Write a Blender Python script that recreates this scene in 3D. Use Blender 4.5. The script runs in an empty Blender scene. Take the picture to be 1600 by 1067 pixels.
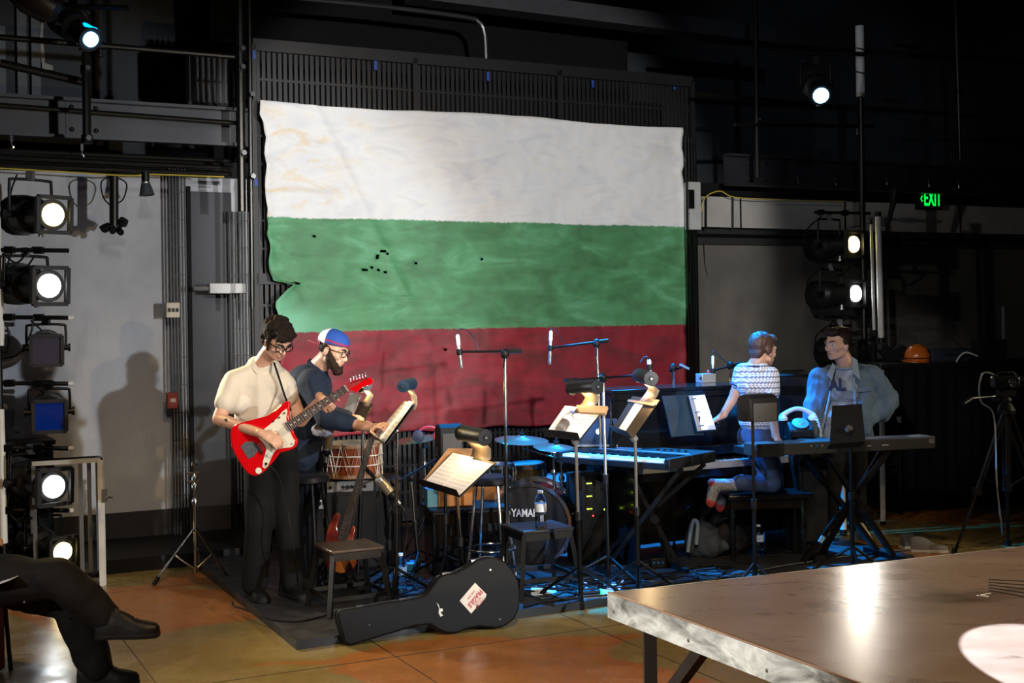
import bpy, bmesh, math, random
from mathutils import Vector as V, Matrix, noise
random.seed(7)
SC = bpy.context.scene; COL = SC.collection
PI = math.pi
# ---------------------------------------------------------------- camera
F = 1960.0; ZC = 1.78; ROLL = 0.015
cam = bpy.data.cameras.new('camera'); co = bpy.data.objects.new('camera', cam); COL.objects.link(co)
co.location = (0, 0, ZC); co.rotation_mode = 'QUATERNION'
co.rotation_quaternion = Matrix.Rotation(PI/2, 4, 'X').to_quaternion() @ Matrix.Rotation(-ROLL, 4, 'Z').to_quaternion()
cam.sensor_width = 36; cam.lens = F/1600*36; cam.shift_y = -34/1600; cam.clip_end = 200
SC.camera = co
# ---------------------------------------------------------------- exposure, world
SC.view_settings.view_transform = 'Standard'; SC.view_settings.look = 'None'
SC.view_settings.gamma = 1; SC.view_settings.use_curve_mapping = False
SC.view_settings.exposure = 0.0
SC.cycles.max_bounces = 6; SC.cycles.diffuse_bounces = 3; SC.cycles.glossy_bounces = 3
SC.cycles.sample_clamp_indirect = 4.0; SC.cycles.use_denoising = True
SC.cycles.transparent_max_bounces = 8; SC.cycles.transmission_bounces = 6
w = bpy.data.worlds.new('world'); SC.world = w; w.use_nodes = True
w.node_tree.nodes['Background'].inputs[0].default_value = (.75, .85, 1, 1)
w.node_tree.nodes['Background'].inputs[1].default_value = 0.021
# ---------------------------------------------------------------- stage lights
def spot(name, loc, aim, power, col, size=.06, cone=40, blend=.3):
    l = bpy.data.lights.new(name, 'SPOT'); l.energy = power; l.color = col
    l.shadow_soft_size = size; l.spot_size = math.radians(cone); l.spot_blend = blend
    o = bpy.data.objects.new(name, l); COL.objects.link(o); o.location = loc
    o.rotation_mode = 'QUATERNION'
    o.rotation_quaternion = (V(aim)-V(loc)).to_track_quat('-Z', 'Y')
    return o
def area(name, loc, aim, power, col, sx, sy):
    l = bpy.data.lights.new(name, 'AREA'); l.energy = power; l.color = col; l.shape = 'RECTANGLE'; l.size = sx; l.size_y = sy
    o = bpy.data.objects.new(name, l); COL.objects.link(o); o.location = loc
    o.rotation_mode = 'QUATERNION'; o.rotation_quaternion = (V(aim)-V(loc)).to_track_quat('-Z', 'Y')
    return o
spot('front_wash', (2.0, .6, 3.5), (-.1, 11.2, 2.45), 2700, (1, .97, .93), .07, 30, .25)
spot('front_wash_soft', (.3, .2, 5.2), (-.4, 9.6, 1.7), 550, (1, .95, .9), .25, 38, .5)
spot('boom_right', (4.6, 2.4, 2.3), (-2.2, 9.5, 1.5), 1750, (.88, .94, 1), .06, 34, .4)
spot('boom_right_warm', (4.6, 2.6, 1.5), (-2.0, 9.5, 1.3), 500, (1, .72, .35), .05, 40, .4)
spot('boom_left', (-4.3, 2.2, 2.6), (.4, 7.5, 1.0), 380, (1, .98, .95), .06, 50, .4)
spot('table_side_fill', (-3.4, 2.0, 1.7), (.62, 4.0, .74), 1100, (1, .98, .94), .06, 17, .5)  # extra spot, added only to brighten the table's left fascia
spot('front_right_fill', (-.6, .8, 3.4), (2.3, 9.7, 1.35), 800, (1, .93, .88), .06, 15, .5)  # added fill, gives the jacketed man white light from the front
spot('blue_high_left', (-3.0, 8.7, 4.0), (1.15, 9.1, .6), 5500, (.0, .30, 1), .04, 28, .3)
spot('blue_top', (1.3, 10.9, 5.4), (1.2, 9.2, .0), 9500, (.0, .30, 1), .04, 32, .15)
spot('blue_mid', (-.1, 10.2, 5.4), (.0, 8.55, 0), 4200, (.0, .30, 1), .04, 21, .3)
spot('far_right_rim', (6.6, 8.2, 2.4), (3.4, 8.9, .9), 260, (1, .86, .6), .05, 34, .4)  # unseen rim light added for the tripod edges, no actual boom
spot('gallery_fill', (1.0, 1.0, 5.0), (3.3, 13.4, 4.3), 330, (.85, .92, 1), .1, 17, .6)  # added spot standing in for front-wash spill on the gallery
spot('amber_top', (.5, 3.0, 5.6), (-.3, 5.6, 0), 750, (1, .70, .38), .1, 84, .5)
spot('table_special', (1.6, 9.0, 4.6), (1.54, 3.50, .8), 17000, (.96, .97, 1), .008, 4.6, .03)
# ---------------------------------------------------------------- frames of reference
TH = math.atan(.5); U = V((math.cos(TH), math.sin(TH), 0)); N = V((math.sin(TH), -math.cos(TH), 0)); OW = V((0, 11.5, 0))
RW = Matrix.Rotation(TH, 3, 'Z')
def ray(px, py):
    X = px-800; Y = py-499
    a = (X-ROLL*Y)/(1+ROLL**2); b = (Y+ROLL*X)/(1+ROLL**2)
    return a/F, -b/F
def at(px, py, d):
    a, b = ray(px, py); return V((a*d, d, ZC+b*d))
def flo(px, py, z=0.):
    a, b = ray(px, py); d = (z-ZC)/b; return V((a*d, d, z))
def up(px, py, d):            # depth d, only x, y
    p = at(px, py, d); return p
def W(u, off, z): return OW+U*u+N*off+V((0, 0, z))
def wuz(px, py, off=0.):
    a, b = ray(px, py); r = V((a, 1, b)); d = (off+OW.dot(N))/(r.dot(N))
    p = r*d; return (p-OW).dot(U), ZC+p.z
def WP(px, py, off=0.):
    u, z = wuz(px, py, off); return W(u, off, z)
# ---------------------------------------------------------------- materials
def C(h):
    h = h.lstrip('#'); r = []
    for i in (0, 2, 4):
        c = int(h[i:i+2], 16)/255; r.append(c/12.92 if c <= .04045 else ((c+.055)/1.055)**2.4)
    return tuple(r)
MATS = {}
class NT:
    def __init__(s, name):
        s.m = bpy.data.materials.new(name); s.m.use_nodes = True; s.t = s.m.node_tree
        s.b = s.t.nodes['Principled BSDF']; s.x = None
    def n(s, typ, **k):
        nd = s.t.nodes.new(typ)
        for a, v in k.items():
            if a[0] == 'i' and a[1:].isdigit(): s.put(nd.inputs[int(a[1:])], v)
            else: setattr(nd, a, v)
        return nd
    def put(s, inp, v):
        if isinstance(v, bpy.types.NodeSocket): s.t.links.new(v, inp)
        elif isinstance(v, tuple) and len(v) == 3 and inp.type == 'RGBA': inp.default_value = v+(1,)
        else: inp.default_value = v
    def co(s, kind='Object', scale=(1, 1, 1)):
        c = s.n('ShaderNodeTexCoord').outputs[kind]
        m = s.n('ShaderNodeMapping'); s.put(m.inputs[0], c); m.inputs[3].default_value = scale
        return m.outputs[0]
    def noise(s, scale, detail=3, vec=None, rough=.5, dist=0.):
        nd = s.n('ShaderNodeTexNoise'); s.put(nd.inputs['Vector'], vec if vec is not None else s.co())
        nd.inputs['Scale'].default_value = scale; nd.inputs['Detail'].default_value = detail
        nd.inputs['Roughness'].default_value = rough; nd.inputs['Distortion'].default_value = dist
        return nd.outputs[0]
    def ramp(s, f, stops, interp='LINEAR'):
        r = s.n('ShaderNodeValToRGB'); s.put(r.inputs[0], f); e = r.color_ramp; e.interpolation = interp
        while len(e.elements) < len(stops): e.elements.new(.5)
        for el, (p, c) in zip(e.elements, stops):
            el.position = p; el.color = (c if isinstance(c, tuple) else (c, c, c))+(1,)
        return r.outputs[0]
    def mix(s, f, a, b):
        m = s.n('ShaderNodeMix', data_type='RGBA'); s.put(m.inputs[0], f); s.put(m.inputs[6], a); s.put(m.inputs[7], b); return m.outputs[2]
    def math(s, op, a, b=0.):
        m = s.n('ShaderNodeMath', operation=op); s.put(m.inputs[0], a); s.put(m.inputs[1], b); return m.outputs[0]
    def bump(s, h, st=.3, d=.01):
        b = s.n('ShaderNodeBump'); b.inputs['Strength'].default_value = st; b.inputs['Distance'].default_value = d
        s.put(b.inputs['Height'], h); s.put(s.b.inputs['Normal'], b.outputs[0])
    def set(s, **k):
        for a, v in k.items(): s.put(s.b.inputs[a.replace('_', ' ')], v)
def mat(name, col, rough=.6, metal=0., var=.12, sc=6., bump=0., emit=0., coat=0., bsc=60.):
    if name in MATS: return MATS[name]
    col = C(col) if isinstance(col, str) else col
    t = NT(name)
    f = t.ramp(t.noise(sc, 4), [(.3, 1-var), (.7, 1+var)])
    mx = t.n('ShaderNodeMix', data_type='RGBA', blend_type='MULTIPLY'); mx.inputs[0].default_value = 1
    t.put(mx.inputs[6], col); t.put(mx.inputs[7], f)
    t.set(Base_Color=mx.outputs[2], Roughness=rough, Metallic=metal)
    if max(col) < .03 and metal == 0: t.set(Specular_IOR_Level=.22)
    if coat: t.set(Coat_Weight=coat)
    if bump: t.bump(t.noise(bsc, 3), bump, .004)
    if emit: t.set(Emission_Color=col, Emission_Strength=emit)
    MATS[name] = t.m; return t.m
def glass(name, col, rough=.05, ior=1.33, trans=1.):
    if name in MATS: return MATS[name]
    t = NT(name); t.set(Base_Color=t.ramp(t.noise(20, 2), [(.3, tuple(c*.93 for c in col)), (.7, col)]), Roughness=rough, IOR=ior, Transmission_Weight=trans)
    MATS[name] = t.m; return t.m
black_metal = mat('black_metal', '#141414', .42, .6)
black_matt = mat('black_matt', '#0e0e0f', .8)
black_plastic = mat('black_plastic', '#111112', .5, bump=.15)
gloss_black = mat('gloss_black', '#0d0d0e', .14, coat=.5)
chrome = mat('chrome', '#c8c8c8', .16, 1)
alu = mat('brushed_aluminium', '#a8a8a6', .35, .85)
white_paint = mat('white_paint', '#cfcfca', .5)
tolex = mat('black_tolex', '#0f0f10', .65, bump=.4, bsc=250)
# ---------------------------------------------------------------- mesh builder
def basis(d, hint=V((0, 0, 1))):
    d = V(d).normalized()
    if abs(d.dot(hint)) > .98: hint = V((1, 0, 0))
    x = hint.cross(d).normalized(); y = d.cross(x); return x, y, d
class MB:
    def __init__(s): s.v = []; s.f = []; s.uv = {}; s.mi = []
    def add(s, vs, fs, uv=None):
        n = len(s.v); s.v += [V(v) for v in vs]
        for k, f in enumerate(fs):
            s.f.append(tuple(i+n for i in f))
            if uv and k in uv: s.uv[len(s.f)-1] = uv[k]
        return s
    def box(s, c, size, R=None):
        c = V(c); h = [x/2 for x in size]; vs = []
        for x in (-1, 1):
            for y in (-1, 1):
                for z in (-1, 1):
                    p = V((x*h[0], y*h[1], z*h[2])); vs.append(c+(R @ p if R else p))
        return s.add(vs, [(0, 1, 3, 2), (4, 6, 7, 5), (0, 4, 5, 1), (2, 3, 7, 6), (0, 2, 6, 4), (1, 5, 7, 3)])
    def beam(s, p, q, w, h=None, hint=V((0, 0, 1))):
        p, q = V(p), V(q); x, y, d = basis(q-p, hint); h = h or w
        vs = [e+x*a*w/2+y*b*h/2 for e in (p, q) for a, b in ((-1, -1), (1, -1), (1, 1), (-1, 1))]
        return s.add(vs, [(3, 2, 1, 0), (4, 5, 6, 7), (0, 1, 5, 4), (1, 2, 6, 5), (2, 3, 7, 6), (3, 0, 4, 7)])
    def tube(s, pts, r, n=8, caps=True):
        pts = [V(p) for p in pts]; m = len(pts); rs = r if isinstance(r, (list, tuple)) else [r]*m
        vs = []; x = None
        for i, p in enumerate(pts):
            d = (pts[min(i+1, m-1)]-pts[max(i-1, 0)])
            d = d.normalized() if d.length > 1e-9 else V((0, 0, 1))
            if x is None: x, y, _ = basis(d)
            else:
                x = (x-d*x.dot(d)); x = x.normalized() if x.length > 1e-6 else basis(d)[0]; y = d.cross(x)
            for k in range(n):
                a = 2*PI*k/n; vs.append(p+(x*math.cos(a)+y*math.sin(a))*rs[i])
        fs = [(i*n+k, i*n+(k+1) % n, (i+1)*n+(k+1) % n, (i+1)*n+k) for i in range(m-1) for k in range(n)]
        if caps: fs += [tuple(range(n))[::-1], tuple((m-1)*n+k for k in range(n))]
        return s.add(vs, fs)
    def lathe(s, c, axis, prof, n=24):      # prof: (r, h) along axis
        c = V(c); x, y, d = basis(axis); vs = []
        for r, h in prof:
            for k in range(n):
                a = 2*PI*k/n; vs.append(c+d*h+(x*math.cos(a)+y*math.sin(a))*max(r, 1e-4))
        m = len(prof)
        fs = [(i*n+k, i*n+(k+1) % n, (i+1)*n+(k+1) % n, (i+1)*n+k) for i in range(m-1) for k in range(n)]
        fs += [tuple(range(n))[::-1], tuple((m-1)*n+k for k in range(n))]
        return s.add(vs, fs)
    def prism(s, poly, vec):
        n = len(poly); poly = [V(p) for p in poly]; vec = V(vec)
        vs = poly+[p+vec for p in poly]
        return s.add(vs, [tuple(range(n)), tuple(range(2*n-1, n-1, -1))]+[(i, i+n, (i+1) % n+n, (i+1) % n) for i in range(n)])
    def quad(s, cs, th=.003):               # cs: bl, br, tr, tl seen from the front; thickness goes behind
        cs = [V(c) for c in cs]; nn = (cs[1]-cs[0]).cross(cs[3]-cs[0]).normalized()
        vs = cs+[c-nn*th for c in cs]
        return s.add(vs, [(0, 1, 2, 3), (7, 6, 5, 4), (0, 4, 5, 1), (1, 5, 6, 2), (2, 6, 7, 3), (3, 7, 4, 0)], {0: [(0, 0), (1, 0), (1, 1), (0, 1)], 1: [(0, 1), (1, 1), (1, 0), (0, 0)]})
    def ball(s, c, r, R=None, n=12, m=8):
        c = V(c); r = (r, r, r) if not hasattr(r, '__len__') else r
        vs = []
        for i in range(1, m):
            t = PI*i/m
            for k in range(n):
                a = 2*PI*k/n; p = V((r[0]*math.sin(t)*math.cos(a), r[1]*math.sin(t)*math.sin(a), r[2]*math.cos(t)))
                vs.append(c+(R @ p if R else p))
        for z in (r[2], -r[2]):
            p = V((0, 0, z)); vs.append(c+(R @ p if R else p))
        T = (m-1)*n
        fs = [(i*n+k, (i+1)*n+k, (i+1)*n+(k+1) % n, i*n+(k+1) % n) for i in range(m-2) for k in range(n)]
        fs += [(T, k, (k+1) % n) for k in range(n)]+[(T+1, (m-2)*n+(k+1) % n, (m-2)*n+k) for k in range(n)]
        return s.add(vs, fs)
    def build(s, name, m, parent=None, kind=None, bevel=0, loc=None, label=None, flip=False):
        me = bpy.data.meshes.new(name)
        if parent: L = V(parent.location); q = parent; 
        elif loc is not None: L = V(loc)
        else: L = V((0, 0, 0))
        if parent:
            while q.parent: q = q.parent; L = L+V(q.location)
        me.from_pydata([v-L for v in s.v], [], s.f); me.update()
        if s.uv:
            ul = me.uv_layers.new(name='UVMap')
            for p in me.polygons:
                if p.index in s.uv:
                    for li, c in zip(p.loop_indices, s.uv[p.index]): ul.data[li].uv = c
        bm = bmesh.new(); bm.from_mesh(me); bmesh.ops.recalc_face_normals(bm, faces=bm.faces); bm.to_mesh(me); bm.free()
        me.polygons.foreach_set('use_smooth', [True]*len(me.polygons)); me.set_sharp_from_angle(angle=math.radians(32))
        me.materials.append(m)
        o = bpy.data.objects.new(name, me); COL.objects.link(o)
        if parent: o.parent = parent
        else: o.location = L
        if bevel:
            b = o.modifiers.new('bevel', 'BEVEL'); b.width = bevel; b.segments = 2; b.limit_method = 'ANGLE'; b.angle_limit = .6
        if kind: o['kind'] = kind
        if label: o['label'] = label
        return o
def thing(name, label, cat, loc, group=None):
    o = bpy.data.objects.new(name, None); COL.objects.link(o); o.location = loc; o.empty_display_size = .1
    o['label'] = label; o['category'] = cat
    if group: o['group'] = group
    return o
def single(mb, name, m, label, cat, group=None, kind=None, bevel=0):
    c = sum(mb.v, V((0, 0, 0)))/len(mb.v); c.z = min(v.z for v in mb.v)
    o = mb.build(name, m, None, kind, bevel, loc=c); o['label'] = label; o['category'] = cat
    if group: o['group'] = group
    return o
def struct(mb, name, m, bevel=0): return mb.build(name, m, None, 'structure', bevel)
def text_mesh(s, size, font_bold=0.):
    cu = bpy.data.curves.new('lettering', 'FONT'); cu.body = s; cu.size = size; cu.extrude = .001; cu.offset = font_bold; cu.align_x = 'CENTER'; cu.align_y = 'CENTER'
    cu.resolution_u = 2
    o = bpy.data.objects.new('lettering', cu); COL.objects.link(o)
    dg = bpy.context.evaluated_depsgraph_get(); me = bpy.data.meshes.new_from_object(o.evaluated_get(dg))
    vs = [v.co.copy() for v in me.vertices]; fs = [tuple(p.vertices) for p in me.polygons]
    bpy.data.objects.remove(o); bpy.data.curves.remove(cu); bpy.data.meshes.remove(me)
    return vs, fs
def lettering(s, c, right, upv, size, m, parent, name='lettering', bold=0., sx=1., label=None):
    vs, fs = text_mesh(s, size, bold); r = V(right).normalized(); u = V(upv).normalized(); nn = r.cross(u)
    mb = MB(); mb.add([V(c)+r*v.x*sx+u*v.y+nn*v.z for v in vs], fs); return mb.build(name, m, parent, label=label)
def curve_pts(ctrl, n=8):
    ctrl = [V(p) for p in ctrl]; P = [ctrl[0]]+ctrl+[ctrl[-1]]; out = []
    for i in range(1, len(P)-2):
        for k in range(n):
            t = k/n; a, b, c, d = P[i-1], P[i], P[i+1], P[i+2]
            out.append(.5*((2*b)+(c-a)*t+(2*a-5*b+4*c-d)*t*t+(3*b-a-3*c+d)*t**3))
    return out+[ctrl[-1]]
# ================================================================ SETTING
# hardboard floor: glossy, scuffed, orange-brown; olive areas are light patches put into the colour
t = NT('floor_light_patches')
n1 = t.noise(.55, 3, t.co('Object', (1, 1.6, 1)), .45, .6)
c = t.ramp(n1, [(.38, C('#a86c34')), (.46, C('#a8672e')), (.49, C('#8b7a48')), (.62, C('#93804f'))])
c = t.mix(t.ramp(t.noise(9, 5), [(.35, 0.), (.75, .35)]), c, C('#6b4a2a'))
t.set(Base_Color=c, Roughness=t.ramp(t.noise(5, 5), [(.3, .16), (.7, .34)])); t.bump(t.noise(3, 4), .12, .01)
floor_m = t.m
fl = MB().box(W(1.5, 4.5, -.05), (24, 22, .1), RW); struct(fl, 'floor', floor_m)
m_ = MB()
for k in range(-6, 9):
    m_.beam(W(k*1.22-.3, .1, .0006), W(k*1.22-.3, 13, .0006), .006, .002)
for k in range(0, 5):
    m_.beam(W(-9, 1.6+k*2.44, .0006), W(11, 1.6+k*2.44, .0006), .006, .002)
struct(m_, 'trim_1', mat('floor_seam', '#3a2614', .6))

t = NT('grey_plaster')
c = t.ramp(t.noise(1.1, 6, None, .6), [(.3, C('#8d8f94')), (.7, C('#aaacb1'))])
c = t.mix(t.ramp(t.noise(7, 5, t.co('Object', (1, 1, .35)), .6), [(.55, 0.), (.8, .4)]), c, C('#76777a'))
t.set(Base_Color=c, Roughness=.7); t.bump(t.noise(14, 5), .25, .01); plaster = t.m
plaster_unlit = mat('unlit_grey_wall', '#5c5953', .8, var=.2, sc=3, bump=.3, bsc=30)  # same grey as the left wall, darkened because the right is unlit
dark_wall = mat('charcoal_wall', '#2e3137', .8, var=.25, sc=1.2)
void_black = mat('black_drape', '#0e0d10', .9)
rubber = mat('dark_plinth', '#26272b', .6, var=.25)
uL, uR = -10.5, 9.6
gl, _ = wuz(395, 300); gr, _ = wuz(1078, 300)      # grille edges
def wall_box(u0, u1, z0, z1, off0, off1): return MB().box(W((u0+u1)/2, (off0+off1)/2, (z0+z1)/2), (u1-u0, abs(off1-off0), z1-z0), RW)
struct(wall_box(uL, gl-.05, 0, 2.98, -.25, 0), 'wall_back_left', plaster)
struct(wall_box(gr+.02, uR, 0, 2.62, -.25, 0), 'wall_back_right', plaster_unlit)
struct(wall_box(uL, gl-.1, .0, .30, 0, .03), 'baseboard_back_left', rubber)
struct(wall_box(gr+.1, uR, .0, .20, 0, .03), 'baseboard_back_right', rubber)
struct(wall_box(uL, uR, 2.98, 7, -2.1, -1.95), 'wall_gallery', dark_wall)
struct(wall_box(gl-.05, gr+.05, 0, 7, -1.3, -1.2), 'wall_recess', void_black)
struct(wall_box(uL, gl-.05, 2.98, 3.10, -2, .1), 'trim_2', black_matt)       # gallery deck edge left
struct(wall_box(gr+.02, uR, 2.98, 3.10, -2, .1), 'trim_3', black_matt)
struct(wall_box(uL, uR, 6.2, 6.4, -2.1, 13), 'ceiling', void_black)
struct(wall_box(uL-.2, uL, 0, 6.4, -2.1, 13), 'wall_left', dark_wall)
struct(wall_box(uR, uR+.2, 0, 6.4, -2.1, 13), 'wall_right', void_black)
# concrete header beam on the right with panel joints
m_ = wall_box(gr+.04, uR, 2.66, 2.96, 0, .16)
hb = struct(m_, 'trim_4', mat('header_concrete', '#a5a29c', .8, var=.12, sc=3))
for px in (1090, 1157, 1320, 1500):
    u, z = wuz(px, 330, .16)
    wall_box(u-.008, u+.008, 2.66, 2.96, .16, .167).build('joint', black_matt, hb)
struct(wall_box(gr+.04, uR, 2.50, 2.66, 0, .05), 'trim_5', mat('header_dark_rail', '#2b2b2d', .7))  # dark rail below the header beam
struct(wall_box(gr+.04, uR, 2.57, 2.60, .05, .09), 'trim_6', black_metal)
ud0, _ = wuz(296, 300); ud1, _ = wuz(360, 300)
struct(wall_box(ud0, ud1, .1, 2.86, 0, .025), 'shade_panel_1', mat('shade_panel_charcoal', '#3b3d42', .7, var=.2, sc=2))  # dark grey panel, added where the wall falls into shadow
struct(wall_box(ud0-.03, ud0, .1, 2.9, 0, .04), 'trim_10', black_matt)
# black masonry plinth along the left wall
struct(wall_box(uL, gl-.15, 0, .10, .03, .95), 'trim_7', mat('black_plinth', '#121214', .55))
# steel beams of the gallery front
beam_m = mat('gallery_steel', '#2b2c30', .45, .4, var=.2, sc=3)
def hbeam(name, u0, u1, z0, z1, off):
    m = wall_box(u0, u1, z0, z1, off, off+.02)
    for z in (z0, z1): 
        b = wall_box(u0, u1, z-.012, z+.012, off, off+.09); m.add(b.v, b.f)
    o = struct(m, name, beam_m); return o
b1 = hbeam('trim_8', uL, gl-.12, 3.20, 3.48, .35)
b2 = hbeam('trim_9', gr+.15, uR, 3.06, 3.34, .35)
for b, pxs, z0, z1 in ((b1, (112, 150), 3.26, 3.43), (b2, (1170, 1193), 3.12, 3.28)):
    for px in pxs:
        u, _ = wuz(px, 200, .37)
        for z in (z0, z1):
            MB().lathe(W(u, .37, z), N, [(.018, 0), (.018, .012), (.008, .02)], 8).build('bolt_head', black_metal, b)
u, _ = wuz(131, 200, .37); wall_box(u-.13, u+.13, 3.21, 3.47, .365, .375).build('splice_plate', beam_m, b1)
u, _ = wuz(1182, 260, .37); wall_box(u-.13, u+.13, 3.07, 3.33, .365, .375).build('splice_plate', beam_m, b2)
# pale flaking strip and slats on the gallery wall, left
for (x0, y0, x1, y1) in ((28, -20, 40, 160), (50, 0, 62, 150), (0, 40, 8, 150)):
    u0, z0 = wuz(x0, y1, -1.9); u1, z1 = wuz(x1, y0, -1.9)
    single(wall_box(u0, u1, z0, z1, -1.94, -1.9), 'wall_slat', mat('slat_grey', '#5b5e62', .8), 'grey upright board on gallery wall at far upper left', 'board', 'grey boards on the gallery wall')
u0, z0 = wuz(66, 108, -1.9); u1, z1 = wuz(80, 30, -1.9)
m_ = MB(); pts = [(64, 30), (68, 30), (67, 60), (70, 90), (69, 98), (82, 102), (83, 109), (66, 108), (64, 90), (62, 60)]
m_.prism([WP(x, y, -1.9) for x, y in pts], N*.01)
single(m_, 'peeled_paint', mat('peeled_paint', '#8b8a84', .8), 'pale ragged strip of peeled paint on dark gallery wall', 'paint strip')
u0, z0 = wuz(293, 160, -1.0); u1, z1 = wuz(360, 88, -1.0)
t = NT('perforated_metal')
vr = t.n('ShaderNodeTexVoronoi'); t.put(vr.inputs['Vector'], t.co('Object', (42, 42, 42)))
t.set(Base_Color=t.ramp(vr.outputs[0], [(.3, C('#0c0c0d')), (.45, C('#4a4b50'))]), Roughness=.6); perf = t.m
g = thing('louvre_panel', 'grey perforated metal panel on upper left gallery', 'panel', W((u0+u1)/2, -1, z0))
wall_box(u0, u1, z0, z1, -1.02, -1).build('perforated_sheet', perf, g)
m_ = MB()
for (a, b) in (((u0, z0), (u1, z0)), ((u1, z0), (u1, z1)), ((u1, z1), (u0, z1)), ((u0, z1), (u0, z0))): m_.beam(W(a[0], -.99, a[1]), W(b[0], -.99, b[1]), .03)
m_.build('frame', black_metal, g)
# overhead duct and conduit above the grille
a = WP(740, 5, -.6); 
m_ = MB(); m_.beam(WP(640, -12, -.4), WP(1200, 58, -.4), .25, .16); 
single(m_, 'overhead_duct', mat('duct_grey', '#3b3c40', .6, .3), 'long dark rectangular duct running above the bar grille', 'duct')
m_ = MB(); m_.tube(curve_pts([WP(430, -6, -.2), WP(600, 10, -.2), WP(725, 26, -.2), WP(748, 34, -.2), WP(757, 52, -.2), WP(760, 100, -.2)], 6), .022, 8)
single(m_, 'conduit_pipe', mat('pipe_grey', '#4a4b4d', .35, .7), 'dark conduit pipe bending down above the bar grille', 'pipe')

# ---------------------------------------------------------------- bar grille behind the backdrop
bar_m = mat('grille_bar', '#1f1f21', .5, .4)
zt = 4.09
gt = thing('bar_grille', 'wide black steel bar grille behind the painted backdrop', 'grille', W((gl+gr)/2, 0, 0))
m_ = MB(); nb = 92
for k in range(nb+1):
    u = gl+.05+(gr-gl-.1)*k/nb
    m_.beam(W(u, .03, .06), W(u, .03, zt), .010, .03, U)
m_.build('upright_bars', bar_m, gt, 'stuff')
for z in [zt-.28-.235*k for k in range(0, 16)]:
    if z > .1: MB().beam(W(gl, .03, z), W(gr, .03, z), .02, .02).build('cross_bar', bar_m, gt)
for z, h in ((zt, .10), (2.15, .09), (.10, .12)): MB().box(W((gl+gr)/2, .05, z), (gr-gl, .05, h), RW).build('rail', bar_m, gt)
for k in (0, .33, .66, 1): 
    u = gl+(gr-gl)*k; MB().box(W(u, .05, zt/2), (.045, .05, zt), RW).build('post', bar_m, gt)
tp = mat('blue_tape', '#1d3f8c', .6)
for i, (px, py, h) in enumerate(((398, 84, .07), (588, 101, .08), (764, 118, .08), (928, 130, .07), (401, 284, .06), (1056, 137, .03))):
    u, z = wuz(px, py, .1); 
    wall_box(u-.014, u+.014, z-h/2, z+h/2, .078, .082).build('tape', tp, gt, label='strip of blue tape')
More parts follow.
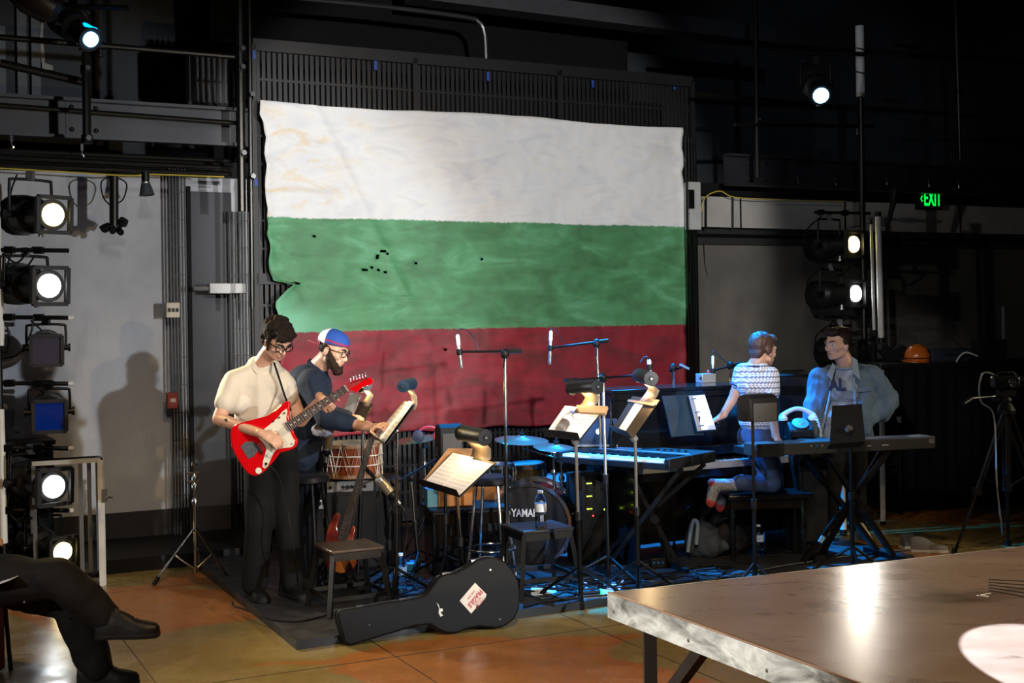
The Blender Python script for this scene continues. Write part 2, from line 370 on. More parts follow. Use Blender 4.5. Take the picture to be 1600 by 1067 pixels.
# ---------------------------------------------------------------- painted backdrop
def backdrop():
    L = [(404, 163), (402, 180), (409, 192), (413, 215), (409, 240), (413, 260), (411, 290), (415, 320), (417, 345), (416, 365), (420, 380), (418, 400), (420, 425), (424, 438), (440, 441), (452, 443.5), (456, 445), (446, 452), (436, 462), (428, 471), (428, 480), (432, 492), (430, 520), (436, 560), (431, 600), (436, 640), (433, 668)]
    R = [(1065, 203), (1061, 232), (1067, 250), (1061, 268), (1068, 300), (1071, 355), (1073, 380), (1070, 410), (1075, 440), (1073, 470), (1067, 500), (1066, 518), (1070, 545), (1068, 580), (1072, 610), (1066, 640)]
    L = [wuz(*p, .12) for p in L]; R = [wuz(*p, .12) for p in R]
    def edge(E, z):
        if z >= E[0][1]: return E[0][0]
        for (u0, z0), (u1, z1) in zip(E, E[1:]):
            if z1 <= z <= z0: return u0+(u1-u0)*(z0-z)/max(z0-z1, 1e-5)
        return E[-1][0]
    zs = []; z = 3.615
    while z > .80: zs.append(z); z -= .02 if not 1.9 < z < 2.2 else .006
    NX = 150; mb = MB(); m = MB(); rows = []
    for j, z in enumerate(zs):
        a, b = edge(L, z), edge(R, z); a += .012*noise.noise(V((7, z*9, 1))); b += .02*noise.noise(V((3, z*8, 2)))
        row = []
        for i in range(NX+1):
            s = i/NX; u = a+(b-a)*s
            h = .03*noise.noise(V((u*1.1, 0, z*1.3)))+.012*noise.noise(V((u*3-z*2.5, 5, z*3)))+.005*noise.noise(V((u*11, 9, z*9)))
            h += .018*math.exp(-((u+1.9+(z-3.6)*.5)/.05)**2)*(1 if z > 2 else .3)
            e = min(s, 1-s)*(b-a); h += .035*math.exp(-(e/.05)**2)*(.5+noise.noise(V((z*7, s*3, 0))))
            zz = z
            if j == 0: zz += .015*noise.noise(V((u*2, 0, 3)))-.012*math.sin(s*PI*3)
            if j > len(zs)-3: zz += .05*noise.noise(V((u*2.3, 0, 8)))
            row.append(W(u, .15+h, zz))
        rows.append(row)
    vs = [p for r in rows for p in r]; n = NX+1
    fs = [(j*n+i, j*n+i+1, (j+1)*n+i+1, (j+1)*n+i) for j in range(len(zs)-1) for i in range(NX)]
    # small holes and slits
    holes = [(600, 393, 8, 3), (590, 401, 9, 3), (604, 396, 4, 5), (570, 420, 5, 3), (582, 418, 6, 2), (593, 421, 4, 2), (603, 423, 4, 2), (462, 442, 14, 3), (492, 367, 4, 5), (649, 409, 3, 3), (755, 403, 5, 3), (697, 546, 5, 4)]
    hz = [(wuz(x, y, .15), rx/190, ry/190) for x, y, rx, ry in holes]
    keep = []
    for f in fs:
        c = (vs[f[0]]+vs[f[2]])/2; u = (c-OW).dot(U)
        if any(((u-h[0])/max(a*.7, .014))**2+((c.z-h[1])/.0105)**2 < 1 for h, a, b in hz): continue
        keep.append(f)
    m.add(vs, keep)
    t = NT('painted_canvas')
    geo = t.n('ShaderNodeNewGeometry').outputs['Position']; sp = t.n('ShaderNodeSeparateXYZ'); t.put(sp.inputs[0], geo)
    z = sp.outputs[2]; x = sp.outputs[0]
    def shift(sc, amp, sc2, amp2):
        a = t.math('MULTIPLY', t.math('SUBTRACT', t.noise(sc, 2, geo), .5), amp)
        b = t.math('MULTIPLY', t.math('SUBTRACT', t.noise(sc2, 5, geo), .5), amp2)
        return t.math('ADD', a, b)
    zz = t.math('ADD', z, shift(1.5, .03, 30, .03))
    st = t.n('ShaderNodeMapping'); t.put(st.inputs[0], geo); st.inputs[3].default_value = (1, 1, 2.6)
    stroke = t.noise(2.2, 5, st.outputs[0], .55, .8)
    fine = t.noise(9, 4, st.outputs[0], .6)
    wh = t.ramp(stroke, [(.3, C('#c9cbd0')), (.5, C('#dcdcda')), (.7, C('#d2d4d8'))])
    lft = t.ramp(x, [(0, 1.), (1, 0.)])
    # yellow stains near the left and right top of the white band
    mp = t.n('ShaderNodeMapRange'); t.put(mp.inputs[0], x); mp.inputs[1].default_value = -1.9; mp.inputs[2].default_value = -1.15; mp.inputs[3].default_value = 1; mp.inputs[4].default_value = .12
    stn = t.math('MULTIPLY', t.ramp(t.noise(2.4, 4, st.outputs[0], .6, 1.2), [(.50, 0.), (.68, .85)]), mp.outputs[0])
    wh = t.mix(stn, wh, C('#d9b877'))
    grn = t.ramp(stroke, [(.28, C('#3c6b45')), (.42, C('#447a50')), (.56, C('#4d8a5c')), (.72, C('#62a37a'))])
    grn = t.mix(t.ramp(fine, [(.5, 0.), (.8, .5)]), grn, C('#4a7440'))
    mp2 = t.n('ShaderNodeMapRange'); t.put(mp2.inputs[0], t.math('ADD', t.math('ADD', x, z), t.math('MULTIPLY', t.noise(2, 4, geo), .6))); mp2.inputs[1].default_value = .62; mp2.inputs[2].default_value = .25
    grn = t.mix(mp2.outputs[0], grn, C('#6fb493'))
    red = t.ramp(stroke, [(.3, C('#5c2224')), (.45, C('#731f27')), (.6, C('#8a1c2b')), (.75, C('#682428'))])
    red = t.mix(t.ramp(fine, [(.5, 0.), (.85, .4)]), red, C('#8a3032'))
    g1 = t.ramp(t.math('MULTIPLY', t.math('SUBTRACT', zz, 2.652), 80.), [(0, 0.), (1, 1.)])
    g2 = t.ramp(t.math('MULTIPLY', t.math('SUBTRACT', zz, 1.70), 80.), [(0, 0.), (1, 1.)])
    c = t.mix(g1, t.mix(g2, red, grn), wh)
    t.set(Base_Color=c, Roughness=.62); t.bump(fine, .25, .006)
    o = m.build('painted_backdrop', t.m, None, loc=W(0, .15, .8)); o['label'] = 'huge ragged white, green and red painted canvas backdrop'; o['category'] = 'backdrop'
    sd = o.modifiers.new('thick', 'SOLIDIFY'); sd.thickness = .003
backdrop()

# ---------------------------------------------------------------- folding gates
def folding_gate(px0, px1, py0, py1, off, n, label, z0=None):
    u0, zt_ = wuz(px0, py0, off); u1, _ = wuz(px1, py0, off); _, zb = wuz((px0+px1)/2, py1, off)
    zb = z0 if z0 is not None else zb
    g = thing('folding_gate', label, 'gate', W((u0+u1)/2, off, zb))
    for k in range(n):
        u = u0+(u1-u0)*k/(n-1); MB().beam(W(u, off, zb), W(u, off, zt_), .012, .022, N).build('gate_bar', black_metal, g)
    z = zb+.1
    while z < zt_: MB().beam(W(u0, off+.012, z), W(u1, off+.012, z), .012, .006).build('cross_link', black_metal, g); z += .22
folding_gate(264, 288, 262, 818, .12, 6, 'dark folding gate bars against grey wall, beside red box', .10)
folding_gate(358, 392, 330, 860, .12, 8, 'dark folding gate bars left of the bar grille', .10)
folding_gate(1072, 1086, 214, 640, .28, 4, 'dark folding gate at right edge of backdrop', .03)
# ---------------------------------------------------------------- pipes
pipe_m = mat('black_pipe', '#232220', .32, .7)
def pipe(p, q, r, label, clamps=(), group=None, m=pipe_m, name='steel_pipe'):
    g = thing(name, label, 'pipe', (p+q)/2 if abs(p.z-q.z) < 1 else (p if p.z < q.z else q), group)
    MB().tube([p, q], r, 10).build('pipe', m, g)
    for tt in clamps:
        c = p.lerp(q, tt); d = (q-p).normalized()
        cm = MB().tube([c-d*.03, c+d*.03], r*1.35, 10).build('clamp', black_metal, g)
        x, y, _ = basis(d); s = N if abs(d.z) > .5 else V((0, 0, -1))
        MB().lathe(c+s*r*1.1, s, [(.014, 0), (.014, .05), (.02, .05), (.02, .06)], 8).build('clamp_bolt', chrome, cm)
    return g
pipe(WP(374, -30, .6), WP(378, 330, .6), .032, 'thick upright black pipe left of the backdrop', (.3, .38, .75))
pipe(WP(389, -30, .55), WP(394, 480, .55), .02, 'thin upright black pipe beside thick one', (.35, .6))
pipe(WP(134, 60, .8), WP(136, 222, .8), .03, 'upright black pipe below the left blue spotlight', (.3, .97))
pipe(WP(0, 98, .6), WP(140, 130, .6), .03, 'lower black pipe at upper left, ending near upright pipe')
pipe(WP(-30, 55, .6), WP(366, 88, .6), .022, 'long black pipe crossing behind the left blue spotlight', (.45,))
pipe(WP(-10, 163, .5), WP(372, 192, .5), .018, 'black rail lying along top of the left steel beam')
for i, (y0, y1) in enumerate(((232, 251), (243, 262), (255, 272))):
    pipe(WP(-30, y0, .25+.1*i), WP(362, y1, .25+.1*i), .017, ('upper', 'middle', 'lowest')[i]+' of three black pipes below left steel beam')
pipe(WP(1180, -20, .7), WP(1184, 276, .7), .024, 'upright black pipe left of the right blue spotlight', (.7,))
pipe(WP(1148, 194, .7), WP(1364, 197, .7), .018, 'short horizontal pipe below the right blue spotlight', (.16, .88))
pipe(WP(1086, 146, .4), WP(1300, 165, .4), .02, 'dark gallery rail right of the grille')
pipe(WP(1066, 60, .3), WP(1500, 92, .3), .024, 'dark upper gallery rail at upper right')
pipe(WP(1492, -20, .4), WP(1500, 250, .4), .02, 'thin upright pipe at far upper right', (.6,))
pipe(WP(1400, 70, .3), WP(1434, 73, .3), .02, 'short dark pipe stub at upper right')
for px, py, lb in ((128, 236, 'under the left upright pipe of gallery'), (18, 222, 'at far left end of the left gallery beam'), (1248, 283, 'nearest the backdrop on right gallery beam'), (1306, 286, 'just left of the right boom pole'), (1386, 285, 'midway between right boom pole and exit sign'), (1452, 288, 'right above the exit sign'), (1498, 290, 'farthest right on the right gallery beam')):
    g = thing('chain_hook', 'small shiny hook '+lb, 'hook', WP(px, py, .42), 'hooks under the gallery beams')
    c = WP(px, py, .42)
    MB().box(c+V((0, 0, .03)), (.02, .01, .05), RW).build('plate', chrome, g)
    MB().tube([c+V((0, 0, .02)), c+V((0, 0, -.02)), c+U*.015+V((0, 0, -.035)), c+V((0, 0, -.05)), c-U*.015+V((0, 0, -.035))], .005, 6).build('hook', chrome, g)
# yellow cable
single(MB().tube(curve_pts([WP(-5, 262, .5), WP(100, 268, .5), WP(200, 274, .5), WP(240, 272, .5), WP(350, 276, .5)], 5), .006, 6), 'yellow_cable', mat('yellow_cable', '#b7a03a', .5), 'thin yellow cable strung above the grey left wall', 'cable')
single(MB().tube(curve_pts([WP(1096, 330, .3), WP(1102, 308, .3), WP(1125, 298, .3), WP(1150, 308, .3), WP(1230, 312, .3), WP(1320, 314, .3)], 5), .006, 6), 'yellow_cable', mat('yellow_cable', '#b7a03a', .5), 'thin yellow cable looped over right concrete header', 'cable')
single(MB().tube(curve_pts([WP(1100, 380, .05), WP(1101, 410, .006), WP(1105, 430, .006)], 4), .004, 6), 'dangling_wire', black_matt, 'short dark wire dangling on right wall beside backdrop', 'wire')
for px, lb in ((1103, 'beside the grey junction box'), (1145, 'farther from the junction box, under yellow cable')):
    single(MB().tube([WP(px, 300, .2), WP(px, 357, .2)], .01, 8), 'thin_conduit', pipe_m, 'thin upright conduit on concrete header '+lb, 'pipe', 'thin conduits on the concrete header')
# boxes on walls
def wbox(name, x0, y0, x1, y1, off, dep, m, label, cat, extra=None):
    u0, z0 = wuz(x0, y1, off+dep); u1, z1 = wuz(x1, y0, off+dep)
    g = thing(name, label, cat, W((u0+u1)/2, off, z0))
    wall_box(u0, u1, z0, z1, off, off+dep).build('housing', m, g, bevel=.006)
    wall_box(u0+.015, u1-.015, z0+.015, z1-.015, off+dep, off+dep+.004).build('cover', m, g)
    if extra: extra(g, u0, u1, z0, z1, off+dep)
    return g
def ex_sw(g, u0, u1, z0, z1, o):
    for k in (-1, 0, 1): MB().box(W((u0+u1)/2+k*.03, o+.01, (z0+z1)/2), (.018, .02, .03), RW).build('switch', black_plastic, g)
wbox('switch_box', 260, 472, 281, 496, .14, .06, mat('beige_box', '#b5ad98', .5), 'beige switch box mounted on folding gate', 'switch box', ex_sw)
wbox('pull_station', 262, 613, 278, 638, .14, .07, mat('red_box', '#9c4040', .5), 'red wall box below the beige switch box', 'alarm box', lambda g, u0, u1, z0, z1, o: wall_box(u0+.02, u1-.02, z0+.05, z0+.08, o, o+.01).build('handle', mat('box_label', '#d8d4c8', .6), g))
wbox('gate_motor', 328, 442, 384, 458, .16, .1, mat('pale_grey_box', '#a9aaa8', .5), 'pale grey motor box left of backdrop', 'motor box', lambda g, u0, u1, z0, z1, o: MB().tube([W(u0-.12, o-.05, (z0+z1)/2), W(u0, o-.05, (z0+z1)/2)], .02, 8).build('shaft', alu, g))
wbox('junction_box', 1079, 284, 1095, 358, .2, .1, mat('pale_grey_box', '#a9aaa8', .5), 'tall grey junction box right of the backdrop', 'junction box', lambda g, u0, u1, z0, z1, o: wall_box(u0-.03, u0+.03, z0+.2, z1-.08, o, o+.03).build('latch_plate', black_metal, g))
# exit sign
u0, z0 = wuz(1437, 326, .25); u1, z1 = wuz(1473, 295, .25)
g = thing('exit_sign', 'black exit sign with glowing green letters and arrow', 'exit sign', W((u0+u1)/2, .2, z0))
wall_box(u0, u1, z0, z1, .18, .25).build('housing', black_plastic, g, bevel=.005)
ex_m = mat('green_glow', (.0, .9, .06), .5, emit=1.6, var=0.)
lettering('EXIT', W((u0+u1)/2+.015, .256, (z0+z1)/2), U, V((0, 0, 1)), .235, ex_m, g, 'exit_letters', .003, .52, 'glowing green EXIT lettering')
uu = u0+.015; zz_ = (z0+z1)/2
MB().tube([W(uu+.02, .256, zz_+.03), W(uu, .256, zz_), W(uu+.02, .256, zz_-.03)], .005, 6).build('arrow', ex_m, g, label='glowing green arrow')
u, z = wuz(1455, 293, .2); MB().tube([W(u, .2, z), W(u, .2, z+.12)], .01, 8).build('hanger', black_metal, g)
# hanging pipe with connector cluster, and small hanging flood
c = WP(178, 275, .45); d = WP(178, 352, .45)
g = thing('hanging_pipe_socket', 'stubby black pipe with connector cluster hanging over grey wall', 'pipe fitting', d)
MB().tube([c, d], .034, 12).build('drop_pipe', pipe_m, g)
m_ = MB(); random.seed(3)
for k in range(9):
    a = k*.7; m_.lathe(d+V((.045*math.cos(a), .045*math.sin(a), .05-.01*k)), V((math.cos(a), math.sin(a), -.6)), [(.02, 0), (.026, .02), (.024, .06), (.014, .06)], 8)
m_.build('connector_cluster', black_plastic, g)
MB().tube(curve_pts([c+V((0, 0, 0)), c+U*.09+V((0, 0, -.05)), c+U*.07+V((0, 0, -.16)), c+U*.03+V((0, 0, -.2))], 5), .006, 6).build('cable', black_plastic, g)
MB().tube(curve_pts([c+V((0, 0, 0)), c-U*.09+V((0, 0, -.04)), c-U*.08+V((0, 0, -.16)), c-U*.03+V((0, 0, -.22))], 5), .006, 6).build('cable', black_plastic, g)
c = WP(227, 268, .5)
g = thing('hanging_flood', 'small black hanging lamp with white rim, near pipe fitting', 'lamp', c-V((0, 0, .18)))
MB().tube([c, c-V((0, 0, .09))], .03, 12).build('stem', black_metal, g)
MB().lathe(c-V((0, 0, .08)), V((.1, 0, -1)), [(.03, 0), (.04, .03), (.055, .09), (.058, .10), (.05, .09), (.02, .05)], 20).build('shade', mat('lamp_shade_grey', '#55585c', .35, .6), g)
MB().lathe(c-V((0, 0, .078)), V((.1, 0, -1)), [(.034, 0), (.034, .01)], 16).build('collar', alu, g)
# ---------------------------------------------------------------- stage riser
A = flo(463, 1001, .05); B = flo(1420, 868, .05); dl = (flo(342, 905, .05)-A); 
Bq = A+(B-A).normalized()*4.6; L0 = A+dl.normalized()*3.3; R0 = Bq+(L0-A)
t = NT('stage_deck'); c = t.ramp(t.noise(3, 5), [(.3, C('#1b1c1f')), (.7, C('#2a2b2f'))])
t.set(Base_Color=c, Roughness=t.ramp(t.noise(8, 4), [(.3, .35), (.7, .6)])); t.bump(t.noise(40, 3), .2, .004)
rs = thing('stage_riser', 'low black stage platform under the band', 'stage', A*1)
nx, ny = 4, 3
for i in range(nx):
    for j in range(ny):
        def q(s, r): 
            p = A+(Bq-A)*s+(L0-A)*r; return V((p.x, p.y, 0))
        e = .0012; cs = [q((i+e)/nx, (j+e)/ny), q((i+1-e)/nx, (j+e)/ny), q((i+1-e)/nx, (j+1-e)/ny), q((i+e)/nx, (j+1-e)/ny)]
        MB().prism([c_+V((0, 0, .001)) for c_ in cs], (0, 0, .049)).build('deck_panel', t.m, rs)
ST = .05
# ================================================================ LIGHTING FIXTURES
lens_y = mat('lens_amber', (1, .78, .28), .3, emit=14, var=0.)
lens_w = mat('lens_white', (.93, .97, 1), .3, emit=20, var=0.)
lens_b = mat('lens_blue', (.25, .62, 1), .3, emit=9, var=0.)
lens_off = mat('lens_off', '#23202b', .08, .2, coat=.8)
gel_blue = mat('gel_blue', '#0b2f8a', .12, .3, coat=.8)
gel_mauve = mat('gel_mauve', '#4a4654', .12, .3, coat=.8)
fix_m = mat('fixture_black', '#232323', .42, .4, bump=.15)
def fixture(c, d, top, lens, label, s=1., gel=None, square=True, group=None, rl=.062):
    """ellipsoidal stage lamp: c = lens centre, d = where it points, top = clamp on its pipe"""
    c = V(c); d = V(d).normalized(); x, y, _ = basis(d); top = V(top)
    g = thing('stage_spotlight', label, 'stage light', top, group)
    R = Matrix((x, y, d)).transposed()
    MB().lathe(c-d*.36*s, d, [(.05*s, -.08*s), (.085*s, -.05*s), (.105*s, 0), (.115*s, .05*s), (.105*s, .13*s), (.078*s, .16*s), (.078*s, .33*s), (.088*s, .335*s), (.088*s, .352*s), (.066*s, .352*s), (.06*s, .30*s)], 24).build('barrel', fix_m, g)
    m = MB()
    for k in range(5): m.lathe(c-d*(.44-.025*k)*s, d, [(.09*s, 0), (.118*s, .004), (.118*s, .01), (.09*s, .012)], 18)
    m.build('cooling_fins', fix_m, g, 'stuff')
    if square:
        h = .098*s; m = MB()
        for a, b in (((-h, -h), (h, -h)), ((h, -h), (h, h)), ((h, h), (-h, h)), ((-h, h), (-h, -h))):
            m.beam(c+x*a[0]+y*a[1]+d*.005, c+x*b[0]+y*b[1]+d*.005, .022*s, .03*s, d)
        fr = m.build('gel_frame', fix_m, g)
        if gel: MB().box(c+d*.002, (2*h-.02, 2*h-.02, .002), R).build('gel_sheet', gel, fr)
    if not gel: MB().lathe(c, d, [(rl*s, -.02), (rl*s, .0), (rl*.8*s, .008), (rl*.4*s, .014), (.002, .016)], 28).build('lens', lens, g)
    piv = c-d*.26*s; side = x if abs(x.z) < .5 else y
    side = V((side.x, side.y, 0)).normalized()
    rr = .125*s; h = top.z-.05
    MB().tube(curve_pts([piv+side*rr, V((piv.x, piv.y, h-.03))+side*rr, V((piv.x, piv.y, h))+side*rr*.8, V((piv.x, piv.y, h))-side*rr*.8, V((piv.x, piv.y, h-.03))-side*rr, piv-side*rr], 4), .009*s, 8).build('yoke', black_metal, g)
    for k in (-1, 1): MB().lathe(piv+side*rr*k*.8, side*k, [(.02*s, 0), (.02*s, .04*s), (.028*s, .04*s), (.028*s, .055*s)], 10).build('tilt_knob', black_metal, g)
    MB().box(V((piv.x, piv.y, h+.03)), (.05, .05, .07)).build('clamp', alu if s > 1.1 else black_metal, g)
    t1 = c-d*.44*s; MB().tube(curve_pts([t1, t1-d*.1+V((0, 0, -.08)), V((piv.x, piv.y, h-.1))-d*.3, V((piv.x, piv.y, h+.03))-side*.1], 6), .007, 6).build('power_cable', black_plastic, g)
    MB().lathe(c-d*.15*s+V((0, 0, -.085*s)), V((0, 0, -1)), [(.012, 0), (.012, .03), (.018, .03), (.018, .05)], 8).build('shutter_knob', alu, g)
    return g
def arm(px0, py0, px1, py1, d0, d1, label, tip=True, r=.016, group=None):
    p, q = at(px0, py0, d0), at(px1, py1, d1); g = thing('cross_pipe', label, 'pipe', p, group)
    MB().tube([p, q], r, 10).build('arm_pipe', black_metal, g)
    dd = (q-p).normalized()
    if tip: MB().tube([q-dd*.005, q+dd*.03], r*1.08, 10).build('end_cap', white_paint, g, label='white tape end cap')
    for k in (.12, .55): MB().box(p.lerp(q, k), (.06, .06, .05)).build('clamp', black_metal, g)
    return g
DT = 8.9
pole_x = at(2, 600, DT)
g = thing('boom_pole', 'upright pole with pale sleeves at far left edge', 'pole', flo(2, 600, .1) if 0 else V((pole_x.x, DT, 0)))
b0 = V((pole_x.x, DT, 0)); 
MB().tube([b0, b0+V((-.03, 0, 3.0))], .024, 12).build('pole', black_metal, g)
MB().lathe(b0, V((0, 0, 1)), [(.25, 0), (.25, .02), (.05, .03), (.04, .08)], 24).build('base_plate', black_metal, g)
MB().tube([b0+V((0, 0, 1.65)), b0+V((-.02, 0, 2.75))], .028, 12).build('sleeve', white_paint, g)
MB().tube([b0+V((0, 0, .25)), b0+V((-.01, 0, 1.2))], .028, 12).build('sleeve', white_paint, g)
dl_ = V((.74, -.66, -.06))
tower = [((84, 335), lens_y, None, 268, 'lit amber stage lamp, topmost on the left boom', 1.25), ((78, 446), lens_w, None, 388, 'lit white stage lamp below the amber one, left boom', 1.3),
         ((73, 547), lens_off, gel_mauve, 496, 'unlit stage lamp with mauve-grey gel in square frame', 1.05), ((78, 650), lens_off, gel_blue, 598, 'unlit stage lamp with shiny blue gel in square frame', 1.1),
         ((85, 760), lens_w, None, 698, 'lit white stage lamp inside the white-framed cart', 1.25), ((99, 862), lens_y, None, 797, 'lit amber stage lamp just above seated person\'s knee', 1.05)]
for i, ((x, y), ln, gel, yt, lab, s) in enumerate(tower):
    c = at(x, y, DT-.15); piv = c-dl_.normalized()*.26*s; zt_ = at(60, yt, DT).z
    dd = dl_ if gel is None else V((.35, -.92, -.05))
    fixture(c, dd, (piv.x, piv.y, zt_), ln, lab, s, gel)
for i, (y, x1) in enumerate(((390, 108), (495, 108), (598, 108), (699, 108), (796, 108))):
    arm(2, y, x1, y+1, DT, DT+.12, ('first', 'second', 'third', 'fourth', 'lowest')[i]+' black lamp arm from the top of the left boom', i > 0)
for i, cp in enumerate([[(4, 395), (25, 410), (42, 395), (52, 385)], [(4, 440), (20, 448), (40, 420), (55, 398)], [(4, 500), (14, 520), (10, 550), (2, 545)], [(4, 560), (30, 552), (48, 520), (52, 495)], [(4, 625), (20, 640), (18, 670), (30, 675)], [(4, 690), (20, 720), (16, 760), (8, 800)], [(8, 795), (30, 815), (40, 800), (60, 770)]]):
    single(MB().tube(curve_pts([at(x, y, DT+.03) for x, y in cp], 6), .007, 6), 'lamp_cable', black_plastic, 'black cable loop on left boom '+('beside amber lamp', 'above the lit white lamp', 'beside pole above mauve-gel lamp', 'behind the mauve-gel lamp', 'behind the blue-gel lamp', 'beside cart top', 'above the lowest lamp')[i], 'cable', 'cables looping around the left boom')
# right tower
DR = 12.1
b0 = at(1352, 600, DR); b0.z = 0
g = thing('boom_pole', 'tall upright pole with white top sleeve, right of backdrop', 'pole', b0)
tp_ = at(1343, 40, DR)
MB().tube([b0, tp_], .03, 12).build('pole', pipe_m, g)
MB().tube([tp_.lerp(b0, .15), tp_], .042, 12).build('sleeve', white_paint, g, label='white sleeve')
MB().lathe(b0, V((0, 0, 1)), [(.28, 0), (.28, .02), (.05, .03), (.05, .1)], 24).build('base_plate', black_metal, g)
for y in (75, 112): 
    p = at(1343, y, DR-.03); MB().tube([p+V((-.045, -.03, 0)), p+V((.045, -.03, -.02))], .006, 6).build('band', black_plastic, g)
for (x, y), ln, yt, lab in (((1335, 381), lens_y, 333, 'lit amber stage lamp on right boom'), ((1338, 458), lens_w, 412, 'lit white stage lamp on right boom below the amber one'), ((1352, 550), lens_off, 500, 'unlit stage lamp on right boom behind jacketed man\'s head')):
    c = at(x, y, DR-.2); d_ = V((.55, -.83, .0)).normalized(); piv = c-d_*.26*1.2; fixture(c, d_, (piv.x, piv.y, at(x, yt, DR).z), ln, lab, 1.2, rl=.063)
for i, y in enumerate((331, 408, 494, 545)):
    arm(1272, y, 1360, y+2, DR-.05, DR+.02, ('highest', 'second', 'third', 'lowest')[i]+' black lamp arm on the right boom', False, .014)
for i, cp in enumerate([[(1330, 415), (1310, 430), (1300, 400), (1330, 395)], [(1350, 470), (1366, 500), (1330, 520), (1300, 500)], [(1356, 500), (1385, 540), (1380, 548), (1358, 545)], [(1350, 560), (1372, 590), (1380, 560), (1365, 540)]]):
    single(MB().tube(curve_pts([at(x, y, DR+.04) for x, y in cp], 6), .009, 6), 'lamp_cable', black_plastic, 'black cable loop on right boom '+('between its two lit lamps', 'just below the lit white lamp', 'right of the unlit lamp', 'lowest, below the unlit lamp')[i], 'cable', 'cables looping around the right boom')
spot('lamp_beam', at(1338, 458, DR-.26), (1.0, 3.2, .7), 55, (.93, .97, 1), .06, 40, .6)
spot('lamp_beam_amber', at(1335, 381, DR-.26), (.6, 3.0, .3), 14, (1, .75, .3), .06, 40, .6)
spot('lamp_beam', at(84, 446, DT-.25), (2.2, 5.0, .2), 220, (.95, .97, 1), .07, 60, .6)
spot('lamp_beam_amber', at(88, 335, DT-.25), (1.0, 4.6, .0), 260, (1, .72, .2), .07, 60, .6)
def tube_thing(p, q, r, m, label, name='white_tube', cat='tube'):
    g = thing(name, label, cat, p if p.z < q.z else q)
    MB().tube([p, q], r, 16).build('tube', m, g); dd = (q-p).normalized()
    MB().tube([p-dd*.015, p+dd*.03], r*1.1, 16).build('end_cap', black_metal, g); MB().tube([q-dd*.03, q+dd*.015], r*1.1, 16).build('end_cap', black_metal, g)
tube_thing(at(1372, 333, DR-.3), at(1377, 532, DR-.3), .028, white_paint, 'long white tube leaning on the right boom')
tube_thing(at(1361, 345, DR-.3), at(1366, 520, DR-.3), .013, white_paint, 'thin white tube beside the long white tube')
tube_thing(at(1377, 572, 10.6), at(1380, 819, 10.6), .022, white_paint, 'pale upright tube behind the jacketed man')
tube_thing(at(1313, 700, 10.2), at(1318, 833, 10.1), .026, white_paint, 'pale upright tube seen under the long keyboard')
single(MB().tube([at(1398, 295, 12.3), at(1396, 315, 12.3), at(1384, 365, 12.3)], [.05, .03, .012], 10), 'hanging_mic', black_plastic, 'thin black hanging microphone rod left of exit sign', 'microphone')
# the two blue lamps up high
cl_ = at(143, 62, 8.7); fixture(cl_, (.66, -.55, -.5), cl_+V((-.12, .15, .30)), lens_b, 'blue glowing spotlight high at upper left', 1.0, square=False, rl=.052)
cr_ = at(1283, 149, 10.6); fixture(cr_, (-.05, -.9, -.45), cr_+V((0, .22, .36)), lens_b, 'blue glowing spotlight high at upper right', 1.0, square=False, rl=.066)
pipe(at(60, 8, 8.85), at(200, 12, 8.85), .02, 'short pipe carrying the left blue spotlight')
pipe(at(1200, 80, 10.8), at(1420, 86, 10.8), .02, 'dark pipe carrying the right blue spotlight')
m_ = MB(); m_.beam(at(1180, 5, 10.8), at(1180, 5, 10.8)+V((.3, 0, .1)), .2); 
single(MB().lathe(at(90, 18, 8.6), V((-.5, -.4, .3)), [(.08, 0), (.12, .05), (.13, .2), (.1, .3), (.06, .34)], 16), 'unlit_spotlight', fix_m, 'dark unlit lamp head above the left blue spotlight', 'stage light')

# ================================================================ STANDS
def legs3(g, c, top, r, lr=.009, ang=.3, m=black_metal, n=3, feet=True, name='leg'):
    for k in range(n):
        a = ang+2*PI*k/n; e = c+V((math.cos(a)*r, math.sin(a)*r, .012))
        o = MB().tube([V((c.x, c.y, c.z+top)), e], lr, 8).build(name, m, g)
        if feet: MB().tube([e-V((0, 0, .01)), e+(V((c.x, c.y, c.z+top))-e)*.09], lr*1.5, 8).build('rubber_foot', black_plastic, o)
def mic_stand(foot, ztop, label, boom=None, r=.3, h=.16, ang=.4, pr=.010, m=black_metal, round_base=False, top=None, lower=.5, m2=None):
    """foot: world floor point; boom: (tip world, tail world)"""
    foot = V(foot); top = V(top) if top else V((foot.x, foot.y, ztop))
    g = thing('microphone_stand', label, 'microphone stand', foot)
    if round_base: MB().lathe(foot, V((0, 0, 1)), [(.13, 0), (.13, .015), (.12, .022), (.02, .03), (.02, .05)], 24).build('round_base', m, g)
    else: legs3(g, foot, h, r, ang=ang)
    mid = foot.lerp(top, lower)
    MB().tube([foot+V((0, 0, .02)), mid], pr*1.35, 10).build('lower_pole', m, g)
    MB().tube([mid, top], pr, 10).build('upper_pole', m2 or chrome, g)
    MB().tube([mid-V((0, 0, .03)), mid+V((0, 0, .03))], pr*2, 10).build('height_clutch', black_plastic, g)
    if boom:
        tip, tail = V(boom[0]), V(boom[1]); b = MB().tube([tail, tip], .008, 8).build('boom', black_metal, g)
        d = (tip-tail).normalized(); MB().tube([tail-d*.01, tail+d*.09], .014, 8).build('counterweight', black_plastic, b)
        MB().ball(top, (.028, .028, .034)).build('boom_clutch', black_plastic, g)
        k = top+V((0, -.03, -.02)); MB().tube([k, k+V((-.01, -.02, -.07))], .006, 6).build('wing_nut', black_metal, g)
    return g
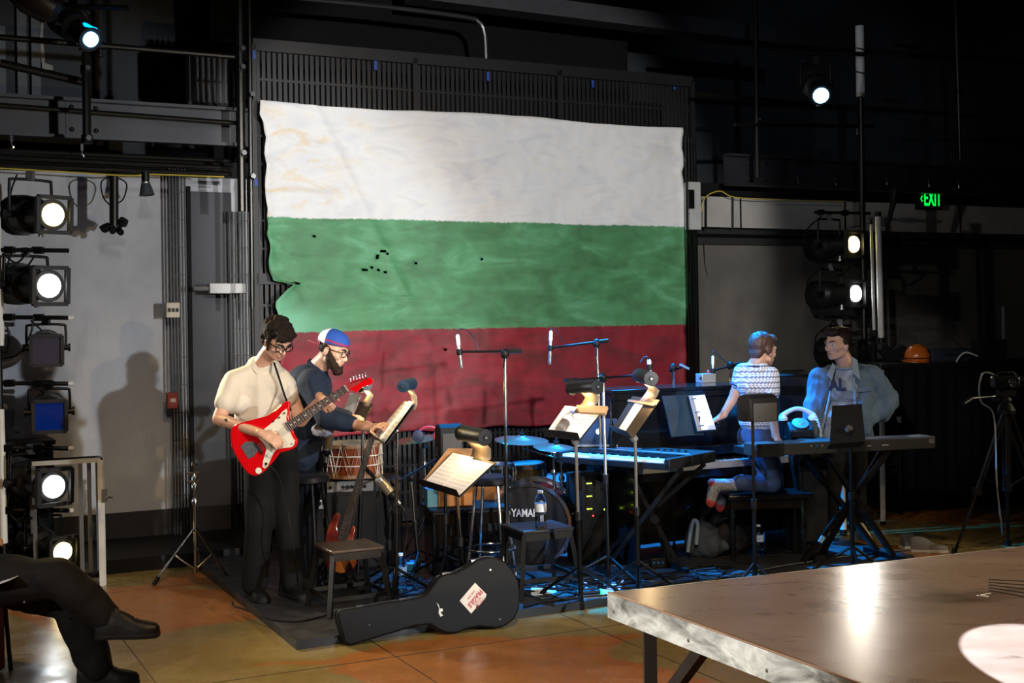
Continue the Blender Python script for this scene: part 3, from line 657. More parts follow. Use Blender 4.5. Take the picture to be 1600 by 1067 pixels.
def pencil_mic(p0, p1, label, r=.0115, clip=None, m=alu, cab=None, tipm=None):
    p0, p1 = V(p0), V(p1); g = thing('pencil_microphone', label, 'microphone', p0 if p0.z < p1.z else p1); d = (p1-p0).normalized()
    MB().lathe(p0, d, [(r*.8, 0), (r, .004), (r, (p1-p0).length*.8), (r*.9, (p1-p0).length*.81), (r*.9, (p1-p0).length)], 14).build('body', m, g)
    MB().lathe(p1, d, [(r*1.15, -.06), (r*1.15, 0), (r*.6, .01)], 14).build('connector', tipm or mat('pale_connector', '#d9dce0', .4, .3), g)
    MB().lathe(p0, d, [(r*1.03, .02), (r*1.03, .05)], 14).build('grille', mat('mic_grille', '#7d8085', .4, .7), g)
    c = p0.lerp(p1, clip if clip else .5); MB().lathe(c-d*.02, d, [(r*1.6, 0), (r*1.8, .02), (r*1.6, .04)], 12).build('clip', black_plastic, g)
    if cab: MB().tube(curve_pts(cab, 6), .0035, 6).build('cable', mat('blue_black_cable', '#1a2438', .5), g)
    return g
def arc_shell(p, q, r, th, a0, a1, down, n=16):
    p, q = V(p), V(q); d = (q-p).normalized(); dn = V(down); dn = (dn-d*dn.dot(d)).normalized(); sx = d.cross(dn)
    m = MB(); vs = []
    for e in (p, q):
        for rr in (r, r-th):
            for k in range(n+1):
                a = a0+(a1-a0)*k/n; vs.append(e+(dn*math.cos(a)+sx*math.sin(a))*rr)
    K = n+1; fs = []
    for k in range(n):
        fs += [(k, k+1, 2*K+k+1, 2*K+k), (K+k+1, K+k, 3*K+k, 3*K+k+1), (k+1, k, K+k, K+k+1), (2*K+k, 2*K+k+1, 3*K+k+1, 3*K+k)]
    fs += [(0, 2*K, 3*K, K), (n, K+n, 3*K+n, 2*K+n)]
    return m.add(vs, fs)
bulb = mat('warm_bulb', (1, .62, .22), .4, emit=22, var=0.)
plate_m = mat('lamp_plate', '#8a7a66', .5, .3)
def stand_light(p, q, label, br, r=.05, down=(0, 0, -1), power=5., m=None):
    """cylindrical hooded music-stand lamp from p to q, with a bent bracket strip br = [(world pt, halfwidth vector)]"""
    p, q = V(p), V(q); d = (q-p).normalized(); g = thing('stand_lamp', label, 'lamp', br[-1][0])
    hood = m or mat('lamp_hood', '#26282c', .45, .5)
    arc_shell(p, q, r, .004, .65, 2*PI-.65, down).build('hood', hood, g)
    for e, s in ((p, -1), (q, 1)):
        cp = MB().lathe(e, d*s, [(r*1.02, -.012), (r*1.04, .0), (r*1.0, .008), (r*.35, .009), (r*.3, .016), (.004, .016)], 24).build('end_cap', hood, g)
        MB().lathe(e+d*s*.017, d*s, [(r*.14, 0), (r*.14, .003)], 10).build('screw', alu, cp)
    dn = V(down).normalized()
    MB().tube([p.lerp(q, .2)+dn*r*.35, p.lerp(q, .8)+dn*r*.35], r*.3, 10).build('bulb', bulb, g)
    m_ = MB(); vs = []
    for c, h in br: vs += [V(c)-V(h), V(c)+V(h)]
    fs = [(2*i, 2*i+1, 2*i+3, 2*i+2) for i in range(len(br)-1)]
    m_.add(vs, fs); o = m_.build('bracket', plate_m, g); s_ = o.modifiers.new('t', 'SOLIDIFY'); s_.thickness = .004
    l = bpy.data.lights.new('stand_lamp_bulb', 'POINT'); l.energy = power; l.color = (1, .66, .3); l.shadow_soft_size = .012
    lo = bpy.data.objects.new('stand_lamp_bulb', l); COL.objects.link(lo); lo.location = p.lerp(q, .5)+dn*r*.8
    return g
# sheet music material with printed staves
t = NT('sheet_music'); uv = t.n('ShaderNodeTexCoord').outputs['UV']; sp = t.n('ShaderNodeSeparateXYZ'); t.put(sp.inputs[0], uv)
v = sp.outputs[1]; f1 = t.math('FRACT', t.math('MULTIPLY', v, 9.)); instaff = t.math('LESS_THAN', f1, .5)
ln_ = t.math('LESS_THAN', t.math('FRACT', t.math('MULTIPLY', f1, 10.)), .32)
mg = t.math('MULTIPLY', t.math('GREATER_THAN', sp.outputs[0], .08), t.math('LESS_THAN', sp.outputs[0], .92))
nt = t.ramp(t.noise(55, 1, uv), [(.6, 0.), (.64, 1.)])
k_ = t.math('MULTIPLY', t.math('MULTIPLY', t.math('MAXIMUM', ln_, nt), instaff), mg)
t.set(Base_Color=t.mix(t.math('MULTIPLY', k_, .5), C('#dcdce2'), C('#3a3a44')), Roughness=.8); sheet_m = t.m
paper = mat('blank_paper', '#d2d4da', .85, var=.04); kraft = mat('tan_card', '#a07d5c', .8)
desk_m = mat('desk_black', '#1b1b1d', .5, .3)
def lerp4(cs, s, r): return cs[0].lerp(cs[1], s).lerp(cs[3].lerp(cs[2], s), r)
def sub4(cs, s0, r0, s1, r1, lift=0.):
    n = (cs[1]-cs[0]).cross(cs[3]-cs[0]).normalized()
    return [lerp4(cs, s, r)+n*lift for s, r in ((s0, r0), (s1, r0), (s1, r1), (s0, r1))]
def music_stand(cs, foot, label, pivot=(.5, .3), m=desk_m, legm=black_metal, ang=.5, lip=.05, polem=None, r=.28):
    foot = V(foot); g = thing('music_stand', label, 'music stand', foot); n = (cs[1]-cs[0]).cross(cs[3]-cs[0]).normalized()
    MB().quad(cs, .006).build('desk', m, g, bevel=.002)
    MB().quad([cs[0], cs[1], cs[1]+n*lip, cs[0]+n*lip], .004).build('ledge', m, g)
    pv = lerp4(cs, *pivot)-n*.012; top = pv-n*.03+V((0, 0, -.01))
    MB().tube([pv, pv-n*.03], .022, 12).build('tilt_joint', alu, g)
    md = foot.lerp(top, .55)
    MB().tube([foot+V((0, 0, .03)), md], .0145, 12).build('lower_post', black_metal, g); MB().tube([md, top], .010, 12).build('upper_post', polem or chrome, g)
    MB().tube([md-V((0, 0, .03)), md+V((0, 0, .02))], .02, 10).build('collar', black_plastic, g)
    legs3(g, foot, .2, r, .01, ang)
    return g
def sheets(cs, parts, label, group=None, m=None, lift=.004, name='sheet_music'):
    """one leaf per (s0, r0, s1, r1)"""
    for i, (a, lab) in enumerate(zip(parts, label)):
        mb = MB().quad(sub4(cs, *a, lift+.002*i), .0015); o = single(mb, name, m or sheet_m, lab, 'sheet music', group)
def onfloor(px, py): return flo(px, py, ST)
def footat(px, d, py=700):
    p = at(px, py, d); return V((p.x, p.y, ST))
# --- stand B, centre
cB = [at(657, 757, 7.45), at(718, 776, 7.15), at(776, 722, 7.35), at(706, 706, 7.65)]
music_stand(cB, footat(722, 7.62), 'black music stand with open score and lamp, centre front', (.55, .35), r=.2)
sheets(cB, [(.04, .04, .5, .98), (.48, .03, .98, .92)], ['left leaf of open score on centre music stand', 'right leaf of open score on centre music stand'])
single(MB().quad([at(672, 752, 7.5), at(655, 758, 7.46), at(700, 700, 7.72), at(752, 700, 7.72)][::-1], .003), 'card_folder', kraft, 'tan card folder behind score on centre music stand', 'folder')
c1, c2 = at(722, 676, 7.55), at(757, 683, 7.35)
stand_light(c1, c2, 'black cylindrical stand lamp over centre music stand', [(at(744, 690, 7.5), V((.055, -.03, 0))), (at(753, 700, 7.53), V((.055, -.03, 0))), (at(752, 716, 7.56), V((.06, -.03, 0))), (at(738, 724, 7.52), V((.06, -.03, 0)))], .049, (.15, -.1, -1), 4)
# --- stand C
cC = [at(850, 680, 7.7), at(906, 687, 7.5), at(944, 640, 7.75), at(882, 634, 7.95)]
music_stand(cC, footat(904, 7.75), 'black music stand holding score and bottle, left of laptop', (.8, .05), polem=alu)
sheets(cC, [(.02, .03, .82, 1.0), (.80, .02, .99, .9)], ['wide score on music stand behind the bottle', 'blue-edged leaf at right of score behind the bottle'])
single(MB().quad([at(905, 643, 7.72), at(945, 645, 7.62), at(949, 634, 7.66), at(900, 632, 7.78)], .02), 'card_strip', kraft, 'tan card strip clipped at top of bottle music stand', 'card')
c1, c2 = at(893, 606, 7.9), at(932, 604, 7.7)
stand_light(c1, c2, 'cylindrical stand lamp shining on bottle music stand', [(at(918, 610, 7.82), V((.045, -.015, 0))), (at(926, 620, 7.85), V((.045, -.015, 0))), (at(921, 630, 7.86), V((.045, -.015, 0))), (at(908, 644, 7.8), V((.05, -.015, 0)))], .044, (0, -.15, -1), 4)
# --- stand D
cD = [at(956, 671, 7.95), at(988, 684, 7.7), at(1031, 624, 7.95), at(988, 618, 8.15)]
music_stand(cD, footat(994, 7.9), 'black music stand with narrow white sheet, left of piano', (.9, .05), polem=alu, m=mat('desk_warm_lit', '#4a4036', .42, .6))  # warm lamp light put into the black desk's colour
sheets(cD, [(.27, .03, .58, .86)], ['narrow white sheet on stand left of the piano'])
single(MB().quad(sub4(cD, .0, .80, 1.0, .86, .012), .008), 'page_strap', mat('strap_brown', '#7a6448', .5), 'brown bar across top of narrow-sheet music stand', 'strap')
c1, c2 = at(999, 586, 8.15), at(1017, 591, 7.85)
stand_light(c1, c2, 'short stand lamp above the narrow white sheet', [(at(1013, 600, 8.0), V((.035, -.01, -.01))), (at(1022, 607, 8.03), V((.035, -.01, -.01))), (at(1018, 616, 8.04), V((.035, -.01, -.01))), (at(1006, 632, 8.02), V((.04, -.01, -.01)))], .046, (.1, -.15, -1), 7)
# --- stand A (seen from its side, read by the man in the cap)
cA = [at(585, 683, 7.95), at(600, 694, 7.55), at(648, 631, 7.6), at(633, 626, 8.0)]
cA = [cA[1], cA[0], cA[3], cA[2]][::-1]; cA = [at(586, 684, 8.0), at(602, 695, 7.55), at(648, 632, 7.62), at(633, 627, 8.05)]
music_stand(cA, footat(615, 7.8), 'black music stand seen from its side, under reaching hand', (.55, .38), lip=.05)
sheets(cA, [(.03, .03, .5, 1.0), (.5, .03, .98, 1.03)], ['back leaf of the pages under the reaching hand', 'front leaf of the pages under the reaching hand'], lift=.012)
c1, c2 = at(630, 603, 7.75), at(643, 599, 7.95)
stand_light(c1, c2, 'round-faced stand lamp above the side-on music stand', [(at(641, 608, 7.85), V((.02, -.02, 0))), (at(647, 618, 7.85), V((.02, -.02, 0))), (at(648, 630, 7.82), V((.02, -.02, 0))), (at(644, 640, 7.8), V((.02, -.02, 0)))], .038, (-.4, 0, -1), .5, mat('lamp_hood_bluelit', '#2c4258', .45, .5))  # blue stage light tinted into the black hood
# --- stand E behind the guitar headstock
cE = [at(545, 668, 8.6), at(563, 672, 8.35), at(582, 631, 8.5), at(562, 626, 8.75)]
music_stand(cE, footat(556, 8.5), 'brown-lit music stand behind the guitar headstock', (.5, .3), m=mat('desk_warm_lit', '#4a4036', .42, .6))  # desk colour again holds the warm lamp light
sheets(cE, [(-.9, .35, -.05, 1.2)], ['loose white sheet between guitar neck and bearded man'], m=paper)
c1, c2 = at(566, 606, 8.6), at(573, 602, 8.4)
stand_light(c1, c2, 'small stand lamp behind the red guitar headstock', [(at(573, 609, 8.5), V((.022, -.01, 0))), (at(579, 617, 8.5), V((.022, -.01, 0))), (at(575, 624, 8.5), V((.024, -.01, 0))), (at(570, 634, 8.5), V((.028, -.01, 0)))], .034, (.2, -.1, -1), 3.)

# --- microphone stands
mic_stand(footat(789, 8.1), 0, 'tall boom stand in the middle holding a silver microphone', (at(719, 549, 8.0), at(812, 548, 8.15)), top=at(789, 552, 8.1), ang=.9)
p0, p1 = at(721, 575, 8.0), at(715, 524, 8.0)
pencil_mic(p0, p1, 'long silver microphone on the middle boom stand', cab=[p1, at(717, 514, 8.0), at(730, 516, 8.02), at(742, 530, 8.05), at(748, 546, 8.05)])
mic_stand(footat(944, 8.9), 0, 'tall boom stand behind the score holding a silver microphone', (at(860, 543, 8.75), at(948, 532, 8.95)), top=at(932, 536, 8.9), ang=.2)
p0, p1 = at(859, 569, 8.75), at(861, 518, 8.75)
pencil_mic(p0, p1, 'long silver microphone above the score with the bottle', cab=[p1, at(862, 512, 8.75), at(872, 520, 8.8), at(882, 538, 8.85)])
mic_stand(footat(948, 8.3), 0, 'boom stand with level boom reaching the piano', (at(1010, 585, 8.5), at(884, 594, 8.1)), top=at(942, 590, 8.3), ang=1.2, m2=alu)
p0, p1 = at(1016, 583, 8.55), at(1014, 563, 8.55)
pencil_mic(p0, p1, 'short microphone with pinkish body above the lamp', .013, m=mat('pinkish_metal', '#b89aa6', .4, .4), cab=[p1, at(1012, 557, 8.5), at(1006, 558, 8.5), at(1000, 566, 8.45)])
mic_stand(footat(1141, 9.9), 0, 'boom stand behind the piano holding upright microphone', (at(1116, 578, 9.8), at(1158, 567, 10.0)), top=at(1141, 571, 9.9))
p0, p1 = at(1114, 601, 9.75), at(1114, 557, 9.75)
pencil_mic(p0, p1, 'slim silver microphone standing upright over the piano lid', .010, cab=[p1, at(1115, 548, 9.75), at(1126, 558, 9.8), at(1140, 570, 9.88)])
# piano-side clip with small device
g = mic_stand(footat(1051, 9.6), 0, 'short stand behind the piano holding a small device', (at(1070, 572, 9.5), at(1048, 578, 9.7)), top=at(1052, 574, 9.6))
single(MB().beam(at(1062, 569, 9.5), at(1077, 576, 9.5), .045, .02), 'small_recorder', mat('device_blue', '#4a6a86', .4, .4), 'small pale device clipped on stand behind the piano', 'recorder', bevel=.004)
mic_stand(footat(652, 8.6), 0, 'short thin boom stand beside the black case', (at(622, 752, 8.2), at(690, 712, 8.9)), top=at(642, 745, 8.6))
mic_stand(footat(600, 8.0), 0, 'short boom stand below the side-on music stand', (at(628, 790, 7.9), at(570, 730, 8.1)), top=at(612, 775, 8.0), m2=black_metal)
# large diaphragm mics
def big_mic(p0, p1, label, r=.03):
    p0, p1 = V(p0), V(p1); d = (p1-p0).normalized(); L = (p1-p0).length; g = thing('studio_microphone', label, 'microphone', p0)
    MB().lathe(p0, d, [(r*.95, L*.42), (r, L*.44), (r, L*.94), (r*.7, L), (.004, L)], 16).build('body', mat('champagne_metal', '#b5b3a2', .3, .7), g)
    MB().lathe(p0, d, [(r*.5, L*.2), (r*.55, L*.25), (r*.85, L*.3), (r*.95, L*.42)], 16).build('shock_ring', black_plastic, g)
    MB().lathe(p0, d, [(r*.4, 0), (r*.4, L*.2)], 12).build('connector', alu, g)
big_mic(at(509, 722, 8.3), at(514, 676, 8.3), 'champagne silver studio microphone in front of roped drum')
big_mic(at(625, 787, 7.9), at(590, 745, 7.9), 'tilted champagne studio microphone below the roped drum', .032)
mic_stand(footat(508, 8.35), 0, 'short stand under the microphone before the roped drum', None, top=at(508, 722, 8.32), m2=black_metal, r=.14)
single(MB().tube(curve_pts([at(625, 787, 7.9), at(633, 800, 7.9), at(636, 830, 7.95), at(630, 880, 8.0), onfloor(640, 905)], 6), .006, 6), 'microphone_cable', mat('red_black_cable', '#1b1214', .5), 'black cable drooping from the tilted studio microphone', 'cable')
# personal monitor speakers on stands
def monitor_speaker(c, wd, ht, dp, yaw, label, tilt=0.):
    R = Matrix.Rotation(yaw, 3, 'Z') @ Matrix.Rotation(tilt, 3, 'X'); c = V(c); g = thing('monitor_speaker', label, 'speaker', c-V((0, 0, ht/2)))
    m = MB(); pr = []
    for k in range(7):
        a = PI*k/6; pr.append((-dp/2*math.cos(a), ht/2-.03+.05*math.sin(a)))
    pr = [(-dp/2, -ht/2)]+pr+[(dp/2, -ht/2)]
    m.prism([c+R @ V((-wd/2, y, z)) for y, z in pr], R @ V((wd, 0, 0))); m.build('cabinet', tolex, g, bevel=.008)
    q = c+R @ V((0, -dp/2-.004, -.02)); MB().box(q, (wd*.82, .008, ht*.8), R).build('speaker_grille', mat('grille_cloth', '#3c3c3c', .7, .2, bump=.5, bsc=300), g, bevel=.006)
    for k in (-1, 1): MB().box(c+R @ V((k*(wd/2+.006), 0, -ht*.3)), (.012, .04, .06), R).build('bracket', black_metal, g)
monitor_speaker(at(702, 690, 8.35), .165, .205, .13, .35, 'small black monitor speaker with grey front, left of centre lamp')
mic_stand(footat(693, 8.4), 0, 'stand under the grey-fronted monitor speaker', None, top=at(696, 716, 8.38), m2=black_metal)
monitor_speaker(at(1184, 638, 8.0), .23, .15, .14, .5, 'black monitor speaker in front of the kneeling man')
mic_stand(footat(1177, 8.0), 0, 'stand under the monitor speaker before the kneeling man', None, top=at(1176, 657, 8.0), m2=black_metal, r=.16, ang=-.6)
cF = [at(1352, 690, 8.2), at(1296, 694, 8.1), at(1300, 634, 8.35), at(1346, 631, 8.45)]
music_stand(cF, footat(1330, 8.3), 'plain black music stand seen from behind, at jacketed man', (.5, .3), m=black_matt, polem=black_metal)
# chrome cymbal stand, left
f_ = flo(306, 905)
g = thing('cymbal_stand', 'bare chrome cymbal stand on the floor left of the stage', 'cymbal stand', V((f_.x, f_.y, 0)))
z0 = V((f_.x, f_.y, 0)); tz = at(307, 720, f_.y).z
MB().tube([z0+V((0, 0, .05)), z0+V((0, 0, .55))], .0125, 12).build('lower_tube', chrome, g)
MB().tube([z0+V((0, 0, .55)), z0+V((0, 0, tz-.1))], .0095, 12).build('middle_tube', chrome, g)
MB().tube([z0+V((0, 0, tz-.1)), z0+V((0, 0, tz))], .007, 10).build('upper_rod', chrome, g)
for zz in (.55, .66, .72): MB().lathe(z0+V((0, 0, zz)), V((0, 0, 1)), [(.02, -.03), (.022, 0), (.014, .02)], 12).build('clamp', chrome, g)
for zz in (.68, .74): MB().tube([z0+V((-.05, 0, zz)), z0+V((.04, 0, zz+.01))], .006, 8).build('wing_bolt', chrome, g)
MB().lathe(z0+V((0, 0, tz)), V((0, 0, 1)), [(.02, -.03), (.022, -.01), (.01, 0)], 12).build('top_felt', chrome, g)
for a in (3.75, 5.85, 1.7):
    e = z0+V((math.cos(a)*.30, math.sin(a)*.30, .01)); k = z0+V((0, 0, .37))
    o = MB().tube([k, e], .0085, 8).build('leg', chrome, g); MB().tube([k.lerp(e, .5), z0+V((0, 0, .07))], .006, 8).build('brace', chrome, o)
    MB().tube([e+(k-e)*.12, e-V((0, 0, .005))], .016, 8).build('rubber_foot', black_plastic, o)
# ================================================================ CART with white frame, left
y0 = 8.5
P = lambda x, y, d: at(x, y, d)
g = thing('framed_cart', 'tall cart with white front frame around the white lamp', 'cart', flo(105, 912))
fr = lambda x, y: P(x, y, 8.45)
bl, br_ = flo(57, 908), flo(161, 914); tl, tr = at(52, 724, bl.y), at(157, 718, br_.y)
MB().beam(br_, tr, .035).build('post', white_paint, g, label='white post'); MB().beam(bl, tl, .022).build('post', mat('grey_post', '#77787a', .5, .4), g)
MB().beam(tl, tr+V((0, 0, 0)), .03).build('top_rail', white_paint, g, label='white rail')
bk = N*-.15
for p, q in ((bl+bk, tl+bk), (br_+bk, tr+bk), (bl.lerp(br_, .7), tl.lerp(tr, .7)), (bl.lerp(br_, .85)+bk*.5, tl.lerp(tr, .85)+bk*.5)): MB().beam(p, q, .022).build('post', mat('grey_post', '#77787a', .5, .4), g)
for a, b in ((tl, tl+bk), (tr, tr+bk), (tl+bk, tr+bk)): MB().beam(a, b, .03).build('rail', black_metal, g)
MB().quad([bl+V((0, 0, .08)), br_+V((0, 0, .08)), br_+bk+V((0, 0, .08)), bl+bk+V((0, 0, .08))], .03).build('shelf', black_matt, g)
MB().box(at(163, 774, 8.4), (.03, .03, .09)).build('latch', alu, g); MB().tube([at(165, 776, 8.4), at(176, 777, 8.38)], .006, 8).build('latch_pin', chrome, g)
# dark boxes behind the cart
g = thing('dark_cabinet', 'dark low cabinet behind the white-framed cart', 'cabinet', flo(25, 880))
p = flo(30, 890); MB().box(V((p.x-.12, 9.32, .45)), (.6, .26, .9), RW).build('body', black_matt, g, bevel=.01); MB().box(V((p.x-.12, 9.32, .92)), (.64, .3, .03), RW).build('top', black_metal, g)
# ================================================================ STOOLS
stool_m = mat('stool_steel', '#2e2b28', .35, .8, var=.3, sc=9); seat_wood = mat('stool_seat', '#44362c', .35, .3, var=.3, sc=12)
def square_stool(c, zs, w, yaw, label, gm=stool_m, sm=seat_wood, zb=ST):
    c = V((c.x, c.y, zb)); R = Matrix.Rotation(yaw, 3, 'Z'); g = thing('square_stool', label, 'stool', c); h = w/2
    MB().box(V((c.x, c.y, zs-.012)), (w, w*.92, .024), R).build('seat', sm, g, bevel=.008)
    for a, b in (((-1, -1), (1, -1)), ((1, -1), (1, 1)), ((1, 1), (-1, 1)), ((-1, 1), (-1, -1))):
        MB().beam(V((c.x, c.y, zs-.045))+R @ V((a[0]*(h-.012), a[1]*(h*.92-.012), 0)), V((c.x, c.y, zs-.045))+R @ V((b[0]*(h-.012), b[1]*(h*.92-.012), 0)), .012, .045).build('apron', gm, g)
    ft = {}
    for sx in (-1, 1):
        for sy in (-1, 1):
            e = V((c.x, c.y, zb))+R @ V((sx*(h+.03), sy*(h+.02), 0)); t_ = V((c.x, c.y, zs-.03))+R @ V((sx*(h-.02), sy*(h*.9-.02), 0)); ft[sx, sy] = (e, t_)
            MB().beam(e, t_, .028, .028).build('leg', gm, g)
    for a, b in (((-1, -1), (1, -1)), ((1, -1), (1, 1)), ((1, 1), (-1, 1)), ((-1, 1), (-1, -1))):
        MB().beam(ft[a][0].lerp(ft[a][1], .28), ft[b][0].lerp(ft[b][1], .28), .012, .025).build('stretcher', gm, g)
    return g
c = at(545, 850, 7.6); square_stool(c, at(545, 850, 7.6).z, .34, .5, 'low steel stool with brown seat, front left of stage')
SB = at(840, 820, 8.0); square_stool(SB, SB.z, .36, .42, 'black steel stool carrying the water bottle', black_metal, mat('dark_seat', '#2c2927', .3, .4))
def round_stool(c, zs, r, label, ring=True):
    g = thing('round_stool', label, 'stool', c)
    MB().lathe(V((c.x, c.y, zs-.05)), V((0, 0, 1)), [(r*.9, 0), (r, .01), (r, .04), (r*.93, .055), (r*.5, .06)], 32).build('seat', mat('black_vinyl', '#17171a', .35), g)
    for k in range(4):
        a = .5+k*PI/2; MB().tube([V((c.x+math.cos(a)*r*.7, c.y+math.sin(a)*r*.7, zs-.05)), V((c.x+math.cos(a)*r*1.25, c.y+math.sin(a)*r*1.25, c.z))], .012, 10).build('leg', chrome if ring else black_metal, g)
    if ring:
        zz = c.z+.3*(zs-c.z); rr = r*1.1; MB().tube([V((c.x+rr*math.cos(k*PI/12), c.y+rr*math.sin(k*PI/12), zz)) for k in range(25)], .008, 8).build('foot_ring', chrome, g)
round_stool(footat(765, 8.4), at(765, 744, 8.4).z, .15, 'black round stool with chrome foot ring behind centre music stand')
round_stool(footat(478, 8.15), at(478, 741, 8.15).z, .15, 'black round stool behind the guitar player', False)
# ================================================================ GUITAR CASE
P1 = flo(546, 1010); P2 = flo(715, 991); ax = (P2-P1).normalized(); ax.z = 0
back = V((-ax.y, ax.x, 0)); 
if back.y < 0: back = -back
lean = .15; upv = (V((0, 0, 1))*math.cos(lean)+back*math.sin(lean)).normalized(); nf = ax.cross(upv).normalized()     # nf towards the camera
if nf.y > 0: nf = -nf
def onplane(px, py, P0, n):
    a, b = ray(px, py); r = V((a, 1, b)); o = V((0, 0, ZC)); s = (P0-o).dot(n)/r.dot(n); return o+r*s
case_px = [(527, 962), (529, 953), (563, 948), (600, 941), (630, 937), (657, 932), (667, 929), (675, 917), (687, 901), (698, 896), (712, 894), (730, 885), (747, 874), (762, 869), (775, 870), (790, 877), (802, 890), (811, 907), (814, 930), (812, 950), (805, 966), (792, 977), (775, 982), (750, 979), (730, 983), (715, 989), (700, 990), (685, 984), (672, 976), (650, 978), (600, 993), (548, 1009), (538, 1004)]
poly = [onplane(x, y, P1, nf) for x, y in case_px]
mz = min(p.z for p in poly)
cs_m = mat('case_black', '#0c0c0d', .6, bump=.35, bsc=260, var=.2)
g = thing('guitar_case', 'black hard guitar case with fragile sticker lying on its side', 'guitar case', P1.lerp(P2, .6))
MB().prism(poly, -nf*.05).build('lid', cs_m, g, bevel=.012)
MB().prism([p-nf*.052 for p in poly], -nf*.06).build('shell', cs_m, g, bevel=.012)
m_ = MB(); m_.prism([p-nf*.053+(p-sum(poly, V())/len(poly)).normalized()*.0035 for p in poly], -nf*.008); m_.build('edge_trim', mat('case_trim', '#2a2e34', .35, .6), g)
for px, py in ((566, 949), (633, 938), (700, 897), (745, 876)):
    p = onplane(px, py, P1, nf)-nf*.055
    o = MB().box(p, (.045, .05, .012), Matrix((ax, -nf, upv)).transposed()).build('latch', chrome, g); MB().tube([p-ax*.02+upv*.008, p+ax*.02+upv*.008], .005, 8).build('latch_loop', chrome, o)
for px, py in ((766, 890), (781, 967), (577, 976)): MB().lathe(onplane(px, py, P1, nf), nf, [(.008, 0), (.006, .003)], 10).build('rivet', chrome, g)
m_ = MB().prism([onplane(x, y, P1, nf)+nf*.002 for x, y in ((682, 941), (685, 944), (687, 950), (691, 950), (692, 954), (688, 956), (692, 961), (688, 963), (685, 957), (686, 950))], nf*.001)
m_.build('scuff_sticker', white_paint, g, label='torn white sticker scrap')
st = [(718, 938), (742, 910), (760, 928), (758, 934), (748, 946), (745, 943), (743, 950), (736, 958)]
MB().prism([onplane(x, y, P1, nf)+nf*.0015 for x, y in st], nf*.001).build('fragile_sticker', mat('sticker_cream', '#d8cfc0', .6, var=.05), g, label='cream sticker with red lettering')
red_ink = mat('red_ink', '#b4343c', .6)
sc_ = onplane(742, 934.5, P1, nf)+nf*.003; rr = (onplane(731, 948, P1, nf)-onplane(751, 922, P1, nf)).normalized()
rr2 = (rr-nf*rr.dot(nf)).normalized(); lettering('FRAGILE', sc_, rr2, nf.cross(rr2), .037, red_ink, g, 'sticker_lettering', .0012, .85)
for k, s_ in ((-1, 'HANDLE'), (-1.7, 'CAREFULLY'), (1, 'THIS SIDE')):
    lettering(s_, sc_+nf.cross(rr2)*(-.032*k if k == 1 else -.024*k), rr2, nf.cross(rr2), .017, red_ink, g, 'sticker_small_print', 0., .9)
# ================================================================ BOTTLES
water = glass('bottle_plastic', (.86, .93, 1), .04, 1.33)
def bottle(c, h, label, m=water, cap='#dfe3ea', lab='#cfd8e6', upv=V((0, 0, 1))):
    g = thing('water_bottle', label, 'bottle', c); r = h*.155
    MB().lathe(c, upv, [(r*.9, 0), (r, h*.02), (r, h*.12), (r*.94, h*.15), (r, h*.18), (r*.94, h*.24), (r, h*.28), (r*.94, h*.34), (r, h*.38), (r, h*.66), (r*.97, h*.72), (r*.8, h*.82), (r*.42, h*.91), (r*.4, h*.94)], 24).build('body', m, g)
    MB().lathe(c, upv, [(r*1.015, h*.44), (r*1.015, h*.66)], 24).build('wrapper', mat('wrapper_'+lab[1:], lab, .4, var=.25, sc=40), g)
    MB().lathe(c, upv, [(r*.5, h*.93), (r*.5, h*.995), (r*.42, h)], 16).build('cap', mat('cap_'+cap[1:], cap, .4), g)
z_ = SB.z; bb = flo(845, 824, z_); bottle(bb, .235, 'clear water bottle standing on the black steel stool')
bottle(onfloor(627, 922), .24, 'water bottle with blue wrapper standing behind guitar case', lab='#6f8fb8')
bottle(onfloor(1186, 866), .22, 'water bottle standing on stage by the monitor stand', lab='#c8d4dc')
n_ = (cC[1]-cC[0]).cross(cC[3]-cC[0]).normalized(); pb = lerp4(cC, .50, .02)+n_*.048
bottle(pb, .2, 'blue-capped bottle leaning on the score of a music stand', glass('bottle_milky', (.9, .85, .85), .3, 1.2), '#2a50b0', '#d8d2cc', ((cC[3]-cC[0]).normalized()))
# ================================================================ AMPS, DRUM, BASS
def cab(name, label, cat, c, size, yaw=0., panel=None, m=tolex, z0=ST):
    R = Matrix.Rotation(yaw, 3, 'Z'); c = V((c.x, c.y, z0)); g = thing(name, label, cat, c); w_, d_, h_ = size
    MB().box(c+V((0, 0, h_/2)), (w_, d_, h_), R).build('cabinet', m, g, bevel=.012)
    return g, R, c
cx = at(532, 760, 8.75); ztop = at(532, 748, 8.75).z
g, R, c = cab('bass_amplifier', 'black bass amplifier with grey control panel under the roped drum', 'amplifier', V((cx.x-.02, 8.95, 0)), (.46, .38, ztop-ST), .2)
f = lambda x, z, y=-.192: c+R @ V((x, y, z))
H = ztop-ST
MB().box(f(0, H-.055), (.42, .012, .075), R).build('control_panel', mat('panel_grey', '#7a7c80', .4, .6), g, bevel=.003)
for x in (-.16, -.13, -.09, .0, .03, .06, .15): MB().lathe(f(x, H-.055, -.2), R @ V((0, -1, 0)), [(.011, 0), (.011, .012), (.006, .013)], 12).build('knob', black_plastic, g)
MB().box(f(0, (H-.12)/2+.01), (.42, .012, H-.14), R).build('speaker_grille', mat('grille_black', '#1a1a1b', .7, bump=.6, bsc=350), g, bevel=.004)
MB().box(f(-.165, H-.17, -.2), (.058, .004, .058), R).build('badge', white_paint, g, label='small white square badge')
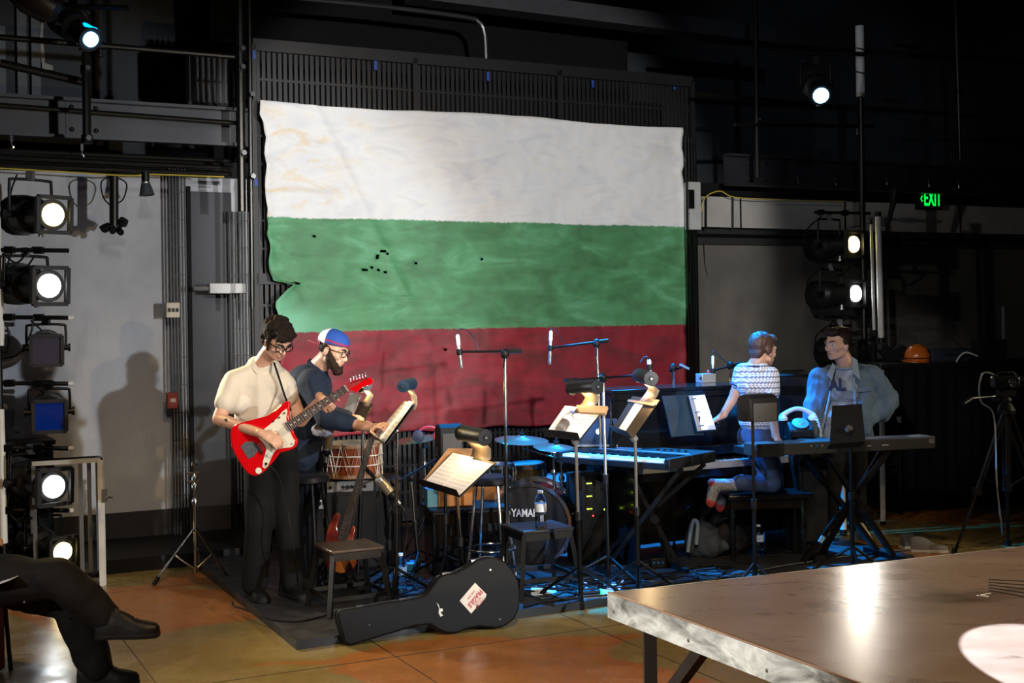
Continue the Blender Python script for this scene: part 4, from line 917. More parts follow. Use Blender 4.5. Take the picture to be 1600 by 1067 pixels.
mm = MB().lathe(f(-.173, H-.165, -.2025), R @ V((0, -1, 0)), [(.019, 0), (.019, .002), (.012, .002), (.012, .001)], 20); mm.build('badge_mark', black_plastic, g); MB().box(f(-.148, H-.163, -.203), (.006, .002, .04), R).build('badge_mark', black_plastic, g); MB().box(f(-.165, H-.189, -.203), (.05, .002, .005), R).build('badge_mark', black_plastic, g)
for x in (-.2, .2):
    for z in (.03, H-.015): MB().box(f(x, z, -.18), (.05, .035, .03), R).build('corner_guard', black_plastic, g)
g, R, c2_ = cab('small_amplifier', 'narrow black amplifier with purple light beside the bass amplifier', 'amplifier', at(592, 760, 9.0), (.30, .3, ztop-ST-.01), .2)
f = lambda x, z, y=-.152: c2_+R @ V((x, y, z))
MB().box(f(0, H-.06), (.27, .012, .08), R).build('control_panel', mat('panel_dark', '#3a3b40', .4, .6), g)
MB().box(f(-.06, H-.05, -.16), (.035, .004, .008), R).build('pilot_light', mat('purple_led', (.3, .12, 1), .4, emit=4, var=0), g)
for x in (-.1, .03, .09): MB().lathe(f(x, H-.06, -.16), R @ V((0, -1, 0)), [(.01, 0), (.01, .012)], 10).build('knob', black_plastic, g)
MB().box(f(0, (H-.12)/2), (.27, .012, H-.15), R).build('speaker_grille', mat('grille_black', '#1a1a1b', .7, bump=.6, bsc=350), g)
# roped drum (tapan)
zc = ztop+.004; dc = V((at(548, 740, 8.8).x, 8.9, zc)); r, h = .205, .235
g = thing('roped_drum', 'wooden drum with white zigzag rope lacing, on the amplifier', 'drum', dc)
t = NT('drum_wood'); wv = t.noise(3, 5, t.co('Object', (9, 9, .8)), .6)
t.set(Base_Color=t.ramp(wv, [(.3, C('#5a2413')), (.7, C('#9a4f24'))]), Roughness=.28); t.bump(wv, .15, .005)
MB().lathe(dc, V((0, 0, 1)), [(r*.97, .0), (r*.97, h)], 48).build('shell', t.m, g)
rope = mat('white_rope', '#d4d0c8', .7)
for z in (.012, h-.012): MB().lathe(dc+V((0, 0, z)), V((0, 0, 1)), [(r*.96, -.014), (r*1.03, -.012), (r*1.03, .012), (r*.96, .014)], 48).build('hoop', mat('hoop_wood', '#8d6a4e', .5), g)
MB().lathe(dc+V((0, 0, h)), V((0, 0, 1)), [(r*.98, 0), (r*.98, .003), (r*.2, .0035)], 48).build('drum_head', mat('skin_head', '#c9bda6', .6), g)
n = 12; m_ = MB(); pts = []
for k in range(n*2+1):
    a = PI*k/n; pts.append(dc+V((math.cos(a)*r*1.03, math.sin(a)*r*1.03, h-.01 if k % 2 else .01)))
m_.tube(pts, .0045, 6)
m_.build('zigzag_lacing', rope, g)
pts = []
for k in range(n*2+1):
    a = PI*(k+.5)/n; pts.append(dc+V((math.cos(a)*r*1.03, math.sin(a)*r*1.03, h-.01 if k % 2 else .01)))
MB().tube(pts, .003, 6).build('zigzag_lacing', rope, g)
for z in (h*.38, h*.66): MB().tube([dc+V((math.cos(a*PI/24)*r*1.05, math.sin(a*PI/24)*r*1.05, z)) for a in range(49)], .0045, 6).build('cross_rope', rope, g)
# leaning bass guitar on stand
g = thing('bass_guitar', 'sunburst red bass guitar leaning before the amplifier', 'bass guitar', onfloor(530, 880))
D = 8.15; bp = [(508, 850), (509, 835), (513, 822), (520, 806), (525, 801), (532, 804), (530, 812), (527, 822), (529, 832), (537, 838), (545, 833), (549, 822), (553, 821), (556, 826), (553, 838), (551, 850), (556, 862), (557, 880), (549, 892), (532, 896), (515, 891), (506, 878), (505, 864)]
t = NT('sunburst'); t.set(Base_Color=t.ramp(t.noise(5, 3), [(.35, C('#2e0a08')), (.5, C('#5e1a10')), (.68, C('#8a541c'))]), Roughness=.2, Coat_Weight=.5)
D2 = lambda x, y, o=0: at(x, y, 8.05+(y-700)*-.0006+o)
MB().prism([D2(x, y) for x, y in bp], (0, .04, 0)).build('body', t.m, g, bevel=.008)
MB().prism([D2(x, y, -.01) for x, y in ((527, 842), (541, 845), (583, 690), (575, 688))], (0, .02, 0)).build('neck', mat('dark_neck', '#2a211b', .5), g)
MB().prism([D2(x, y, -.01) for x, y in ((575, 688), (584, 690), (590, 668), (586, 658), (577, 662))], (0, .015, 0)).build('headstock', mat('dark_neck', '#2a211b', .5), g)
for k in range(4): MB().tube([D2(530+k*3, 870, -.015), D2(577+k*1.8, 684, -.015)], .0012, 5).build('string', chrome, g)
m_ = MB()
for k in range(20):
    s_ = 1-.95**(k+1)*1.0; s_ = k/20
    a, b = V(D2(576, 690, -.012)).lerp(D2(527, 842, -.012), s_), V(D2(583.5, 692, -.012)).lerp(D2(541, 846, -.012), s_); m_.tube([a, b], .0015, 5)
m_.build('frets', chrome, g, 'stuff')
g = thing('guitar_stand', 'black folding guitar stand under the leaning bass', 'guitar stand', onfloor(532, 905))
q0 = onfloor(532, 905); 
for a, b in ((at(532, 850, 8.2), onfloor(508, 905)), (at(532, 850, 8.2), onfloor(557, 908)), (at(532, 850, 8.2), onfloor(535, 880)), (at(512, 893, 8.05), at(552, 896, 8.05))): MB().tube([a, b], .009, 8).build('leg', black_metal, g)
# ================================================================ DRUM KIT
cymbal_m = mat('cymbal_bronze', '#9a9488', .25, .95, var=.15, sc=30)
def cymbal(c, r, label, axis=V((0, 0, 1))):
    g = thing('cymbal', label, 'cymbal', c)
    MB().lathe(c, axis, [(r, 0), (r*.99, .003), (r*.6, r*.07), (r*.22, r*.12), (r*.2, r*.17), (r*.12, r*.2), (.01, r*.21), (.01, r*.2), (r*.12, r*.19), (r*.2, r*.15), (r*.6, r*.06), (r, -.001)], 48).build('plate', cymbal_m, g)
    MB().lathe(c+axis*r*.2, axis, [(.018, 0), (.018, .02), (.008, .02), (.008, .04)], 12).build('felt_nut', black_plastic, g)
def stand_ch(foot, top, label, boom=None):
    foot = V(foot); g = thing('cymbal_stand', label, 'cymbal stand', foot); t_ = V(top)
    MB().tube([foot+V((0, 0, .03)), foot.lerp(t_, .5)], .0145, 12).build('lower_tube', chrome, g); MB().tube([foot.lerp(t_, .5), t_], .010, 12).build('upper_tube', chrome, g)
    for k in (.5, .8, .97): MB().lathe(foot.lerp(t_, k), V((0, 0, 1)), [(.018, -.02), (.024, 0), (.018, .02)], 12).build('clamp', chrome, g)
    if boom: MB().tube([boom[0], boom[1]], .007, 10).build('boom_arm', chrome, g); MB().ball(t_, .03).build('tilter', chrome, g)
    legs3(g, foot, .3, .26, .008, .2, chrome)
cy = at(655, 686, 9.3); cymbal(cy, .19, 'bronze cymbal left of the monitor speaker', V((-.12, -.06, 1)).normalized())
stand_ch(footat(664, 9.3), at(663, 690, 9.3), 'chrome cymbal stand left of the monitor speaker')
cy = at(815, 688, 9.2); cymbal(cy, .20, 'bronze cymbal behind the tall middle boom stand', V((.05, -.08, 1)).normalized())
stand_ch(footat(878, 9.1), at(877, 716, 9.1), 'chrome boom cymbal stand right of the bass drum', (at(817, 700, 9.2), at(905, 726, 9.05)))
cy = at(868, 700, 8.9); cymbal(cy, .16, 'dark cymbal under the music stand with the bottle', V((.1, -.1, 1)).normalized())
stand_ch(footat(862, 8.9), at(866, 702, 8.9), 'chrome cymbal stand below the bottle music stand')
def drum(c, axis, r, h, label, shell, head, lugs=8, name='drum', headname='drum_head'):
    axis = V(axis).normalized(); x, y, _ = basis(axis); c = V(c); g = thing(name, label, 'drum', V((c.x, c.y, c.z-(r if abs(axis.z) < .5 else h/2))))
    MB().lathe(c-axis*h/2, axis, [(r, 0), (r, h)], 48).build('shell', shell, g)
    MB().lathe(c+axis*h/2, axis, [(r*.97, .0), (r*.97, .004), (r*.3, .006), (.004, .006)], 48).build(headname, head, g)
    for s in (-1, 1): MB().lathe(c+axis*s*h/2, axis, [(r*.98, -.018), (r*1.06, -.016), (r*1.06, .016), (r*.98, .018), (r*.98, -.018)], 48).build('hoop', chrome, g)
    for k in range(lugs):
        a = 2*PI*k/lugs+.2; p = c+(x*math.cos(a)+y*math.sin(a))*(r+.014)
        o = MB().tube([p-axis*h*.47, p+axis*h*.47], .005, 8).build('tension_rod', chrome, g); MB().tube([p-axis*h*.14, p+axis*h*.14], .012, 8).build('lug', chrome, o)
    return g
bd = at(833, 812, 9.0); bd.z = .05+.285
dirf = V((-.14, -1, .0)).normalized()
g = drum(bd, dirf, .28, .38, 'black bass drum with white lettering on its head', gloss_black, mat('drum_black_head', '#18181a', .5, var=.3), 8, 'bass_drum')
x_ = V((1, -.14, 0)).normalized(); pc = bd+dirf*(.19+.009)
lettering('YAMAHA', pc+x_*-.012+V((0, 0, .085)), x_, V((0, 0, 1)), .076, mat('logo_white', '#c4c4c8', .6, var=.05), g, 'logo_lettering', .0015, .74, 'pale grey logo lettering')
lg = MB().lathe(pc+x_*-.172+V((0, 0, .085)), dirf, [(.036, 0), (.036, .002), (.031, .002), (.031, .0)], 28)
for k in range(3):
    a = PI/2+k*2*PI/3; q = pc+x_*-.172+V((0, 0, .085)); lg.tube([q-dirf*-.001, q+(x_*math.cos(a)+V((0, 0, 1))*math.sin(a))*.028], .005, 6)
lg.build('logo_emblem', MATS['logo_white'], g)
amber_head = mat('amber_head', '#8a5426', .25, coat=.4)
tm = at(770, 800, 9.1); drum(tm, (-.35, -1, .25), .20, .3, 'amber-headed drum left of the bass drum', gloss_black, amber_head, 8, 'floor_tom')
gt_ = at(822, 742, 9.35); drum(gt_, (-.05, -.02, 1), .135, .15, 'gold and chrome tom mounted over the bass drum', mat('gold_shell', '#5a4620', .2, .7), mat('drum_grey_head', '#4c4e52', .5), 8, 'tom_drum')
gs = at(780, 738, 9.0); drum(gs, (0, 0, 1), .105, .10, 'small dark snare drum left of the gold tom', gloss_black, mat('drum_bluelit_head', '#3c4650', .4), 8, 'snare_drum')  # head colour carries the blue light falling on the snare
stand_ch(footat(779, 9.05), gs-V((0, 0, .07)), 'short stand under the small snare drum')
drum(at(870, 765, 9.5), (0, -.1, 1), .15, .16, 'dark floor drum behind the chrome boom stand', gloss_black, mat('drum_grey_head', '#4c4e52', .5), 6, 'side_drum')
# red and blue headphones hanging on the cymbal
hp = at(670, 678, 9.1); g = thing('headphones', 'red and dark headphones resting by the left cymbal', 'headphones', hp)
MB().tube([hp+V((math.cos(a)*.075, 0, math.sin(a)*.055)) for a in [PI*k/10 for k in range(11)]], .009, 8).build('headband', mat('red_plastic', '#b03038', .4), g)
for k in (-1, 1): MB().lathe(hp+V((.075*k, -.02, -.01)), V((0, -1, 0)), [(.04, 0), (.045, .015), (.04, .035), (.015, .038)], 16).build('ear_cup', mat('red_plastic', '#b03038', .4) if k > 0 else mat('navy_plastic', '#26304a', .4), g)
# big black case with amber board above
c = at(722, 830, 8.6); c.z = 0
g, R, cc = cab('road_case', 'wide black road case behind the guitar case', 'case', V((at(727, 830, 8.7).x, 8.75, 0)), (.52, .34, at(720, 798, 8.6).z-ST), .25, m=gloss_black)
H = at(720, 798, 8.6).z-ST
for x in (-.26, .26): MB().box(cc+R @ V((x, -.17, H/2)), (.02, .02, H), R).build('edge_strip', black_metal, g)
MB().box(cc+R @ V((0, -.17, H)), (.52, .02, .02), R).build('edge_strip', black_metal, g)
MB().box(cc+R @ V((0, 0, H+.012)), (.56, .38, .02), R).build('lid', black_matt, g, bevel=.004)
for x in (-.15, .15): MB().box(cc+R @ V((x, -.178, H*.7)), (.06, .01, .08), R).build('latch', black_metal, g)
b = cc+R @ V((-.08, .02, H+.024)); g = thing('cardboard_box', 'open amber cardboard box standing on the road case', 'box', b)
MB().box(b+V((0, 0, .075)), (.24, .16, .15), R).build('carton', mat('amber_card', '#a86c34', .7), g, bevel=.003); MB().quad([b+R @ V((-.12, -.08, .15)), b+R @ V((.12, -.08, .15)), b+R @ V((.12, -.14, .19)), b+R @ V((-.12, -.14, .19))], .004).build('flap', mat('amber_card', '#a86c34', .7), g)
MB().box(b+R @ V((-.16, 0, .06)), (.07, .14, .12), R).build('side_pad', mat('teal_pad', '#3f6f7a', .6), g)
# rack with LEDs
g, R, c = cab('equipment_rack', 'black equipment rack with yellow-green lights under laptop', 'rack', V((at(920, 750, 8.8).x, 9.0, 0)), (.22, .3, .62), .3, m=black_matt)
led = mat('lime_led', (.65, 1, .05), .4, emit=5, var=0)
for k in range(5):
    z = .56-.09*k; q = MB().box(c+R @ V((0, -.155, z)), (.2, .01, .07), R).build('rack_unit', black_matt, g)
    if k < 3:
        for j in range(3): MB().box(c+R @ V((-.06+j*.014, -.162, z+.01)), (.009, .004, .006), R).build('indicator_light', led, q)
MB().box(c+R @ V((.07, -.162, .38)), (.014, .004, .01), R).build('indicator_light', led, g); MB().box(c+R @ V((-.02, -.162, .34)), (.01, .004, .01), R).build('indicator_light', mat('red_led', (1, .05, .05), .4, emit=3, var=0), g)
# ================================================================ KEYBOARDS
white_key = mat('white_key', '#cfd4d8', .3, var=.03); black_key = mat('black_key', '#0c0c0c', .3)
def keyboard(FL, FR, BL, th, label, keys=36, m=black_plastic, ends=.05, name='synthesizer', gloss=None):
    x = (FR-FL).normalized(); L = (FR-FL).length; y = (BL-FL); y = (y-x*y.dot(x)); Dp = y.length; y.normalize(); z = V((0, 0, 1))
    g = thing(name, label, 'keyboard', FL.lerp(FR, .5)+y*Dp/2-z*th); R = Matrix((x, y, z)).transposed()
    q = lambda a, b, c: FL+x*a+y*b+z*c
    MB().box(q(L/2, Dp*.74, -th/2), (L, Dp*.52, th), R).build('control_deck', m, g, bevel=.006)
    MB().box(q(L/2, Dp*.24, -th*.72), (L, Dp*.48, th*.55), R).build('keybed', m, g, bevel=.004)
    for a in (ends*.4, L-ends*.4): MB().box(q(a, Dp*.24, -th*.45), (ends*.8, Dp*.48, th*.9), R).build('end_block', m, g, bevel=.005)
    kw = (L-2*ends)/keys; wk, bk = MB(), MB()
    for k in range(keys):
        wk.box(q(ends+kw*(k+.5), Dp*.24, -th*.3), (kw*.93, Dp*.44, .018), R)
        if k % 7 not in (2, 6) and k < keys-1: bk.box(q(ends+kw*(k+1), Dp*.32, -th*.3+.014), (kw*.55, Dp*.28, .014), R)
    wk.build('white_keys', white_key, g, 'stuff'); bk.build('black_keys', black_key, g, 'stuff')
    return g, q, L, Dp, R
zk = .86
FL, FR, BR = flo(868, 705, zk), flo(1046, 717, zk), flo(1088, 702, zk); BL = FL+(BR-FR)
g, q, L, Dp, R = keyboard(FL, FR, BL, .075, 'black synthesizer with white keys, left of the piano')
for a in (.62, .68, .74, .80, .86): MB().lathe(q(L*a, Dp*.7, 0), V((0, 0, 1)), [(.01, 0), (.009, .016), (.004, .017)], 10).build('knob', black_plastic, g)
MB().box(q(L*.35, Dp*.72, .002), (.18, .06, .003), R).build('display', mat('display_blue', '#4a86a8', .15), g)
MB().box(q(L*.55, Dp*.55, .001), (L*.8, .012, .003), R).build('trim_strip', mat('pale_strip', '#9ab4c4', .3, .4), g)
def xstand(prs, label, w_=.035):
    """prs: list of (top, foot) world pairs"""
    g = thing('keyboard_stand', label, 'keyboard stand', sum((p[1] for p in prs), V())/len(prs))
    for a, b in prs:
        o = MB().beam(a, b, w_, w_*.8).build('leg', black_metal, g)
    return g
zz = zk-.08
def tp(px, py, z): return flo(px, py, z)
xs = [(V(q(L*.50, Dp*.3, -.08)), onfloor(1066, 893)), (V(q(L*.42, Dp*.8, -.08)), onfloor(1046, 884)), (V(q(L*.98, Dp*.3, -.08)), onfloor(940, 895)), (V(q(L*.98, Dp*.8, -.08)), onfloor(925, 882))]
g = xstand(xs, 'black X-shaped keyboard stand under the synthesizer')
MB().beam(onfloor(1074, 897)+V((0, 0, .02)), onfloor(1030, 878)+V((0, 0, .02)), .03).build('foot_bar', black_metal, g); MB().beam(onfloor(950, 901)+V((0, 0, .02)), onfloor(915, 878)+V((0, 0, .02)), .03).build('foot_bar', black_metal, g)
MB().lathe((xs[0][0]+xs[0][1])/2-V((0, .04, 0)), V((0, 1, 0)), [(.03, -.02), (.03, .1)], 12).build('pivot', black_plastic, g)
# white sound module beside the synthesizer
a_ = flo(868, 713, .80); g = thing('sound_module', 'small pale sound module left of the synthesizer', 'module', a_)
MB().box(a_+V((.08, .08, .022)), (.17, .16, .05), RW).build('case', mat('pale_module', '#b9bcc0', .4), g, bevel=.004)
lettering('Roland', a_+V((.12, -.005, .03)), V((1, .1, 0)), V((0, 0, 1)), .028, black_plastic, g, 'module_lettering')
# laptop
lp = q(L*.22, Dp*.75, .0)
lb = at(932, 698, lp.y+.0); lb = V((lb.x, lp.y, zk+.003)); g = thing('laptop', 'open dark-lidded laptop with glowing fruit emblem, on the synthesizer', 'laptop', lb)
Rl = Matrix.Rotation(-.1, 3, 'Z')
MB().box(lb+Rl @ V((0, .12, .008)), (.3, .21, .014), Rl).build('base', alu, g, bevel=.003)
MB().box(lb+Rl @ V((0, .02, .105)), (.3, .008, .2), Rl @ Matrix.Rotation(.2, 3, 'X')).build('lid', mat('laptop_lid', '#3a4656', .35, .5), g, bevel=.003)
ap = [(0, -.5), (.14, -.46), (.3, -.5), (.46, -.22), (.5, 0), (.38, .05), (.3, .2), (.36, .36), (.44, .42), (.3, .52), (.1, .48), (0, .42), (-.1, .48), (-.3, .5), (-.46, .34), (-.5, .05), (-.42, -.25), (-.28, -.48), (-.14, -.46)]
sA = .036; cpt = lb+Rl @ V((.015, .011, .11)); xa = Rl @ V((1, 0, 0)); za = (Rl @ Matrix.Rotation(.2, 3, 'X')) @ V((0, 0, 1)); na = xa.cross(za)
glow = mat('laptop_glow', (.85, .93, 1), .5, emit=1.6, var=0)
mo = MB(); mo.prism([cpt+xa*x*sA+za*z*sA+na*.003 for x, z in ap], na*.002); mo.prism([cpt+xa*(x*sA)+za*z*sA+na*.003 for x, z in ((.02, .6), (.16, .7), (.22, .92), (.06, .84))], na*.002); mo.build('lid_emblem', glow, g, label='glowing white fruit emblem')
# long stage piano seen from behind
zt2 = .92; e0, e1 = flo(1180, 694, zt2), flo(1462, 681, zt2); x = (e1-e0).normalized(); y = V((-x.y, x.x, 0)); L = (e1-e0).length
bt = .085; g = thing('stage_piano', 'long black electric piano seen from behind, on X stand', 'keyboard', e0.lerp(e1, .5)+y*.15-V((0, 0, bt)))
R2 = Matrix((x, y, V((0, 0, 1)))).transposed(); q = lambda a, b, c: e0+x*a+y*b+V((0, 0, c))
MB().box(q(L/2, .09, -bt/2), (L, .18, bt), R2).build('back_body', mat('piano_shell', '#2b2c2c', .5, bump=.15), g, bevel=.008)
MB().box(q(L/2, .25, -bt*.7), (L, .16, bt*.6), R2).build('keybed', black_plastic, g, bevel=.004)
MB().box(q(L/2, .25, -bt*.5), (L-.12, .14, .018), R2).build('white_keys', white_key, g)
MB().box(q(.11, -.004, -bt/2), (.2, .012, bt*1.05), R2).build('cover_flap', black_matt, g)
for k, a in enumerate((.30, .33, .36, .40)): MB().box(q(L*a, -.003, -.028), (.018, .006, .014), R2).build('socket', mat('blue_socket', '#3a6ea0', .3, .5) if k in (1, 3) else alu, g)
for a in (.47, .485, .5, .54, .555, .57): MB().lathe(q(L*a, 0, -.03), -y, [(.005, 0), (.005, .004)], 8).build('socket', alu, g)
for a, w_ in ((.62, .03), (.71, .05)): MB().box(q(L*a, -.002, -.045), (w_, .003, .006), R2).build('printed_mark', mat('printed_grey', '#9a9a9a', .5), g)
m_ = MB()
for i in range(4):
    for j in range(3): m_.box(q(L-.05+i*.01, -.001, -.022-j*.01), (.006, .003, .005), R2)
m_.build('vent_slots', mat('printed_grey', '#9a9a9a', .5), g, 'stuff')
cx_ = V((q(L*.62, .15, 0)).to_tuple())
xs = [(q(L*.40, .05, -bt), onfloor(1400, 874)), (q(L*.33, .2, -bt), onfloor(1375, 866)), (q(L*.76, .05, -bt), onfloor(1252, 880)), (q(L*.80, .22, -bt), onfloor(1280, 872))]
g = xstand(xs, 'black X-shaped stand under the long electric piano', .04)
MB().beam(onfloor(1228, 874)+V((0, 0, .025)), onfloor(1290, 878)+V((0, 0, .025)), .05).build('foot_bar', black_metal, g); MB().beam(onfloor(1352, 862)+V((0, 0, .02)), onfloor(1412, 878)+V((0, 0, .02)), .04).build('foot_bar', black_metal, g)
pv = (xs[0][0]+xs[0][1])/2; MB().lathe(pv-V((0, .05, 0)), V((0, 1, 0)), [(.035, -.02), (.035, .2)], 14).build('pivot', black_plastic, g)
b_ = xs[2][0].lerp(xs[2][1], .78)-V((0, .03, 0)); MB().box(b_, (.03, .008, .05), Matrix.Rotation(.6, 3, 'Y')).build('sticker', mat('blue_label', '#7fb4d8', .5), g, label='small pale blue sticker')
# ================================================================ UPRIGHT PIANO
pl = flo(956, 609, 1.27); W0 = pl; xw = U; yb = -N; zt3 = 1.27; PL = 1.40
q = lambda a, b, c: V((W0.x, W0.y, 0))+xw*a+yb*b+V((0, 0, c))
g = thing('upright_piano', 'black upright piano with open music desk behind the stands', 'piano', q(PL/2, 0, ST))
pm = mat('piano_black', '#101113', .22, coat=.3)
MB().box(q(PL/2, .2, (ST+zt3-.03)/2+.06), (PL, .36, zt3-.03-ST-.08), RW).build('case', pm, g, bevel=.006)
MB().box(q(PL/2, .18, zt3-.012), (PL+.04, .44, .024), RW).build('lid', pm, g, bevel=.004)
MB().box(q(PL/2, .0, zt3-.05), (PL, .03, .05), RW).build('lid_moulding', pm, g, bevel=.004)
for a in (.02, PL-.02): MB().box(q(a, -.12, .42), (.05, .33, .74), RW).build('side_arm', pm, g, bevel=.01)
MB().box(q(PL/2, -.12, .68), (PL, .34, .08), RW).build('keybed', pm, g, bevel=.005)
MB().box(q(PL/2, -.28, .725), (PL-.04, .03, .05), RW).build('key_slip', mat('key_slip_pale', '#a9b0b6', .3, .2), g)
wk, bk = MB(), MB(); kw = (PL-.12)/52
for k in range(52):
    wk.box(q(.06+kw*(k+.5), -.19, .735), (kw*.93, .15, .02), RW)
    if k % 7 not in (2, 6): bk.box(q(.06+kw*(k+1), -.16, .75), (kw*.5, .09, .016), RW)
wk.build('white_keys', white_key, g, 'stuff'); bk.build('black_keys', black_key, g, 'stuff')
MB().box(q(PL/2, -.03, .80), (PL-.1, .06, .08), RW).build('fallboard', pm, g, bevel=.01)
MB().box(q(PL/2, .015, .4), (PL-.06, .02, .5), RW).build('lower_panel', pm, g)
cs = [at(1050, 682, 8.78), at(1100, 678, 8.88), at(1082, 616, 8.98), at(1035, 618, 8.86)]
MB().quad(cs, .012).build('music_desk', mat('desk_bluelit', '#20344a', .35), g)  # dark desk, coloured blue for the stage light on it
cs = [at(1090, 673, 8.78), at(1119, 671, 8.86), at(1101, 616, 8.96), at(1076, 618, 8.92)]
g = thing('ring_binder', 'open white ring binder propped on the piano', 'binder', cs[0])
MB().quad(cs, .02).build('cover', black_plastic, g); MB().quad(sub4(cs, .22, .01, .98, .99, .004), .012).build('pages', mat('binder_page', '#c9d6e0', .7, var=.05), g)
MB().quad(sub4(cs, .0, .0, .24, 1., .004), .006).build('clear_spine', mat('clear_spine', '#9b9a98', .15, .3), g)
for r_ in (.12, .5, .88):
    a, b = lerp4(cs, .08, r_), lerp4(cs, .32, r_); n_ = (cs[1]-cs[0]).cross(cs[3]-cs[0]).normalized(); MB().tube([a+n_*.006, a.lerp(b, .5)+n_*.02, b+n_*.018], .003, 6).build('ring', chrome, g)
# things on the piano lid
b = at(1103, 604, 9.75); b.z = zt3; g = thing('grey_interface_box', 'small grey box with red button on the piano lid', 'box', b)
MB().box(b+V((0, 0, .035)), (.13, .09, .07), RW).build('case', mat('interface_grey', '#8a9096', .4, .4), g, bevel=.004); MB().lathe(b+V((.02, 0, .07)), V((0, 0, 1)), [(.01, 0), (.01, .02), (.004, .024)], 12).build('button', mat('red_plastic', '#b03038', .4), g)
MB().lathe(b+V((-.045, -.06, .035)), V((0, -1, 0)), [(.014, 0), (.014, .006)], 12).build('socket', black_plastic, g)
# bench
bt_ = at(1196, 768, 8.95); g = thing('piano_bench', 'black bench with turned legs under the kneeling man', 'bench', V((bt_.x, 8.95, ST)))
zb = bt_.z; MB().box(V((bt_.x, 9.0, zb-.02)), (.62, .36, .04), Matrix.Rotation(.1, 3, 'Z')).build('seat', pm, g, bevel=.01); MB().box(V((bt_.x, 9.0, zb-.07)), (.55, .3, .07), Matrix.Rotation(.1, 3, 'Z')).build('apron', pm, g)
for sx in (-.25, .25):
    for sy in (-.12, .12): MB().lathe(V((bt_.x+sx, 9.0+sy, ST)), V((0, 0, 1)), [(.014, 0), (.016, .04), (.012, .08), (.024, .18), (.026, .24), (.015, .3), (.022, .33), (.022, zb-ST-.05)], 14).build('leg', pm, g)
# telephone on amplifier
b = at(1258, 684, 9.2); tb = V((b.x, 9.2, 0)); ztb = at(1253, 682, 9.2).z
g, R, c = cab('speaker_column', 'tall black speaker column under the telephone', 'speaker', tb, (.22, .28, ztb-ST), .2)
MB().box(c+R @ V((0, -.155, .4)), (.18, .01, .6), R).build('speaker_grille', mat('grille_black', '#1a1a1b', .7, bump=.6, bsc=350), g)
pb = V((tb.x-.045, 9.18, ztb)); g = thing('telephone', 'old telephone with white handset on dark body', 'telephone', pb)
MB().prism([pb+V(p) for p in ((-.09, -.09, 0), (-.09, .1, 0), (-.09, .1, .12), (-.09, .04, .13), (-.09, -.09, .06))], (.18, 0, 0)).build('body', black_plastic, g, bevel=.012)
MB().lathe(pb+V((0, -.03, .1)), V((0, -.55, .83)), [(.06, 0), (.06, .01), (.025, .012), (.02, .016)], 24).build('dial', alu, g)
hs = MB(); arc = [pb+V((-.12+.24*k/10, .05, .15+.055*math.sin(PI*k/10))) for k in range(11)]
hs.tube(arc, [.02, .019, .017, .016, .016, .016, .016, .016, .017, .019, .02], 12); wh_ = mat('handset_white', '#d8dde2', .35)
o = hs.build('handset', wh_, g); 
for k in (-1, 1): MB().lathe(pb+V((.11*k, .05, .12)), V((0, 0, 1)), [(.034, 0), (.036, .02), (.02, .045)], 16).build('ear_piece', wh_, o)
m_ = MB(); pts = []
for k in range(90): 
    s_ = k/89; pp = pb+V((.13+.03*math.sin(s_*3), .0, .13-.16*s_-.03*math.sin(s_*PI))); pts.append(pp+V((math.cos(k*1.1)*.009, math.sin(k*1.1)*.009, 0)))
m_.tube(pts, .003, 5).build('coiled_cord', wh_, g)
# amps behind, right of piano
g, R, c = cab('guitar_amplifier', 'dark blue-lit amplifier between the two men on the right', 'amplifier', at(1240, 700, 10.3), (.42, .3, at(1230, 583, 10.3).z-ST), .3)
Hh = at(1230, 583, 10.3).z-ST; MB().box(c+R @ V((0, -.155, Hh-.06)), (.38, .01, .07), R).build('control_panel', mat('panel_dark', '#3a3b40', .4, .6), g); MB().box(c+R @ V((0, -.155, (Hh-.14)/2)), (.38, .01, Hh-.2), R).build('speaker_grille', mat('grille_navy', '#1d2430', .7, bump=.5, bsc=300), g)
MB().box(c+R @ V((0, 0, Hh+.02)), (.2, .03, .015), R).build('handle', black_plastic, g)
# ================================================================ RIGHT SIDE: counter, camera tripod, chairs
u0, z0 = 0, 0
q0 = flo(1390, 800); dq = q0.y; zt4 = at(1386, 568, dq).z
g = thing('draped_counter', 'long counter draped in black cloth along the right side', 'counter', q0)
cw = 3.2; ux = V((.97, .24, 0)).normalized(); Rc = Matrix((ux, V((-ux.y, ux.x, 0)), V((0, 0, 1)))).transposed()
MB().box(q0+ux*cw/2+Rc @ V((0, .3, zt4-.02)), (cw+.04, .64, .04), Rc).build('top', black_matt, g, bevel=.005)
m_ = MB(); n = 160; vs = []
for k in range(n+1):
    s_ = cw*k/n; w_ = .018*math.sin(k*.9)+.012*math.sin(k*.37+1)
    for z in (.005, zt4-.03): vs.append(q0+ux*s_+Rc @ V((0, w_*(1.4 if z < .1 else .5), z)))
m_.add(vs, [(2*k, 2*k+2, 2*k+3, 2*k+1) for k in range(n)]); o = m_.build('cloth_drape', void_black, g); s_ = o.modifiers.new('t', 'SOLIDIFY'); s_.thickness = .006
MB().box(q0+ux*cw/2+Rc @ V((0, .3, zt4/2)), (cw-.02, .5, zt4-.06), Rc).build('carcass', black_matt, g)
